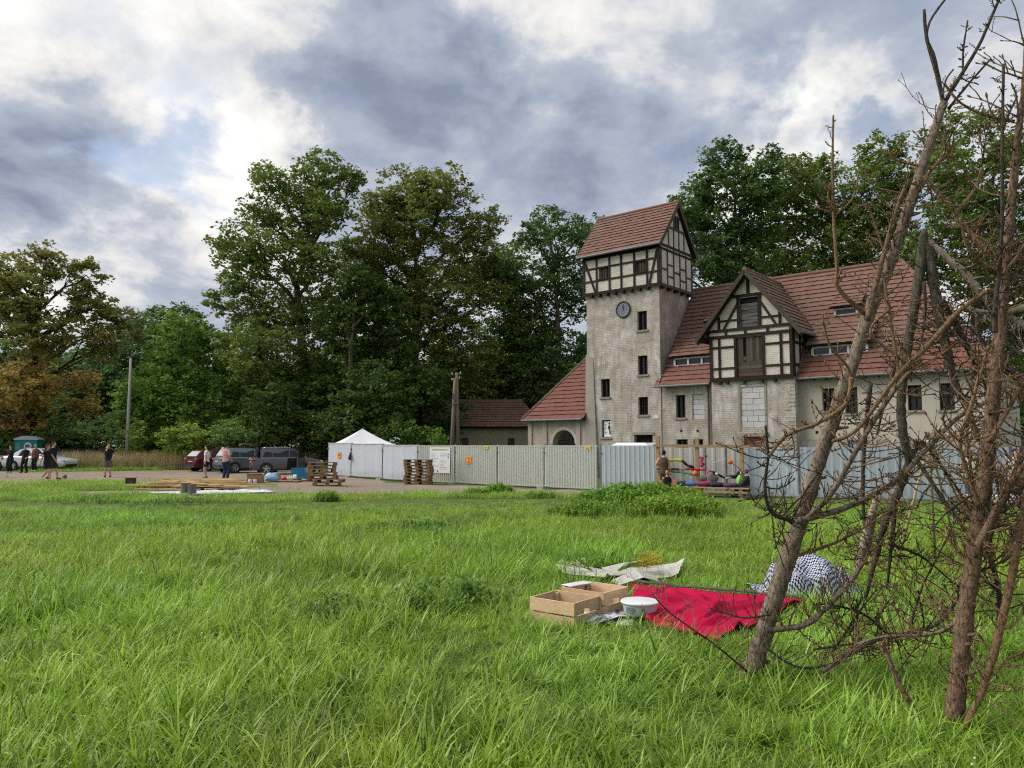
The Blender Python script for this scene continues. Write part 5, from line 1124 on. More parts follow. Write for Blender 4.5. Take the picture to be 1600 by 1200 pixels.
# wooden A pole
c = at(711, 696, 46); ap = empty('utility_pole', (c.x, c.y, 0), 0, 'wooden A shaped utility pole with two legs behind the notice board', 'pole')
zt_ = at(712, 582, 46).z; POLEW = pm('pole_wood', (.20, .15, .115), (.13, .10, .08), 4, .9, bump=.4, bs=14, stretch=(4, 4, .5))
MB().tube([(-.27, 0, -.1), (-.02, 0, zt_ - .35)], [.13, .10], 10).build('pole_leg', POLEW, ap, True); MB().tube([(.22, .1, -.1), (.07, .1, zt_)], [.13, .09], 10).build('pole_leg', POLEW, ap, True)
MB().beam((-.25, -.12, 4.3), (.25, -.12, 4.4), .1, .06).build('cross_brace', POLEW, ap); MB().bb(-.16, .0, -.22, -.10, 4.6, 4.95).build('junction_box', STUMP, ap)
for k, (x, z) in enumerate(((-.2, zt_ - .5), (.26, zt_ - .4), (-.2, zt_ - .15), (.3, zt_ - .1))): MB().tube([(.05, .05, z), (x, .0, z + .03)], .018, 6).build('insulator_arm', POST, ap); MB().lathe([(.03, 0), (.04, .03), (.025, .06), (.035, .09), (.015, .12)], 8, Matrix.Translation((x, 0, z + .03))).build('insulator', WHITEP, ap, True)
# concrete lamp post
c = at(199, 690, 54); lp = empty('lamp_post', (c.x, c.y, float(gz(c.x, c.y))), 0, 'slim concrete lamp post with a curved arm in front of the round tree', 'lamp post'); zt_ = at(199, 563, 54).z
MB().tube([(0, 0, -.1), (0, 0, zt_)], [.13, .085], 8).build('shaft', pm('post_concrete', (.36, .355, .34), (.29, .285, .275), 4, .9), lp, True)
MB().tube([(0, 0, zt_ - .1), (.05, 0, zt_ + .15), (.3, 0, zt_ + .35), (.62, 0, zt_ + .40)], [.035, .03, .028, .028], 8).build('arm', POST, lp, True); mb = MB(); mb.ell((.78, 0, zt_ + .39), (.22, .09, .07), 12, 6); mb.build('lamp_head', ZINC, lp, True)
MB().tube([(0, 0, zt_ - .02), (-.3, 0, zt_ + .1)], .025, 6).build('bracket', POST, lp)
def cable(p, q, sag, label):
    o = MB().tube(curve(p, q, -sag, 14), .016, 4).build('overhead_cable', INK); tag(o, label, 'cable')
cable(at(0, 654, 56), at(400, 650, 58), .35, 'thin overhead cable in front of the shrubs')
# teal toilet cabin
TEAL = pm('teal_plastic', (.015, .20, .20), (.012, .165, .165), 3, .45); c = at(44, 715, 55.5); tcb = empty('toilet_cabin', (c.x, c.y, float(gz(c.x, c.y))), R(14), 'teal portable toilet cabin with a round white emblem behind the silver car', 'toilet')
MB().bb(-.72, .72, -.6, .6, .05, 2.05).build('cabin', TEAL, tcb); mb = MB(); mb.prism([(-.78, 2.05), (.78, 2.05), (.78, 2.14), (.25, 2.34), (-.25, 2.34), (-.78, 2.14)], lambda a, z: (a, -.66, z), lambda a, z: (a, .66, z)); mb.build('roof', pm('cabin_roof', (.42, .50, .48), (.34, .42, .4), 3, .5), tcb, fix=True)
em = MB().lathe([(0, 0), (.25, 0), (.25, .012)], 24, Matrix.Translation((.14, -.602, 1.62)) @ Matrix.Rotation(R(90), 4, 'X')).build('emblem', WHITEP, tcb)
mb = MB(); mb.ell((.12, -.616, 1.66), (.12, .003, .05), 8, 5, Matrix.Rotation(R(-30), 3, 'Y')); mb.ell((.20, -.616, 1.58), (.07, .003, .09), 8, 5); mb.ell((.05, -.616, 1.56), (.06, .003, .04), 8, 5); mb.build('emblem_figure', pm('emblem_blue', (.05, .06, .15), (.04, .05, .12), 3, .5), em)
MB().bb(-.66, -.34, -.612, -.602, 1.3, 1.85).build('vent_panel', pm('vent_teal', (.10, .26, .26), (.08, .22, .22), 3, .5), tcb); MB().bb(-.3, .68, -.62, -.602, .15, 1.2).build('door', TEAL, tcb); MB().bb(-.74, -.70, -.62, -.58, .05, 2.05).build('corner_post', pm('teal_dark', (.01, .12, .12), (.01, .1, .1), 3, .5), tcb)
# football
c = gr(101, 748); fb = empty('football', (c.x, c.y, c.z + .11), 0, 'brown and white football on the track beside the walking couple', 'ball'); MB().ell((0, 0, 0), (.11, .11, .11), 18, 12).build('ball', pm('ball_leather', (.30, .22, .12), (.24, .17, .1), 3, .6), fb, True)
mb = MB(); phi = (1 + 5 ** .5) / 2
for v in ((0, 1, phi), (0, -1, phi), (0, 1, -phi), (0, -1, -phi), (1, phi, 0), (-1, phi, 0), (1, -phi, 0), (-1, -phi, 0), (phi, 0, 1), (-phi, 0, 1), (phi, 0, -1), (-phi, 0, -1)):
    d = Vector(v).normalized(); Mx = d.to_track_quat('Z', 'Y').to_matrix().to_4x4(); mb.lathe([(.0, .1115), (.038, .1055)], 5, Mx, False)
mb.build('panel_patch', INK, fb)
# ================================================================== CARS
GLASS = pm('car_glass', (.010, .012, .013), (.016, .018, .02), 2, .05, spec=.4); TYRE = pm('tyre', (.018, .018, .018), (.026, .026, .026), 8, .9); RIM = pm('alloy_rim', (.45, .46, .47), (.38, .39, .4), 4, .3, metal=.8); TRIM = pm('black_trim', (.02, .02, .021), (.03, .03, .03), 4, .6); TAIL = pm('tail_lamp', (.35, .012, .012), (.25, .01, .01), 4, .2, spec=.6); CHROME = pm('chrome', (.6, .6, .62), (.55, .55, .57), 3, .15, metal=.9); PLATE = pm('number_plate', (.65, .65, .62), (.6, .6, .57), 3, .5); HEAD = pm('headlamp', (.55, .57, .6), (.45, .47, .5), 3, .1, spec=.7)
def paint(name, c, metal=.35, rough=.25): return pm(name, c, tuple(x * .93 for x in c), 1.5, rough, metal=metal, spec=.5)
def loft(stations, ring, mb, cap=(True, True)):
    n = None; base = len(mb.v); vs = []; 
    for st in stations:
        half = ring(st); full = [(y, z) for y, z in half] + [(-y, z) for y, z in half[::-1]]; n = len(full); vs += [(st[0], y, z) for y, z in full]
    fs = []
    for i in range(len(stations) - 1):
        for j in range(n): fs.append((i * n + j, i * n + (j + 1) % n, (i + 1) * n + (j + 1) % n, (i + 1) * n + j))
    if cap[0]: fs.append(tuple(range(n - 1, -1, -1)))
    if cap[1]: fs.append(tuple(range((len(stations) - 1) * n, len(stations) * n)))
    mb.add(vs, fs)
def car(name, loc, rz, label, pmat, spec, group='cars parked by the track', tailgate=False, door_open=False):
    L_, Wd, H_ = spec['L'], spec['W'], spec['H']; hw = Wd / 2; gc = spec.get('gc', .2); wr = spec.get('wr', .34); belt = spec.get('belt', H_ * .60); hood = spec.get('hood', belt - .08)
    root = empty(name, loc, rz, label, 'car', group)
    xr, xf = -L_ / 2, L_ / 2; wb = spec['wb']; xwr = -wb / 2 - .02; xwf = wb / 2 - .02
    S = [(xr, gc + .22, belt - .30, hw * .86), (xr + .05, gc + .10, belt - .10, hw * .93), (xr + .18, gc + .04, belt, hw * .97), (xwr, gc, belt + .015, hw), (0, gc, belt, hw), (xwf - .55, gc, belt - .03, hw), (xwf - .2, gc, hood, hw), (xwf + .25, gc + .02, hood - .06, hw * .985), (xf - .22, gc + .04, hood - .14, hw * .93), (xf - .06, gc + .1, hood - .26, hw * .84), (xf, gc + .2, hood - .34, hw * .72)]
    def ring(s):
        x, zl, zb_, w = s; zm = zl + (zb_ - zl) * .55
        return [(0, zl), (w * .88, zl), (w * .97, zl + .08), (w, zl + (zb_ - zl) * .35), (w, zm), (w * .985, zb_ - .06), (w * .93, zb_), (w * .5, zb_ + .02), (0, zb_ + .03)]
    mb = MB(); loft(S, ring, mb)
    # cabin
    cr, cf = spec['cab']; rr, rfz = spec['roof']       # rear/front x at belt, rear/front x at roof
    tw_ = hw * .74
    C_ = [(cr, belt - .02, belt + .03, hw * .90, hw * .86), (cr + (rr - cr) * .55, belt - .02, belt + (H_ - belt) * .55, hw * .92, hw * .82), (rr, belt - .02, H_ - .06, hw * .93, tw_), (rr + .25, belt - .02, H_ - .015, hw * .93, tw_), ((rr + rfz) / 2, belt - .02, H_, hw * .93, tw_), (rfz, belt - .02, H_ - .045, hw * .93, tw_), (rfz + (cf - rfz) * .5, belt - .02, belt + (H_ - .05 - belt) * .53, hw * .93, hw * .82), (cf, belt - .05, belt + .0, hw * .92, hw * .86)]
    def cring(s): x, z0, z1, w0, w1 = s; return [(0, z0), (w0, z0), (w0 * .99, z0 + .03), ((w0 * .35 + w1 * .65), z0 + (z1 - z0) * .62), (w1, z1 - .05 * (z1 - z0)), (w1 * .86, z1), (0, z1 + .01)]
    if tailgate: loft(C_[2:], cring, mb, (False, True))
    else: loft(C_, cring, mb)
    body = mb.build('body', pmat, root, True)
    md = body.modifiers.new('split', 'EDGE_SPLIT'); md.split_angle = R(32)
    def sy(z, base=hw * .93):  # cabin side at height z
        t = max(0, (z - belt + .02) / (H_ - .06 - belt + .02)); return (base + (base * .35 + tw_ * .65 - base) * min(t / .62, 1)) if t < .62 else ((base * .35 + tw_ * .65) + (tw_ - (base * .35 + tw_ * .65)) * (t - .62) / .33)
    g0, g1 = belt + .04, H_ - .13
    ws = spec['windows']
    for (xa, xb, xc, xd) in ws:                        # bottom rear, bottom front, top front, top rear
        for s in (-1, 1):
            if door_open and s < 0 and xa == ws[-1][0]: pass
            zm = (g0 + g1) / 2; row = []
            for z, u0, u1 in ((g0, xa, xb), (zm, (xa + xd) / 2, (xb + xc) / 2), (g1, xd, xc)): row.append([(u0, s * (sy(z) + .010), z), (u1, s * (sy(z) + .010), z)])
            m2 = MB(); 
            for p, q in zip(row, row[1:]): m2.quad(p[0], p[1], q[1], q[0])
            m2.build('side_window', GLASS, root)
            MB().tube([row[0][0], row[0][1]], .012, 5).build('window_trim', CHROME if spec.get('chrome') else TRIM, root)
    y0_, y1_ = hw * .80, tw_ * .88
    def lp(a, b_, t): return a + (b_ - a) * t
    wsx = [(lp(cf, rfz, t), lp(belt + .0, H_ - .05, t), lp(y0_, y1_, t)) for t in (.10, .5, .92)]
    m2 = MB()
    for p, q in zip(wsx, wsx[1:]): m2.quad((p[0] + .02, -p[2], p[1] + .025), (p[0] + .02, p[2], p[1] + .025), (q[0] + .02, q[2], q[1] + .025), (q[0] + .02, -q[2], q[1] + .025))
    m2.build('windscreen', GLASS, root)
    if not tailgate:
        rwx = [(lp(cr, rr, t), lp(belt + .03, H_ - .06, t), lp(y0_, y1_, t)) for t in (.12, .5, .86)]; m2 = MB()
        for p, q in zip(rwx, rwx[1:]): m2.quad((p[0] - .025, p[2], p[1] + .015), (p[0] - .025, -p[2], p[1] + .015), (q[0] - .025, -q[2], q[1] + .015), (q[0] - .025, q[2], q[1] + .015))
        m2.build('rear_window', spec.get('rwin', GLASS), root)
    else:
        MB().quad((xr + .25, -hw * .9, belt + .04), (xr + .25, hw * .9, belt + .04), (rr + .02, tw_, H_ - .08), (rr + .02, -tw_, H_ - .08)).build('boot_opening_shade', DARKIN, root)  # dark sheet closes the boot, its shade painted as colour
        m2 = MB(); hx, hz = rr + .05, H_ - .03; an = R(38); Lg = 1.0
        g = [(hx, hz + .02), (hx - .55, hz + .27), (hx - 1.12, hz + .30), (hx - 1.26, hz + .20)]
        for (a0, a1, mt, nm, w_) in ((g[0], g[1], GLASS, 'tailgate_window', 1.75), (g[1], g[2], pmat, 'tailgate', 1.9), (g[2], g[3], pmat, 'tailgate_lip', 1.9)): MB().beam((a0[0], 0, a0[1]), (a1[0], 0, a1[1]), tw_ * w_, .08, (0, 0, 1)).build(nm, mt, root)
        for s in (-1, 1): MB().tube([(rr, s * tw_ * .9, H_ - .2), (hx - .5, s * tw_ * .85, hz + .22)], .015, 5).build('gas_strut', TRIM, root)
        MB().quad((xr + .052, -hw * .75, .62), (xr + .052, hw * .75, .62), (xr + .10, hw * .8, belt), (xr + .10, -hw * .8, belt)).build('boot_floor', DARKIN, root)  # upright dark sheet painting the shade of the boot
    for x in (xwr, xwf):
        for s in (-1, 1):
            Mx = Matrix.Translation((x, s * (hw - .10), wr)) @ Matrix.Rotation(R(-90 * s), 4, 'X')
            ac = MB().lathe([(wr + .06, -.02), (wr + .06, .108), (wr - .02, .108)], 22, Mx, False); ac.build('wheel_arch', TRIM, root)
            wh = MB().lathe([(wr * .66, .02), (wr * .97, .0), (wr, .03), (wr, .10), (wr * .95, .128), (wr * .68, .13), (wr * .66, .09)], 24, Mx).build('wheel', TYRE, root, True)
            MB().lathe([(0, .095), (wr * .16, .10), (wr * .66, .085)], 24, Mx, False).build('brake_disc', TRIM, wh)
            m2 = MB()
            for k in range(5): a = 2 * math.pi * k / 5 + .3; m2.beam(Mx @ Vector((0, 0, .115)), Mx @ Vector((wr * .62 * math.cos(a), wr * .62 * math.sin(a), .118)), .085, .02, tuple(Mx.to_3x3() @ Vector((0, 0, 1))))
            m2.lathe([(wr * .58, .10), (wr * .67, .132), (wr * .70, .10)], 24, Mx, False); m2.build('rim', RIM, wh)
    for s in (-1, 1):
        mt = MB(); mt.ell((xr + .10, s * hw * .84, belt - .12), (.16, .16, .10), 10, 6); mt.build('tail_lamp', TAIL, root, True)
        mt = MB(); mt.ell((xf - .22, s * hw * .74, hood - .22), (.22, .16, .075), 10, 6); mt.build('headlamp', HEAD, root, True)
        mt = MB(); mt.ell((cf - .42, s * (hw + .10), belt + .09), (.07, .11, .075), 10, 6); mt.build('wing_mirror', pmat, root, True)
        for xh_ in spec.get('handles', ()): MB().bb(xh_ - .09, xh_ + .09, s * (hw + .004) - .012, s * (hw + .004) + .012, belt - .15, belt - .12).build('door_handle', pmat, root)
        for xl_ in spec.get('seams', ()): MB().bb(xl_ - .006, xl_ + .006, s * (hw - .004) - .006, s * (hw - .004) + .006, gc + .12, belt - .06).build('door_seam', TRIM, root)
        MB().bb(xwr + wr + .1, xwf - wr - .1, s * hw * .985 - .02, s * hw * .985 + .012, gc - .01, gc + .10).build('sill', TRIM, root)
    MB().bb(xr - .03, xr + .2, -hw * .80, hw * .80, gc + .12, gc + .30).build('rear_bumper', spec.get('bump', TRIM), root)
    MB().bb(xf - .2, xf + .012, -hw * .62, hw * .62, gc + .10, gc + .22).build('front_bumper', TRIM, root)
    MB().bb(xr + .0, xr + .03, -.26, .26, belt - .34, belt - .23).build('number_plate', PLATE, root)
    if spec.get('rails'):
        for s in (-1, 1): MB().tube([(rr + .2, s * tw_ * .86, H_ + .0), (rr + .3, s * tw_ * .88, H_ + .05), (rfz - .3, s * tw_ * .88, H_ + .05), (rfz - .2, s * tw_ * .86, H_ - .01)], .015, 6).build('roof_rail', CHROME if spec.get('chrome') else TRIM, root)
    if door_open:
        hx = cf - .14; Mx = Matrix.Translation((hx, -hw, 0)) @ Matrix.Rotation(R(58), 4, 'Z')
        d_ = MB(); d_.box((-.55, 0, (gc + belt) / 2 + .04), (1.1, .06, belt - gc - .05), Mx); dr_ = d_.build('door', pmat, root); MB().box((-.55, .035, (gc + belt) / 2), (.98, .02, belt - gc - .2), Mx).build('door_lining', TRIM, dr_); MB().box((-.5, .0, belt + .22), (.85, .02, .36), Mx).build('door_window', GLASS, dr_)
        MB().quad((hx - 1.1, -hw - .012, gc + .1), (hx, -hw - .012, gc + .1), (hx - .05, -hw - .012, belt - .02), (hx - 1.05, -hw - .012, belt - .02)).build('door_opening_shade', DARKIN, root)  # dark sheet on the uncut body side, cabin shade as colour
    return root
SUV = dict(L=4.45, W=1.85, H=1.66, gc=.26, wr=.36, wb=2.67, belt=1.04, hood=1.03, cab=(-2.05, 1.12), roof=(-1.72, .35), windows=[(-1.62, -1.0, -1.0, -1.35), (-.95, .02, .02, -.95), (.08, .92, .38, .08)], chrome=True, rails=True, handles=(-.75, .25), seams=(-.98, .05, 1.05))
HATCH = dict(L=4.1, W=1.75, H=1.46, gc=.2, wr=.31, wb=2.52, belt=.92, hood=.86, cab=(-1.98, 1.1), roof=(-1.55, .3), windows=[(-1.55, -1.05, -1.05, -1.35), (-1.0, -.05, -.05, -.98), (.0, .85, .35, .0)], handles=(-.75, .2), seams=(-1.02, -.02, .95))
EST = dict(L=4.4, W=1.74, H=1.46, gc=.19, wr=.31, wb=2.53, belt=.93, hood=.87, cab=(-1.6, 1.15), roof=(-.98, .38), windows=[(-1.0, -.1, -.1, -.85), (-.05, .92, .42, -.05)], handles=(-.7, .25), seams=(-.08, .98))
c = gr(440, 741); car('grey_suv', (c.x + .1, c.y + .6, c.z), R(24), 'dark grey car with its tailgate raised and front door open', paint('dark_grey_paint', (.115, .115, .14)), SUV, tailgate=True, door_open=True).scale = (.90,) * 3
c = gr(372, 740); car('teal_suv', (c.x - .1, c.y + 2.2, c.z), R(40), 'blue grey car with red rear lamps parked between the red and the dark grey car', paint('blue_grey_paint', (.15, .20, .215)), dict(SUV, chrome=False, rwin=HEAD)).scale = (.90,) * 3
c = gr(330, 737); car('red_hatchback', (c.x - .3, c.y + 2.0, c.z), R(48), 'dark red hatchback behind the woman in the white shirt', paint('dark_red_paint', (.075, .010, .018)), dict(HATCH, rwin=HEAD)).scale = (.95,) * 3
c = gr(52, 735.5); car('silver_car', (c.x - .1, c.y + .9, c.z), R(-6), 'silver car parked on the verge behind the people in black', paint('silver_paint', (.68, .70, .74)), EST)
c = gr(-18, 735.5); car('white_car', (c.x - 1.2, c.y + 1.8, c.z), R(-6), 'pale car just behind the silver car', paint('pale_paint', (.48, .52, .5)), HATCH)
# ================================================================== PEOPLE
def remeshed(mb, name, voxel, it=3):
    me = mb.mesh('tmp'); o = bpy.data.objects.new('tmp', me); COL.objects.link(o)
    md = o.modifiers.new('r', 'REMESH'); md.mode = 'VOXEL'; md.voxel_size = voxel; md.use_smooth_shade = True
    if it: s = o.modifiers.new('s', 'SMOOTH'); s.factor = .5; s.iterations = it
    dg = bpy.context.evaluated_depsgraph_get(); out = bpy.data.meshes.new_from_object(o.evaluated_get(dg)); out.name = name; out.materials.clear()
    bpy.data.objects.remove(o); bpy.data.meshes.remove(me); return out
def ik(a, t, l1, l2, pole):
    a = Vector(a); t = Vector(t); d = t - a; L_ = min(d.length, (l1 + l2) * .999); d.normalize(); t = a + d * L_
    x = (l1 * l1 - l2 * l2 + L_ * L_) / (2 * L_); h = math.sqrt(max(0, l1 * l1 - x * x)); p = Vector(pole); p = (p - d * p.dot(d)).normalized(); return a + d * x + p * h, t
SKIN = pm('skin', (.52, .32, .24), (.46, .28, .21), 6, .6)
CL = {}
def cm(c):
    if c not in CL: CL[c] = pm('fabric_%d' % len(CL), c, tuple(x * .8 for x in c), 7, .9, bump=.3, bs=14)
    return CL[c]
BLACK_, WHITE_ = (.014, .014, .017), (.60, .60, .58)
def person(px, py, face, label, shirt, legs, hair, h=1.72, lf=(-.11, 0, 0), rf=(.11, 0, 0), lh=(-.27, .02, .80), rh=(.27, .02, .80), hipz=.90, lean=0., leglen=1.0, sleeve=.5, shoes=BLACK_, longhair=False, head_yaw=0., pos=None, base_z=None, cap=None, wide=1.0, skirt=False, group=None, elb=(0, -1, 0), print_=False):
    """leglen: share of leg covered (1 trousers, .35 shorts)"""
    c = gr(px, py) if pos is None else Vector(pos)
    if base_z is not None: c.z = base_z
    r = empty('person', c, R(face), label, 'person', group); s = h / 1.75; r.scale = (s, s, s)
    fw = Vector((0, math.sin(lean), 0)); dz = hipz - .90
    def T(x, y, z): # upper-body point, leaned about the hips
        v = Vector((x, y, z - .90)); y2 = v.y * math.cos(lean) + v.z * math.sin(lean); z2 = -v.y * math.sin(lean) + v.z * math.cos(lean); return Vector((x, y2, z2 + .90 + dz))
    hips = [Vector((-.095, 0, hipz)), Vector((.095, 0, hipz))]; sh = [T(-.185, -.01, 1.40), T(.185, -.01, 1.40)]
    ank = [Vector((lf[0], lf[1], lf[2] + .08)), Vector((rf[0], rf[1], rf[2] + .08))]; kn = []
    for i in (0, 1): k, a = ik(hips[i], ank[i], .43, .41, (0, 1, .05)); kn.append(k); ank[i] = a
    hand = [Vector(lh), Vector(rh)]; hand = [Vector((q.x, q.y, q.z + dz)) for q in hand]; el_ = []
    for i in (0, 1): sg_ = -1 if i == 0 else 1; e, q = ik(sh[i], hand[i], .29, .26, (sg_ * .5 + elb[0] * sg_, elb[1], -.1)); el_.append(e); hand[i] = q
    torso = [(.80, .145, .10), (.90, .165 * wide, .115), (1.05, .135 * wide, .098), (1.25, .165 * wide, .118), (1.38, .175, .10), (1.45, .12, .08), (1.50, .06, .06)]
    b = MB(); b.tube([T(0, 0, z) for z, _, _ in torso], [(rx, ry) for _, rx, ry in torso], 14)
    b.tube([T(0, 0, 1.44), T(0, .012, 1.56)], [.058, .052], 10); hc = T(0, .02, 1.635); b.ell(hc, (.073, .090, .112), 14, 10); b.ell(hc + Vector((0, .025, -.055)), (.055, .065, .06), 10, 7)
    hq = Matrix.Rotation(R(head_yaw), 3, 'Z')
    b.ell(hc + hq @ Vector((0, .095, -.015)), (.014, .018, .024), 8, 6)
    for sg_ in (-1, 1): b.ell(hc + hq @ Vector((sg_ * .074, -.005, -.012)), (.012, .02, .03), 8, 6)
    for i in (0, 1):
        sg_ = -1 if i == 0 else 1
        b.tube([sh[i] - Vector((sg_ * .04, 0, .01)), sh[i], sh[i].lerp(el_[i], .5), el_[i], el_[i].lerp(hand[i], .35), hand[i]], [.05, .054, .046, .038, .037, .025], 10)
        d = (hand[i] - el_[i]).normalized(); sd_ = d.cross(Vector((0, 1, 0))); sd_ = sd_.normalized() if sd_.length > .1 else Vector((1, 0, 0)); nrm = d.cross(sd_)
        pc = hand[i] + d * .05; b.ell(pc, (.036, .036, .036), 8, 6); b.tube([hand[i], hand[i] + d * .095], [(.024, .03), (.03, .018)], 8)
        for k in range(4):
            o_ = sd_ * (-.027 + .018 * k); ln_ = (.065, .078, .074, .058)[k]; p0 = hand[i] + d * .088 + o_; b.tube([p0, p0 + d * ln_ * .55 + nrm * .008, p0 + d * ln_ * .9 + nrm * .028], [.0095, .009, .0075], 6)
        b.tube([hand[i] + d * .03 + sd_ * .025, hand[i] + d * .07 + sd_ * .052, hand[i] + d * .10 + sd_ * .056], [.012, .011, .009], 6)
        b.tube([hips[i] + Vector((0, 0, .01)), hips[i].lerp(kn[i], .3), kn[i], kn[i].lerp(ank[i], .3), ank[i].lerp(kn[i], .1), ank[i] - Vector((0, 0, .03))], [.070 * wide, .085 * wide, .056, .057, .037, .038], 10)
        b.ell(ank[i] + Vector((0, .06, -.045)), (.042, .115, .035), 10, 6)
    body = link('body', remeshed(b, 'body', .0115, 3), SKIN, r)
    # clothes
    t = MB(); hem = .86 if not skirt else .80
    tt = [(hem, .150, .115)] + [q for q in torso if q[0] > hem + .03][:-1] + [(1.475, .085, .075)]
    t.tube([T(0, 0, z) for z, _, _ in tt], [(rx + .028, ry + .026) for _, rx, ry in tt], 14)
    for i in (0, 1):
        sg_ = -1 if i == 0 else 1
        if sleeve <= 0: continue
        pts = [sh[i] - Vector((sg_ * .06, 0, .015)), sh[i], sh[i].lerp(el_[i], min(1, sleeve) * .95)]; rad = [.062, .070, .064]
        if sleeve > 1: pts += [el_[i].lerp(hand[i], .45), el_[i].lerp(hand[i], .92)]; rad = [.062, .068, .056, .052, .042]
        t.tube(pts, rad, 10)
    sh_o = link('shirt', remeshed(t, 'shirt', .014, 2), cm(shirt), r)
    if print_:
        pp = MB(); pp.ell(T(.0, .150, 1.22), (.10, .012, .10), 10, 6); pp.build('shirt_print', cm((.06, .07, .09)), sh_o, True)
    g = MB(); g.tube([T(0, 0, .98), Vector((0, 0, hipz + .0)), Vector((0, 0, hipz - .09))], [(.172 * wide, .128), (.190 * wide, .140), (.170 * wide, .13)], 14)
    for i in (0, 1):
        if leglen > .5: pts = [hips[i], hips[i].lerp(kn[i], .4), kn[i], kn[i].lerp(ank[i], .45), ank[i].lerp(kn[i], .06)]; rad = [.108 * wide, .105 * wide, .082 * wide, .078 * wide, .070 * wide]
        else: e = hips[i].lerp(kn[i], leglen * 2); pts = [hips[i], hips[i].lerp(e, .5), e]; rad = [.108, .108, .108]
        g.tube(pts, rad, 10)
    link('trousers' if leglen > .5 else 'shorts', remeshed(g, 'trousers', .014, 2), cm(legs), r)
    for i in (0, 1):
        f = MB(); f.ell(ank[i] + Vector((0, .062, -.042)), (.050, .132, .045), 12, 7); f.tube([ank[i] + Vector((0, -.01, -.03)), ank[i] + Vector((0, -.01, .015))], [.05, .046], 10)
        for k, v in enumerate(f.v): f.v[k] = (v[0], v[1], max(v[2], ank[i].z - .08))
        f.build('shoe', cm(shoes), r, True)
    # hair and face
    hm = MB(); hm.ell(hc + Vector((0, -.016, .022)), (.084, .094, .108), 14, 10)
    for k, v in enumerate(hm.v):                        # open the cap over the face
        q = Vector(v) - hc; q2 = hq.inverted() @ q
        if q2.y > .035 and q2.z < .055: q2 = Vector((q2.x * .8, .03, q2.z)); q = hq @ q2; hm.v[k] = tuple(hc + q)
    if longhair: hm.tube([hc + Vector((0, -.06, .03)), hc + Vector((0, -.095, -.08)), hc + Vector((0, -.10, -.24))], [(.075, .05), (.085, .045), (.06, .03)], 10)
    hm.build('hair', cm(hair), r, True)
    if cap: k_ = MB(); k_.ell(hc + Vector((0, 0, .055)), (.092, .10, .075), 14, 8); k_.box((hc.x, hc.y + .11, hc.z + .05), (.14, .10, .015)); k_.build('cap', cm(cap), r, True)
    ey = MB()
    for sg_ in (-1, 1): ey.ell(hc + hq @ Vector((sg_ * .03, .088, .012)), (.011, .006, .007), 8, 5)
    ey.build('eyes', INK, r); mo = MB(); mo.ell(hc + hq @ Vector((0, .090, -.062)), (.022, .006, .006), 8, 5); mo.build('mouth', cm((.35, .12, .11)), r)
    return r
BRN, DBR, BLND = (.06, .032, .02), (.022, .014, .012), (.34, .22, .11)
person(72, 752.5, -90, 'woman in black T-shirt and shorts walking in white shoes', BLACK_, BLACK_, (.09, .035, .022), 1.70, lf=(-.09, -.30, .07), rf=(.09, .26, 0), lh=(-.25, .30, .92), rh=(.26, -.16, .86), leglen=.36, shoes=WHITE_, longhair=True)
person(81, 749.5, -90, 'man in black T-shirt and black shoes walking behind the woman in shorts', BLACK_, (.03, .03, .035), BRN, 1.84, lf=(-.1, .20, 0), rf=(.1, -.16, .03), leglen=.45)
person(15, 739, 172, 'person in black top and wide black trousers in front of the silver rear wheel', (.02, .018, .028), BLACK_, BRN, 1.64, lh=(.08, .20, 1.10), rh=(-.06, .22, 1.14), wide=1.15, shoes=WHITE_)
person(38, 739, 170, 'person in black standing with hand on hip before the silver car door', BLACK_, BLACK_, DBR, 1.66, lf=(-.18, 0, 0), rf=(.14, .05, 0), rh=(.2, .05, .98), lh=(-.2, .06, .98), shoes=BLACK_)
person(54, 736.5, 165, 'person in dark trousers and open brown jacket leaning on the silver car', (.15, .07, .05), BLACK_, BLND, 1.72, sleeve=1.5, shoes=WHITE_)
person(168, 745.5, 205, 'man in black T-shirt and grey green shorts with a hand at his chin', BLACK_, (.10, .115, .095), DBR, 1.76, lf=(-.12, 0, 0), rf=(.12, .03, 0), rh=(.07, .16, 1.46), lh=(-.21, .03, .98), leglen=.46, head_yaw=25)
person(322, 747.5, 100, 'woman in white printed T-shirt and black shorts with hand on hip', WHITE_, BLACK_, DBR, 1.66, rh=(.2, .02, .98), leglen=.33, shoes=(.12, .12, .13), longhair=True, print_=True, sleeve=.75)
person(352, 750, -20, 'man in pale pink shirt and navy trousers seen from behind', (.58, .36, .33), (.02, .035, .08), DBR, 1.74, lh=(-.12, .22, 1.45), rh=(.22, .12, .95), sleeve=.9)
# ================================================================== PLAY FRAME AT THE FENCE
fd = (F2 - FB).normalized(); fn = Vector((fd.y, -fd.x, 0))
if fn.y > 0: fn = -fn
def fl(px, py, off=.25):                                # point in front of the fence line seen at (px,py)
    a = FB + fn * off; r = ray(px, py); n = fn; k = (a - Vector((0, 0, CAMH))).dot(n) / r.dot(n); return Vector((0, 0, CAMH)) + r * k
fr0 = fl(1094, 770); frm = empty('play_frame', (fr0.x, fr0.y, 0), 0, 'frame of three wooden posts and a top beam hung with knitted garlands', 'frame')
for px, top in ((1028, 681), (1089, 684), (1158, 683)):
    p = fl(px, top); MB().beam((p.x - fr0.x, p.y - fr0.y, -.1), (p.x - fr0.x, p.y - fr0.y, p.z), .13, .11, fn).build('post', POSTW, frm)
a_, b_ = fl(1021, 696, .33), fl(1172, 698, .33); MB().beam((a_.x - fr0.x, a_.y - fr0.y, a_.z), (b_.x - fr0.x, b_.y - fr0.y, b_.z), .10, .05, fn).build('beam', POSTW, frm)
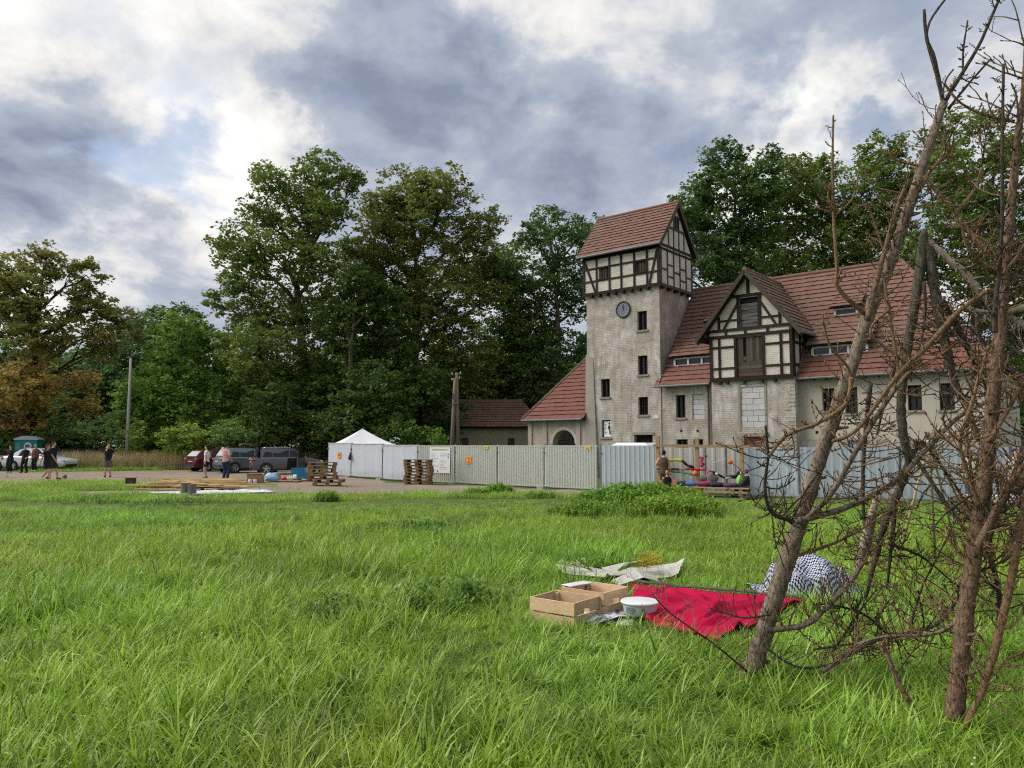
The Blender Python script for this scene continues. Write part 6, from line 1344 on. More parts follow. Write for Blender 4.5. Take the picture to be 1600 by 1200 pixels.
p = fl(1134, 700, .1); MB().tube([(p.x - fr0.x, p.y - fr0.y, 0), (p.x - fr0.x, p.y - fr0.y, p.z)], .04, 8).build('metal_post', POST, frm)
def garland(pts, cols, r, label, seed=1, off=.32):
    random.seed(seed); P = [fl(x, y, off) for x, y in pts]; o0 = P[0].copy(); root = empty('knitted_garland', o0, 0, label, 'garland', 'knitted garlands'); tot = 0
    dense = []
    for p, q in zip(P, P[1:]):
        n = max(2, int((q - p).length / .09)); dense += [p.lerp(q, i / n) for i in range(n)]
    dense.append(P[-1]); n = len(dense); k = len(cols)
    for j, col in enumerate(cols):
        i0, i1 = j * (n - 1) // k, (j + 1) * (n - 1) // k; seg = [dense[i] - o0 + Vector((0, 0, random.uniform(-.015, .015))) for i in range(i0, i1 + 1)]
        if len(seg) > 1: MB().tube(seg, [r * random.uniform(.8, 1.25) for _ in seg], 7).build('knitted_tube', cm(col), root, True)
YL, GRN, PUR, RD, NVY, PK = (.62, .55, .05), (.05, .32, .12), (.12, .05, .14), (.40, .03, .05), (.02, .025, .06), (.38, .03, .12)
garland([(1026, 724), (1040, 720), (1060, 718), (1066, 720)], [YL, YL, (.5, .45, .04)], .05, 'yellow knitted garland tied to the left wooden post', 2)
garland([(1066, 720), (1074, 727), (1084, 731)], [BLACK_, BLACK_], .05, 'black knitted garland running to the middle post', 3)
garland([(1026, 732), (1050, 733.5), (1080, 733), (1100, 734), (1112, 738)], [PUR, RD, PUR, (.35, .2, .25), RD, RD, (.3, .05, .08)], .042, 'purple and red knitted garland across the frame', 4)
garland([(1112, 738), (1122, 742), (1130, 746), (1137, 747), (1148, 745), (1156, 738)], [BLACK_, WHITE_, BLACK_, BLACK_, WHITE_, BLACK_, BLACK_], .05, 'black and white knitted garland sagging to the right post', 5)
garland([(1027, 736), (1050, 737), (1070, 738.5), (1083, 742)], [GRN, GRN, GRN], .035, 'green knitted garland below the purple one', 6)
garland([(1060, 756), (1075, 755), (1090, 757), (1106, 757)], [BLACK_, (.5, .45, .3), BLACK_], .04, 'striped knitted garland lying along the bench', 9, .6)
garland([(1092, 714), (1098, 716), (1095, 721), (1099, 725), (1095, 729)], [PK, PK], .055, 'dark pink S shaped knitted piece on the middle post', 7, .36)
garland([(1101, 728), (1120, 721), (1134, 716.5)], [WHITE_], .012, 'thin white cord from the middle post to the metal post', 8, .3)
def pompom(px, py, r, label, off):
    c = fl(px, py, off); mb = MB(); mb.ell((0, 0, 0), (r, r, r), 18, 12)
    for i, v in enumerate(mb.v): p = Vector(v); mb.v[i] = tuple(p * (1 + .16 * mnoise.noise(p * 30)))
    o = mb.build('orange_ball', pm('orange_wool', (.80, .16, .02), (.65, .11, .015), 8, .9) if 'orange_wool' not in MATS else MATS['orange_wool'], None, True); o.location = c; tag(o, label, 'ball', 'orange balls')
pompom(1141, 722, .085, 'orange woollen ball hanging beside the metal post', .2); pompom(1086.5, 740, .095, 'orange woollen ball at the middle wooden post', .42)
for i, (px, py, r, col, lb_) in enumerate(((1101, 748, (.22, .10, .14), (.16, .14, .12), 'grey brown knitted piece hanging on the middle post'), (1113, 748, (.20, .10, .22), (.18, .165, .14), 'grey felt piece hanging under the black and white garland'), (1106, 741, (.08, .06, .14), (.35, .16, .2), 'pink knitted tassel under the garlands'), (1156, 752, (.13, .06, .24), (.22, .62, .06), 'neon green vest hanging on the right wooden post'))):
    o = bag(800, 800, r, cm(col), lb_, 20 + i, 'knitted_piece', 'knitwear'); c = fl(px, py, .36); o.location = (c.x, c.y, c.z - r[2] * .9)
a_, b_ = fl(1158, 737, .5), fl(1146, 779, .9); o = MB().tube([a_ - b_, Vector((0, 0, 0))], .018, 6).build('white_stick', WHITEP); o.location = b_; tag(o, 'thin white stick leaning on the right wooden post', 'stick')
# low bench with heaps of cloth
b0 = fl(1095, 778, .9); bn = empty('low_bench', (b0.x, b0.y, 0), math.atan2(fd.y, fd.x), 'long low wooden bench in front of the fence covered with knitted cloth', 'bench')
for k in range(3): MB().bb(-1.55, 1.75, -.28 + k * .19, -.11 + k * .19, .30, .34).build('top_board', POSTW, bn)
for x in (-1.3, 0, 1.5):
    for y in (-.2, .2): MB().bb(x - .04, x + .04, y - .04, y + .04, 0, .298).build('leg', POSTW, bn)
MB().bb(-1.5, 1.7, -.26, -.22, .15, .22).build('stretcher', POSTW, bn)
heaps = [(-1.4, 0, (.28, .18, .10), (.45, .1, .12), 'red and white cloth heap on the left end of the bench'), (-.75, .02, (.3, .2, .10), (.03, .05, .08), 'dark grey green cloth heap on the bench'), (-.35, -.02, (.2, .16, .09), (.08, .15, .45), 'bright blue cloth heap on the bench'), (.15, .05, (.32, .2, .10), (.22, .03, .07), 'wine red cloth heap on the bench'), (.6, 0, (.3, .2, .09), (.02, .02, .04), 'navy cloth heap on the bench'), (1.1, .0, (.32, .2, .08), (.09, .035, .08), 'purple cloth heap on the right part of the bench')]
for i, (x, y, r, col, lb_) in enumerate(heaps):
    o = bag(800, 800, r, cm(col), lb_, 40 + i, 'cloth_heap', 'cloth'); M_ = Matrix.Rotation(math.atan2(fd.y, fd.x), 3, 'Z'); v = M_ @ Vector((x, y, 0)); o.location = (b0.x + v.x, b0.y + v.y, .34)
person(0, 0, -25, 'woman in brown strap top standing at the left wooden post', (.10, .06, .045), (.11, .085, .06), DBR, 1.62, pos=(*fl(1038, 760, .55).to_2d(), 0), sleeve=0, lh=(-.2, .2, 1.2), rh=(.24, .08, .85))
person(0, 0, 5, 'blond child in black vest sitting at the bench', BLACK_, (.04, .05, .08), BLND, 1.35, pos=(*fl(1043, 770, 1.35).to_2d(), 0), hipz=.32, lf=(-.14, .42, 0), rf=(.14, .42, 0), sleeve=0, lh=(-.2, .35, 1.0), rh=(.22, .35, 1.0))
person(0, 0, 20, 'person in peach top crouching next to the blond child', (.55, .25, .15), (.05, .05, .07), (.30, .16, .08), 1.3, pos=(*fl(1057, 771, 1.3).to_2d(), 0), hipz=.28, lf=(-.13, .2, 0), rf=(.13, .2, 0), lean=.75, lh=(-.1, .45, .9), rh=(.15, .45, .9))
person(0, 0, 80, 'seated person in dark jacket and cap by the neon green vest', (.02, .02, .03), (.03, .03, .04), DBR, 1.5, pos=(*fl(1167, 778, .7).to_2d(), 0), hipz=.30, lf=(-.14, .4, 0), rf=(.14, .42, 0), sleeve=1.5, lh=(-.1, .35, 1.0), rh=(.12, .35, 1.0), cap=(.10, .16, .20))
# table and visitor behind the dead trunks on the right
tx = gr(1580, 800); tb = empty('trestle_table', (tx.x, tx.y, 0), R(-18), 'table with a pale cloth behind the upright dead trunk', 'table')
MB().bb(-1.2, 1.3, -.35, .35, .40, .43).build('table_top', POSTW, tb); mb = MB(); mb.bb(-1.23, 1.33, -.38, .38, .434, .44); mb.bb(-1.23, 1.33, -.384, -.38, .28, .434); mb.build('table_cloth', cm((.58, .55, .48)), tb)
for x in (-1.05, 1.15):
    for y in (-.28, .28): MB().bb(x - .03, x + .03, y - .03, y + .03, 0, .398).build('leg', POSTW, tb)
person(1521, 797, 150, 'person in pale yellow green top standing behind the upright dead trunk', (.50, .55, .35), (.05, .06, .09), BLND, 1.66, lh=(-.15, .25, 1.0), rh=(.2, .2, 1.0), sleeve=.6)
person(1590, 790, 190, 'person in white shirt with dark trousers past the upright dead trunk', (.6, .6, .6), (.03, .03, .04), DBR, 1.7, sleeve=.6)
# ================================================================== THINGS ON THE MEADOW
CRW = pm('crate_pine', (.66, .48, .31), (.50, .335, .195), 9, .75, bump=.25, bs=30, stretch=(1, 1, 8), objrand=.22)
def fruit_crate(loc, rz, label):
    r = empty('wooden_crate', loc, rz, label, 'crate', 'wooden crates on the grass'); a, b_, h = .27, .23, .27; t = .016
    for (z0, z1) in ((.0, .128), (.146, .27)):
        for s in (-1, 1): MB().bb(-a, a, s * b_ - t / 2, s * b_ + t / 2, z0, z1).build('side_board', CRW, r)
    for s in (-1, 1):
        x = s * (a - t / 2 - .0005); MB().bb(x - t / 2, x + t / 2, -b_ + t / 2 + .001, b_ - t / 2 - .001, 0, .135).build('end_board', CRW, r)
        m_ = MB(); m_.bb(x - t / 2, x + t / 2, -b_ + t / 2 + .001, -.055, .145, .27); m_.bb(x - t / 2, x + t / 2, .055, b_ - t / 2 - .001, .145, .27); m_.bb(x - t / 2, x + t / 2, -.055, .055, .19, .27); m_.build('end_board', CRW, r)
        for s2 in (-1, 1): MB().bb(x - s * (t / 2 + .03), x - s * (t / 2 + .001), s2 * (b_ - .028) - .018, s2 * (b_ - .028) + .018, .01, .255).build('corner_post', CRW, r)
    for k in range(5): MB().bb(-a + .018, a - .018, -b_ + .012 + k * .088, -b_ + .095 + k * .088, .004, .016).build('floor_slat', CRW, r)
    return r
CA = math.atan2(.35, -.414)
cr1 = Vector((.944, 7.90, 0)) + Vector((.30 - .414, .35 + .35, 0)) / 2
fruit_crate(cr1 + Vector((0, 0, .02)), CA, 'pine crate with a white paper laid over its corner, touching the red blanket')
dirs = Vector((.65, .76, 0)); cr2 = cr1 - dirs * .485 + Vector((-.03, .02, 0)); fruit_crate(cr2 + Vector((0, 0, -.015)), CA + R(2), 'pine crate set lower in the grass with newspapers at its foot')
PAPER = NT('newspaper'); br_ = PAPER.n('ShaderNodeTexBrick'); br_.inputs['Scale'].default_value = 6.; br_.inputs['Color1'].default_value = (.42, .41, .38, 1); br_.inputs['Color2'].default_value = (.10, .10, .105, 1); br_.inputs['Mortar'].default_value = (.52, .51, .47, 1); br_.inputs['Row Height'].default_value = .14; br_.inputs['Mortar Size'].default_value = .03
PAPER.l(PAPER.tc.outputs['UV'], br_.inputs['Vector']); nn_ = PAPER.noise(2.0, 3, .5); PAPER.col(PAPER.mix(PAPER.fr(nn_, .50, .60, 0, .7), br_.outputs['Color'], (.50, .485, .44))); PAPER = PAPER.set(.8, 0, .2)
PAPERD = NT('picture_newspaper'); n_ = PAPERD.noise(9., 5, .7); PAPERD.col(PAPERD.ramp(n_, [(.40, (.04, .045, .05)), (.5, (.25, .26, .28)), (.56, (.62, .63, .66))])); PAPERD = PAPERD.set(.7, 0, .3)
P8 = lambda px, py: gr(px, py)
o = cloth('paper_sheet', [cr1 + Vector((-.36, .05, .285)), cr1 + Vector((-.08, .30, .285)), cr1 + Vector((.02, .20, .28)), cr1 + Vector((-.26, -.05, .28))], cm((.60, .60, .62)), 'white paper lying on the corner of the higher pine crate', 'paper', 6, 6, .008, 5, .003, lift=.015)
def newsp(cs, folds, mat, label, z0):
    """sheet with sharp creases: folds gives the height of each crease line across the sheet"""
    cs = [Vector(q) for q in cs]; cc = sum(cs, Vector()) / 4; mb = MB(); k = len(folds); rows = []
    for i, (t, h0, h1) in enumerate(folds):
        a = cs[0].lerp(cs[1], t); b_ = cs[3].lerp(cs[2], t); rows.append([a.lerp(b_, v) - cc + Vector((0, 0, z0 + h0 + (h1 - h0) * v + .006 * math.sin(9 * v + i))) for v in (0, .33, .66, 1)])
    n = 4; mb.add([v for r in rows for v in r], [(i * n + j, i * n + j + 1, (i + 1) * n + j + 1, (i + 1) * n + j) for i in range(k - 1) for j in range(3)])
    o = mb.build('newspaper', mat); o.location = cc; tag(o, label, 'newspaper', 'newspapers on the grass'); md = o.modifiers.new('t', 'SOLIDIFY'); md.thickness = .006
    uv = o.data.uv_layers.new(name='UVMap'); ix = np.empty(len(o.data.loops), np.int32); o.data.loops.foreach_get('vertex_index', ix); T_ = np.array([f[0] for f in folds]); uv.data.foreach_set('uv', np.stack([T_[ix // n] * .8, (ix % n) / 3 * .55], -1).astype(np.float32).ravel())
newsp([P8(868, 893), P8(952, 901), P8(945, 912), P8(880, 905)], [(0, .03, .01), (.3, .0, .0), (.62, .025, .01), (1, .0, .01)], PAPER, 'newspaper lying flat in the grass behind the lower crate', .08)
newsp([P8(940, 895), P8(1005, 887), P8(1012, 904), P8(955, 910)], [(0, .0, .02), (.5, .03, .0), (1, .04, .0)], PAPER, 'newspaper under the yellow flowers', .07)
newsp([P8(1004, 892), P8(1070, 890), P8(1060, 908), P8(1012, 913)], [(0, .0, .0), (.55, .01, .0), (.8, .03, .01), (1, .10, .04)], PAPER, 'newspaper with one raised edge beside the yellow flowers', .07)
newsp([P8(955, 914), P8(1020, 905), P8(1030, 915), P8(968, 922)], [(0, .0, .0), (.6, .09, .07), (1, .03, .0)], PAPER, 'newspaper tented over the edge of the red blanket', .06)
newsp([P8(900, 968), P8(958, 960), P8(988, 974), P8(925, 985)], [(0, .0, .0), (.35, .06, .03), (.7, .02, .05), (1, .05, .02)], PAPERD, 'dark printed newspaper in front of the lower crate', .05)
newsp([P8(942, 964), P8(985, 966), P8(990, 982), P8(950, 984)], [(0, .0, .02), (.5, .03, .0), (1, .0, .0)], PAPERD, 'picture newspaper tucked under the white tub', .04)
c = gr(1000, 972); tb_ = empty('plastic_tub', c + Vector((0, 0, .05)), 0, 'round white plastic tub with a lid standing on the red blanket', 'tub'); MB().lathe([(.155, .03), (.165, .05), (.175, .13), (.175, .15)], 28).build('tub_wall', pm('tub_plastic', (.52, .55, .58), (.45, .48, .5), 4, .35), tb_, True)
MB().lathe([(0, .162), (.15, .162), (.165, .158), (.192, .168), (.197, .158), (.192, .145), (.178, .14)], 32, None, False).build('lid', pm('lid_plastic', (.66, .68, .72), (.6, .62, .66), 4, .35), tb_, True)
mb = MB()
for k in (0, 1, 2, 5):
    a = R(-150 + k * 11.4); mb.lathe([(.1785, .05), (.1795, .13)], 40, None, False) if False else mb.add([(.1775 * math.cos(a), .1775 * math.sin(a), .06), (.1775 * math.cos(a + .2), .1775 * math.sin(a + .2), .06), (.1785 * math.cos(a + .2), .1785 * math.sin(a + .2), .12), (.1785 * math.cos(a), .1785 * math.sin(a), .12)], [(0, 1, 2, 3)])
mb.build('printed_band', cm((.16, .20, .21)), tb_)
REDF = pm('red_blanket_fleece', (.44, .008, .055), (.32, .005, .038), 3, .97, spec=.1, bump=.5, bs=45); GREYF = pm('blanket_grey_back', (.10, .085, .095), (.075, .065, .07), 4, .95)
BC = [P8(985, 922), P8(1262, 948), P8(1120, 1012), P8(1008, 982)]
bl = cloth('red_blanket', BC, REDF, 'crimson fleece blanket with a grey back spread on the grass', 'blanket', 90, 90, .035, 12, .012, 2.0, .10, lift=.06)
random.seed(31); rg = [(random.uniform(0, 6.28), random.uniform(-.9, .9), random.uniform(.025, .075), random.uniform(.025, .06), random.uniform(-.8, .8), random.uniform(.2, .5)) for _ in range(26)]
for v in bl.data.vertices:                              # soft creases running across the cloth
    x, y, z = v.co
    for (a, c0, h_, w_, m_, l_) in rg:
        d = x * math.cos(a) + y * math.sin(a) - c0 + .08 * math.sin(3 * (x - y)); e = -x * math.sin(a) + y * math.cos(a) - m_; z += h_ * math.exp(-(d / w_) ** 2 - (e / l_) ** 2)
    v.co.z = z
bc_ = sum(BC, Vector()) / 4
for k, (q0, q1, w_) in enumerate(((BC[0], BC[1], .05),)):
    d = (q1 - q0); nrm = Vector((-d.y, d.x, 0)).normalized(); ins = (bc_ - (q0 + q1) / 2); nrm = nrm if nrm.dot(ins) < 0 else -nrm
    o = cloth('grey_edge', [q0 - nrm * .02 - bc_, q1 - nrm * .02 - bc_, q1 + nrm * w_ - bc_, q0 + nrm * w_ - bc_], GREYF, None, None, 30, 4, .05, 13 + k, .01, 3.2, .05, par=bl, lift=.10)
CHK = NT('gingham_cloth'); ck_ = CHK.n('ShaderNodeTexChecker'); ck_.inputs['Scale'].default_value = 46.; ck_.inputs['Color1'].default_value = (.46, .49, .58, 1); ck_.inputs['Color2'].default_value = (.015, .02, .05, 1); CHK.l(CHK.tc.outputs['UV'], ck_.inputs['Vector']); CHK.col(ck_.outputs['Color']); CHK = CHK.set(.9, 0, .15)
c = gr(1284, 940) + Vector((0, .38, 0)); mb = MB(); n = 56; vs = []; random.seed(2)
for j in range(n + 1):
    for i in range(n + 1):
        u, v = i / n * 2 - 1, j / n * 2 - 1; x, y = u * .68, v * .52; rr_ = (abs(u) ** 2.6 + abs(v) ** 2.6) ** (1 / 2.6); th = math.atan2(v, u)
        dome = .37 * max(0, 1 - max(0, (rr_ - .36 - .12 * mnoise.noise(Vector((u * 1.6, v * 1.6, 7))))) / .55) ** .8 if rr_ < .92 else .0
        fold = .065 * math.sin(8 * th + 2 * mnoise.noise(Vector((x * 3, y * 3, 1)))) * sstep(.35, .8, rr_) * (1 - sstep(.85, 1.0, rr_) * .4)
        w_ = mnoise.noise(Vector((x * 4, y * 4, 3))) * .15 + mnoise.noise(Vector((x * 11, y * 11, 5))) * .04
        k_ = 1 - .16 * sstep(.5, .95, rr_) + .12 * sstep(.9, 1.3, rr_); vs.append((x * k_, y * k_, max(.03, dome + fold * .8 + w_ * (1 - .5 * sstep(.8, 1, rr_)) + .04)))
mb.add(vs, [(j * (n + 1) + i, j * (n + 1) + i + 1, (j + 1) * (n + 1) + i + 1, (j + 1) * (n + 1) + i) for j in range(n) for i in range(n)])
o = mb.build('checked_cloth', CHK, None, True); o.location = c; tag(o, 'blue and white gingham cloth draped over a cushion behind the leaning trunk', 'cloth'); md = o.modifiers.new('t', 'SOLIDIFY'); md.thickness = .008
uv = o.data.uv_layers.new(name='UVMap'); ix = np.empty(len(o.data.loops), np.int32); o.data.loops.foreach_get('vertex_index', ix); uv.data.foreach_set('uv', np.stack([(ix % (n + 1)) / n * 1.32, (ix // (n + 1)) / n * 1.04], -1).astype(np.float32).ravel())
# bunch of yellow flowers
c = gr(985, 905); fb_ = empty('flower_bunch', (c.x, c.y, .09), R(20), 'bunch of yellow goldenrod lying on the newspapers', 'flowers'); random.seed(4); mb = MB(); P = []
for k in range(16):
    a = random.gauss(0, .35); l_ = random.uniform(.25, .5); e = Vector((math.cos(a) * l_, math.sin(a) * l_, random.uniform(.08, .26))); s_ = Vector((-.18, random.uniform(-.04, .04), .03)); mb.tube(curve(s_, e, .04, 4), .004, 4, False); P += [s_.lerp(e, t) for t in (.6, .75, .88, 1.)]
mb.build('stem', G_WEED, fb_, kind='stuff'); P = np.array([tuple(p) for p in P]); o = link('flower_head', leaf_mesh('flower_head', P, np.full(len(P), .055), 22, .022, 9), G_YEL, fb_); o['kind'] = 'stuff'
c = gr(925, 905); hb = empty('herb_bunch', (c.x, c.y, .09), R(170), 'small bunch of wilted white flowers on the newspaper behind the crates', 'flowers'); mb = MB(); P = []
for k in range(12):
    a = random.gauss(0, .5); l_ = random.uniform(.2, .45); e = Vector((math.cos(a) * l_, math.sin(a) * l_, random.uniform(.04, .16))); mb.tube(curve(Vector((0, 0, .02)), e, .03, 4), .0035, 4, False); P += [e, e * .85]
mb.build('stem', G_WEED, hb, kind='stuff'); P = np.array([tuple(p) for p in P]); o = link('flower_head', leaf_mesh('flower_head', P, np.full(len(P), .04), 12, .02, 19), G_WHITE, hb); o['kind'] = 'stuff'
KEEP += [[(q.x, q.y) for q in BC], [(cr1.x - .4, cr1.y), (cr1.x, cr1.y - .36), (cr1.x + .4, cr1.y), (cr1.x, cr1.y + .36)], [(cr2.x - .4, cr2.y), (cr2.x, cr2.y - .36), (cr2.x + .4, cr2.y), (cr2.x, cr2.y + .36)],
         [tuple(P8(*q).to_2d()) for q in ((868, 890), (1072, 886), (1064, 908), (975, 920), (880, 910))], [tuple(P8(*q).to_2d()) for q in ((900, 962), (985, 960), (992, 984), (922, 986))], [(3.0, 8.9), (4.15, 8.9), (4.15, 9.85), (3.0, 9.85)]]
# ================================================================== DEAD SAPLINGS STUCK IN THE MEADOW
def deadbark(name, c1, c2, c3, sc=9):
    m = NT(name); n1 = m.noise(sc * 5, 6, .75, stretch=(1, 1, .4)); n2 = m.noise(sc * 14, 4, .7, stretch=(1, 1, .5)); n3 = m.noise(4.5, 4, .6)
    c = m.ramp(n1, [(.40, c1), (.52, c2), (.66, c3)]); c = m.mix(m.fr(n3, .5, .7, 0, .4), c, c3); m.col(c); m.bump(m.math('ADD', n1, m.math('MULTIPLY', n2, .5)), 1., .02); return m.set(.85, 0, .25)
DB_BROWN = deadbark('ash_bark', (.075, .056, .042), (.23, .18, .135), (.36, .295, .23)); DB_RED = deadbark('reddish_bark', (.065, .038, .026), (.22, .14, .09), (.34, .225, .15), 12); DB_TAN = deadbark('tan_twig_bark', (.13, .078, .045), (.29, .18, .10), (.38, .25, .145), 16); DB_GREY = deadbark('grey_green_bark', (.04, .036, .026), (.10, .092, .066), (.16, .148, .11), 8); DB_DARK = deadbark('dark_twig_bark', (.035, .027, .02), (.085, .066, .05), (.15, .12, .095), 14); DB_PALE = deadbark('pale_barked_log', (.26, .21, .16), (.36, .30, .23), (.42, .36, .28), 6); BAMB = pm('bamboo', (.36, .28, .15), (.28, .21, .11), 5, .6, bump=.1)
def catmull(pts, sub=5):
    """pts: list of (Vector, radius) -> smooth dense list"""
    out = []; n = len(pts)
    for i in range(n - 1):
        p0, p1, p2, p3 = pts[max(i - 1, 0)], pts[i], pts[i + 1], pts[min(i + 2, n - 1)]
        for s in range(sub):
            t = s / sub; a = [p0[0], p1[0], p2[0], p3[0]]
            v = .5 * ((2 * a[1]) + (a[2] - a[0]) * t + (2 * a[0] - 5 * a[1] + 4 * a[2] - a[3]) * t * t + (3 * a[1] - a[0] - 3 * a[2] + a[3]) * t ** 3); out.append((v, p1[1] + (p2[1] - p1[1]) * t))
    out.append(pts[-1]); return out
def dead(name, base_px, label, d0, branches, seed, mats, cat='dead tree'):
    """branches: (list of (px,py,depth,thickness_px), material, twig count, twig length); the first is the stem"""
    random.seed(seed); b0 = gr(*base_px) if base_px else None
    p0 = at(*branches[0][0][0][:2], branches[0][0][0][2]); base = Vector((p0.x, p0.y, 0)); root = empty(name, base, 0, label, cat)
    first = True
    for (pts, mt, nt_, tl) in branches:
        P = [(at(px, py, d) - base, max(.0022, th * (.54 if mt is DB_GREY else .68) / 2 / FPX * d)) for px, py, d, th in pts]
        Q = catmull(P, 14 if P[0][1] > .03 else 7); 
        # knobbly surface
        rad = [r * (1 + .10 * mnoise.noise(v * 14 + Vector((seed, 0, 0)))) for v, r in Q]
        nseg = 18 if Q[0][1] > .03 else (8 if Q[0][1] > .012 else 6)
        bk = MB().tube([v for v, _ in Q], rad, nseg)
        for i in range(len(Q)):                        # cracked, knotty outline
            cv = Q[i][0]
            for k in range(nseg):
                v = Vector(bk.v[i * nseg + k]); f = 1 + .16 * mnoise.noise(v * 17) + .13 * mnoise.noise(v * 43) + .10 * mnoise.noise(v * 95); bk.v[i * nseg + k] = tuple(cv + (v - cv) * f)
        if Q[0][1] > .03:
            for k in range(16):                        # broken stubs
                i = random.randint(4, len(Q) - 4); v, r = Q[i]; t = (Q[i + 1][0] - v).normalized(); sd_ = t.cross(Vector((random.gauss(0, 1), random.gauss(0, 1), random.gauss(0, 1)))).normalized(); d = (sd_ + t * .5).normalized(); l_ = random.uniform(.03, .09); bk.tube([v + sd_ * r * .6, v + sd_ * r * .9 + d * l_ * .4, v + sd_ * r * .9 + d * l_], [r * .42, r * .26, r * .2], 6)
        o = bk.build('trunk' if first else 'branch', mt, root, True); first = False
        if nt_:
            tw = MB(); twig_mat = (DB_TAN if mt is DB_DARK and random.random() < .4 else mt) if mt in (DB_DARK, DB_TAN) else mats
            for k in range(int(nt_ * 2.5)):
                i = random.randint(int(len(Q) * .12), len(Q) - 2); v, r = Q[i]; t = (Q[i + 1][0] - v).normalized(); side = t.cross(Vector((random.gauss(0, 1), random.gauss(0, 1), random.gauss(0, 1)))).normalized()
                l_ = tl * random.uniform(.3, 1.45); d = (side * 1.0 + t * random.uniform(-.1, .8)).normalized(); rr = min(r * .5, random.uniform(.0026, .0058) * (1 + tl)); pts_ = [v]; p = v.copy(); up = random.uniform(.05, .30)
                for s in range(5): p = p + d * l_ / 5; d = (d + Vector((random.gauss(0, .14), random.gauss(0, .14), up * .6 + random.gauss(0, .1)))).normalized(); pts_.append(p.copy())
                tw.tube(pts_, [rr, rr * .9, rr * .8, rr * .72, rr * .65, rr * .6], 5)
                # opposite buds and a knobbly tip
                for s in (2, 3, 4):
                    if random.random() < .6: tw.ell(pts_[s], (rr * random.uniform(1.2, 1.5),) * 3, 5, 4)
                tw.tube([pts_[-1] - d * rr * .5, pts_[-1] + d * rr * 2.2, pts_[-1] + d * rr * 4.5], [rr * .8, rr * 1.25, rr * .35], 5)
                for s in (1, 2, 3, 4):
                    if random.random() < .55:
                        dd = (side.cross(d) * random.choice((-1, 1)) + d * .6 + Vector((0, 0, .3))).normalized(); q = pts_[s]; e = q + dd * l_ * random.uniform(.15, .4); tw.tube([q, q.lerp(e, .5) + Vector((0, 0, .01)), e], [rr * .7, rr * .6, rr * .5], 4); tw.tube([e - dd * rr * .5, e + dd * rr * 1.5, e + dd * rr * 3.2], [rr * .5, rr * .9, rr * .25], 4)
            tw.build('twigs', twig_mat, o, True, kind='stuff')
    return root
def L3(pts, d, th0, th1, dd=0.):
    n = len(pts); return [(x, y, d + dd * i / (n - 1), th0 + (th1 - th0) * i / (n - 1)) for i, (x, y) in enumerate(pts)]
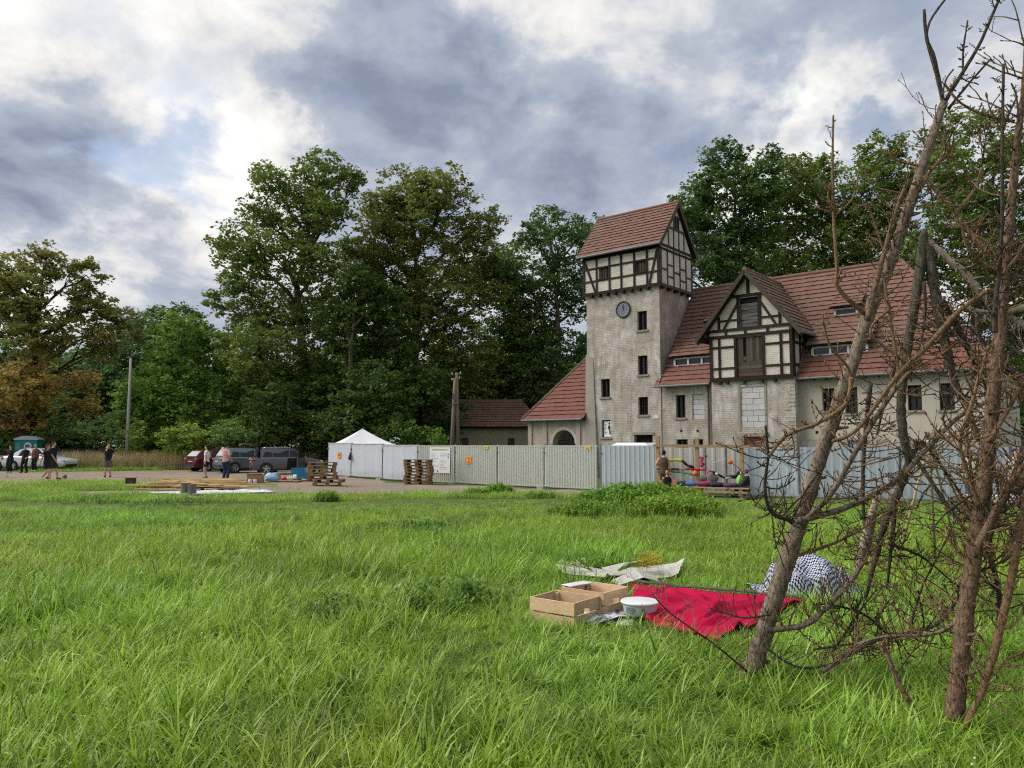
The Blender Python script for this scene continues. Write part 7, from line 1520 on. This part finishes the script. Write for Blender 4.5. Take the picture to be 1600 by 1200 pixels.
# leaning trunk
dead('dead_ash_sapling', None, 'leaning grey brown dead trunk rising over the red blanket', 6, [
    ([(1165, 1075, 6.0, 46), (1180, 1035, 6.0, 42), (1212, 930, 6.0, 38), (1245, 830, 6.0, 35), (1270, 750, 5.98, 33), (1300, 660, 5.95, 31), (1335, 560, 5.9, 29), (1362, 480, 5.88, 28), (1395, 400, 5.85, 26), (1425, 310, 5.82, 24), (1455, 220, 5.8, 20), (1475, 160, 5.8, 17)], DB_BROWN, 26, .35),
    (L3([(1475, 165), (1462, 110), (1448, 60), (1444, 15)], 5.8, 10, 7), DB_DARK, 0, .1), (L3([(1474, 160), (1460, 90), (1448, 60), (1455, 30), (1480, -5)], 5.82, 8, 5, .1), DB_DARK, 0, .1),
    (L3([(1476, 160), (1500, 120), (1530, 70), (1552, 20), (1565, -10)], 5.8, 10, 6, -.1), DB_DARK, 6, .08), (L3([(1505, 117), (1505, 80), (1512, 32)], 5.78, 6, 4), DB_DARK, 5, .04), (L3([(1482, 170), (1510, 135), (1548, 92)], 5.8, 7, 4), DB_DARK, 4, .04), (L3([(1472, 150), (1478, 125), (1490, 108)], 5.78, 5, 3), DB_DARK, 0, .04),
    (L3([(1350, 490), (1310, 450), (1308, 420), (1302, 330), (1301, 240), (1302, 180)], 5.85, 12, 4, -.15), DB_TAN, 8, .12), (L3([(1306, 335), (1332, 310), (1342, 270)], 5.75, 5, 4), DB_TAN, 3, .08), (L3([(1305, 330), (1294, 310), (1298, 285)], 5.75, 5, 4), DB_TAN, 2, .05),
    (L3([(1310, 640), (1330, 610), (1325, 575), (1300, 545), (1290, 520), (1285, 490)], 5.8, 8, 4, -.2), DB_TAN, 3, .1), (L3([(1330, 590), (1322, 630), (1280, 660), (1230, 680), (1200, 715)], 5.7, 10, 8, -.1), DB_TAN, 8, .2),
    (L3([(1196, 665), (1200, 715), (1195, 760), (1205, 800), (1240, 815)], 5.6, 6, 10, .2), DB_DARK, 18, .30), (L3([(1245, 815), (1330, 790), (1400, 750), (1450, 700), (1500, 650), (1560, 620)], 5.9, 14, 9, -.4), DB_BROWN, 20, .3), (L3([(1250, 820), (1300, 770), (1340, 700), (1390, 620), (1440, 560)], 5.9, 13, 10, -.3), DB_BROWN, 18, .3),
    (L3([(1200, 985), (1260, 975), (1300, 940), (1335, 900), (1360, 860)], 5.95, 15, 8, -.2), DB_BROWN, 14, .22), (L3([(1240, 870), (1300, 850), (1340, 830), (1390, 800)], 5.95, 8, 4, .2), DB_TAN, 12, .16),
    (L3([(1375, 465), (1410, 340), (1430, 300), (1470, 250), (1490, 245)], 5.85, 10, 6), DB_TAN, 10, .2), (L3([(1390, 420), (1360, 330), (1350, 320)], 5.82, 6, 5), DB_TAN, 4, .1), (L3([(1355, 500), (1375, 420), (1400, 330), (1420, 280)], 5.7, 14, 8), DB_RED, 8, .2), (L3([(1440, 260), (1400, 250), (1390, 238)], 5.8, 5, 4), DB_TAN, 3, .08), (L3([(1444, 275), (1490, 330), (1530, 380), (1560, 410)], 5.75, 10, 7, -.3), DB_RED, 12, .2), (L3([(1490, 335), (1520, 300), (1534, 262)], 5.7, 9, 6), DB_TAN, 5, .1),
    (L3([(1180, 1060), (1120, 1010), (1050, 960), (1020, 930)], 5.9, 5, 2.5, -.2), DB_DARK, 8, .25), (L3([(1195, 1010), (1240, 1040), (1290, 1040), (1330, 1020)], 5.8, 5, 3, -.1), DB_DARK, 12, .2), (L3([(1205, 960), (1160, 965), (1110, 950)], 5.85, 5, 3), DB_DARK, 8, .2)], 5, DB_TAN)
# upright trunk
dead('dead_ash_sapling', None, 'upright reddish dead trunk with many side shoots beside the bamboo tripod', 4.9, [
    ([(1488, 1165, 4.9, 44), (1494, 1090, 4.9, 38), (1505, 990, 4.9, 36), (1520, 880, 4.9, 34), (1538, 760, 4.9, 33), (1550, 640, 4.9, 30), (1560, 540, 4.88, 26), (1570, 430, 4.86, 22), (1580, 320, 4.85, 19), (1590, 220, 4.84, 15), (1598, 150, 4.84, 11), (1604, 60, 4.84, 8)], DB_RED, 22, .3),
    (L3([(1520, 870), (1555, 800), (1590, 740), (1640, 690)], 4.8, 18, 12, -.2), DB_RED, 14, .25), (L3([(1545, 690), (1575, 640), (1600, 600), (1650, 560)], 4.85, 12, 8), DB_TAN, 12, .25), (L3([(1530, 790), (1512, 740), (1500, 690), (1515, 640), (1530, 590), (1545, 540)], 4.8, 10, 7, -.1), DB_TAN, 16, .25),
    (L3([(1555, 520), (1556, 470), (1562, 420), (1566, 330), (1566, 230), (1568, 100)], 4.75, 12, 6, -.05), DB_DARK, 10, .15), (L3([(1568, 200), (1580, 170), (1590, 150)], 4.7, 5, 4), DB_DARK, 4, .05), (L3([(1592, 190), (1588, 150), (1580, 130)], 4.8, 5, 4), DB_DARK, 3, .04),
    (L3([(1562, 430), (1530, 410), (1510, 380), (1500, 340)], 4.8, 12, 6, -.1), DB_RED, 8, .15), (L3([(1565, 430), (1590, 400), (1620, 350)], 4.8, 10, 6), DB_RED, 6, .15), (L3([(1585, 190), (1540, 180), (1500, 160), (1475, 130)], 4.84, 8, 5, .1), DB_RED, 6, .08), (L3([(1572, 245), (1545, 240), (1530, 215), (1545, 195)], 4.8, 6, 4), DB_RED, 5, .1),
    (L3([(1524, 770), (1480, 800), (1455, 830)], 4.85, 6, 4), DB_DARK, 8, .2), (L3([(1535, 820), (1580, 790), (1640, 770)], 4.8, 8, 6), DB_DARK, 12, .25), (L3([(1510, 960), (1460, 990), (1380, 995), (1330, 1010)], 5.1, 9, 6, .4), DB_BROWN, 16, .28), (L3([(1510, 900), (1560, 880), (1610, 850)], 4.9, 7, 4), DB_DARK, 16, .25)], 8, DB_TAN)
dead('dead_ash_sapling', None, 'thin tan dead stem leaning away from the foot of the upright trunk', 4.8, [
    ([(1495, 1160, 4.82, 12), (1530, 1090, 4.8, 17), (1550, 1030, 4.8, 18), (1570, 950, 4.78, 18), (1585, 880, 4.76, 17), (1602, 780, 4.75, 15), (1620, 650, 4.74, 13), (1650, 500, 4.74, 10)], DB_TAN, 14, .25), (L3([(1553, 1055), (1575, 1030), (1600, 1020)], 4.78, 7, 5), DB_TAN, 3, .1), (L3([(1545, 1070), (1525, 1040), (1523, 1000), (1540, 975)], 4.76, 5, 3), DB_TAN, 3, .1)], 9, DB_TAN)
dead('dead_stick', None, 'short bare tan stick poking from the grass between the two dead trunks', 5.2, [
    ([(1450, 1140, 5.1, 13), (1420, 1095, 5.12, 13), (1400, 1058, 5.15, 12), (1385, 1020, 5.2, 11), (1377, 1005, 5.2, 9)], DB_RED, 2, .1), (L3([(1400, 1055), (1425, 1020), (1450, 1000)], 5.15, 4, 2.5), DB_DARK, 3, .1)], 10, DB_TAN, 'dead branch')
# grey forked bough hanging in the middle
dead('dead_bough', None, 'grey green forked bough propped upside down between the dead trunks', 6.2, [
    ([(1352, 935, 6.3, 9), (1366, 880, 6.3, 16), (1382, 820, 6.28, 22), (1405, 765, 6.25, 24), (1420, 720, 6.22, 22), (1413, 690, 6.2, 26), (1408, 640, 6.2, 26), (1412, 580, 6.2, 27), (1425, 500, 6.2, 29), (1438, 420, 6.2, 30), (1442, 375, 6.2, 28), (1446, 358, 6.2, 12)], DB_GREY, 10, .25),
    ([(1450, 385, 6.18, 26), (1455, 420, 6.18, 30), (1466, 480, 6.15, 28), (1480, 550, 6.1, 24), (1492, 600, 6.05, 22), (1512, 640, 6.0, 18), (1530, 690, 5.95, 14)], DB_GREY, 10, .3), (L3([(1448, 375), (1475, 400), (1510, 430), (1545, 470), (1600, 510), (1660, 540)], 6.2, 17, 15, -.3), DB_PALE, 8, .3),
    (L3([(1470, 470), (1490, 500), (1520, 560), (1540, 600), (1560, 650)], 6.1, 18, 8, .2), DB_DARK, 16, .3), (L3([(1500, 480), (1550, 490), (1620, 480), (1700, 500)], 6.1, 14, 22, -.3), DB_PALE, 4, .3),
    (L3([(1444, 440), (1446, 490), (1440, 530), (1430, 560)], 6.0, 8, 4), DB_DARK, 10, .18), (L3([(1412, 690), (1440, 730), (1480, 790), (1510, 830)], 6.2, 14, 10, -.2), DB_GREY, 8, .25), (L3([(1400, 775), (1395, 830), (1390, 880), (1386, 920)], 6.2, 12, 5), DB_DARK, 22, .22), (L3([(1388, 850), (1440, 870), (1500, 920)], 6.1, 7, 3), DB_DARK, 14, .18), (L3([(1360, 600), (1352, 680), (1348, 760), (1352, 840), (1356, 870)], 6.5, 11, 6), DB_DARK, 20, .25), (L3([(1420, 520), (1390, 600), (1370, 680)], 6.3, 9, 5), DB_DARK, 12, .22), (L3([(1450, 700), (1500, 770), (1520, 810)], 6.1, 8, 5), DB_DARK, 10, .2)], 12, DB_DARK, 'dead branch')
dead('dead_bough', None, 'dark fallen bough lying in the grass behind the two dead trunks', 6.0, [
    ([(1285, 1050, 5.7, 10), (1330, 1020, 5.8, 12), (1380, 995, 5.95, 12), (1420, 990, 6.0, 11), (1470, 970, 6.0, 9), (1500, 930, 5.95, 6)], DB_BROWN, 14, .3), (L3([(1400, 992), (1340, 1005), (1270, 1015)], 5.9, 8, 4), DB_DARK, 14, .25), (L3([(1385, 990), (1350, 960), (1300, 945), (1270, 945)], 6.1, 7, 4), DB_DARK, 14, .25), (L3([(1420, 990), (1440, 920), (1470, 860), (1500, 800)], 6.0, 6, 3), DB_DARK, 14, .25), (L3([(1300, 1020), (1340, 960), (1370, 920)], 6.0, 6, 3), DB_DARK, 12, .2)], 13, DB_DARK, 'dead branch')
dead('dead_bough', None, 'tangle of dark dead branches past the upright trunk', 5.6, [
    ([(1560, 990, 5.8, 8), (1560, 920, 5.7, 11), (1545, 850, 5.6, 12), (1570, 780, 5.5, 12), (1600, 700, 5.5, 14), (1630, 600, 5.5, 14)], DB_DARK, 20, .35), (L3([(1548, 850), (1530, 790), (1515, 720), (1510, 660)], 5.6, 9, 5), DB_DARK, 20, .3), (L3([(1565, 880), (1590, 820), (1620, 760)], 5.5, 9, 5), DB_DARK, 20, .3), (L3([(1555, 920), (1520, 890), (1480, 880)], 5.7, 7, 3), DB_DARK, 14, .25), (L3([(1560, 640), (1540, 580), (1500, 530), (1470, 500)], 5.7, 9, 4), DB_BROWN, 16, .3), (L3([(1600, 560), (1560, 520), (1540, 470)], 5.6, 8, 5), DB_BROWN, 14, .3)], 15, DB_DARK, 'dead branch')
dead('dead_branch', None, 'pale barkless splintered log leaning against the grey bough', 6.4, [
    ([(1335, 905, 6.5, 9), (1352, 850, 6.45, 26), (1362, 810, 6.4, 20), (1370, 770, 6.4, 8)], DB_PALE, 2, .1)], 16, DB_TAN, 'dead branch')
dead('dead_branch', None, 'tan shoot crossing diagonally between the grey bough and upright trunk', 5.5, [
    ([(1300, 690, 5.7, 8), (1340, 670, 5.65, 9), (1400, 590, 5.5, 11), (1450, 540, 5.45, 12), (1500, 485, 5.4, 11), (1548, 452, 5.38, 10)], DB_TAN, 8, .12), (L3([(1405, 590), (1395, 520), (1385, 460), (1382, 440)], 5.5, 8, 5), DB_TAN, 4, .1), (L3([(1420, 570), (1380, 540), (1360, 520), (1370, 500), (1395, 480)], 5.5, 7, 5), DB_TAN, 4, .1), (L3([(1415, 580), (1460, 560), (1490, 540)], 5.5, 5, 3), DB_TAN, 5, .1)], 17, DB_TAN, 'dead branch')
# bamboo tripod
ap_ = at(1452, 688, 10.2); tp = empty('bamboo_tripod', (ap_.x, ap_.y, 0), 0, 'tripod of bamboo canes tied at the top behind the dead trunks', 'tripod')
for (px, py) in ((1395, 905), (1462, 880), (1500, 880), (1530, 845)):
    g = gr(px, py); d = Vector((ap_.x - g.x, ap_.y - g.y, ap_.z)); top = d * 1.06; o_ = Vector((g.x - ap_.x, g.y - ap_.y, 0)); MB().tube([o_, o_ + d * .5, o_ + top], [.021, .018, .016], 8).build('cane', BAMB, tp, True)
mb = MB(); mb.ell((0, 0, ap_.z - .02), (.06, .06, .05), 10, 6); mb.build('binding', cm((.5, .5, .48)), tp, True)
build_meadow()
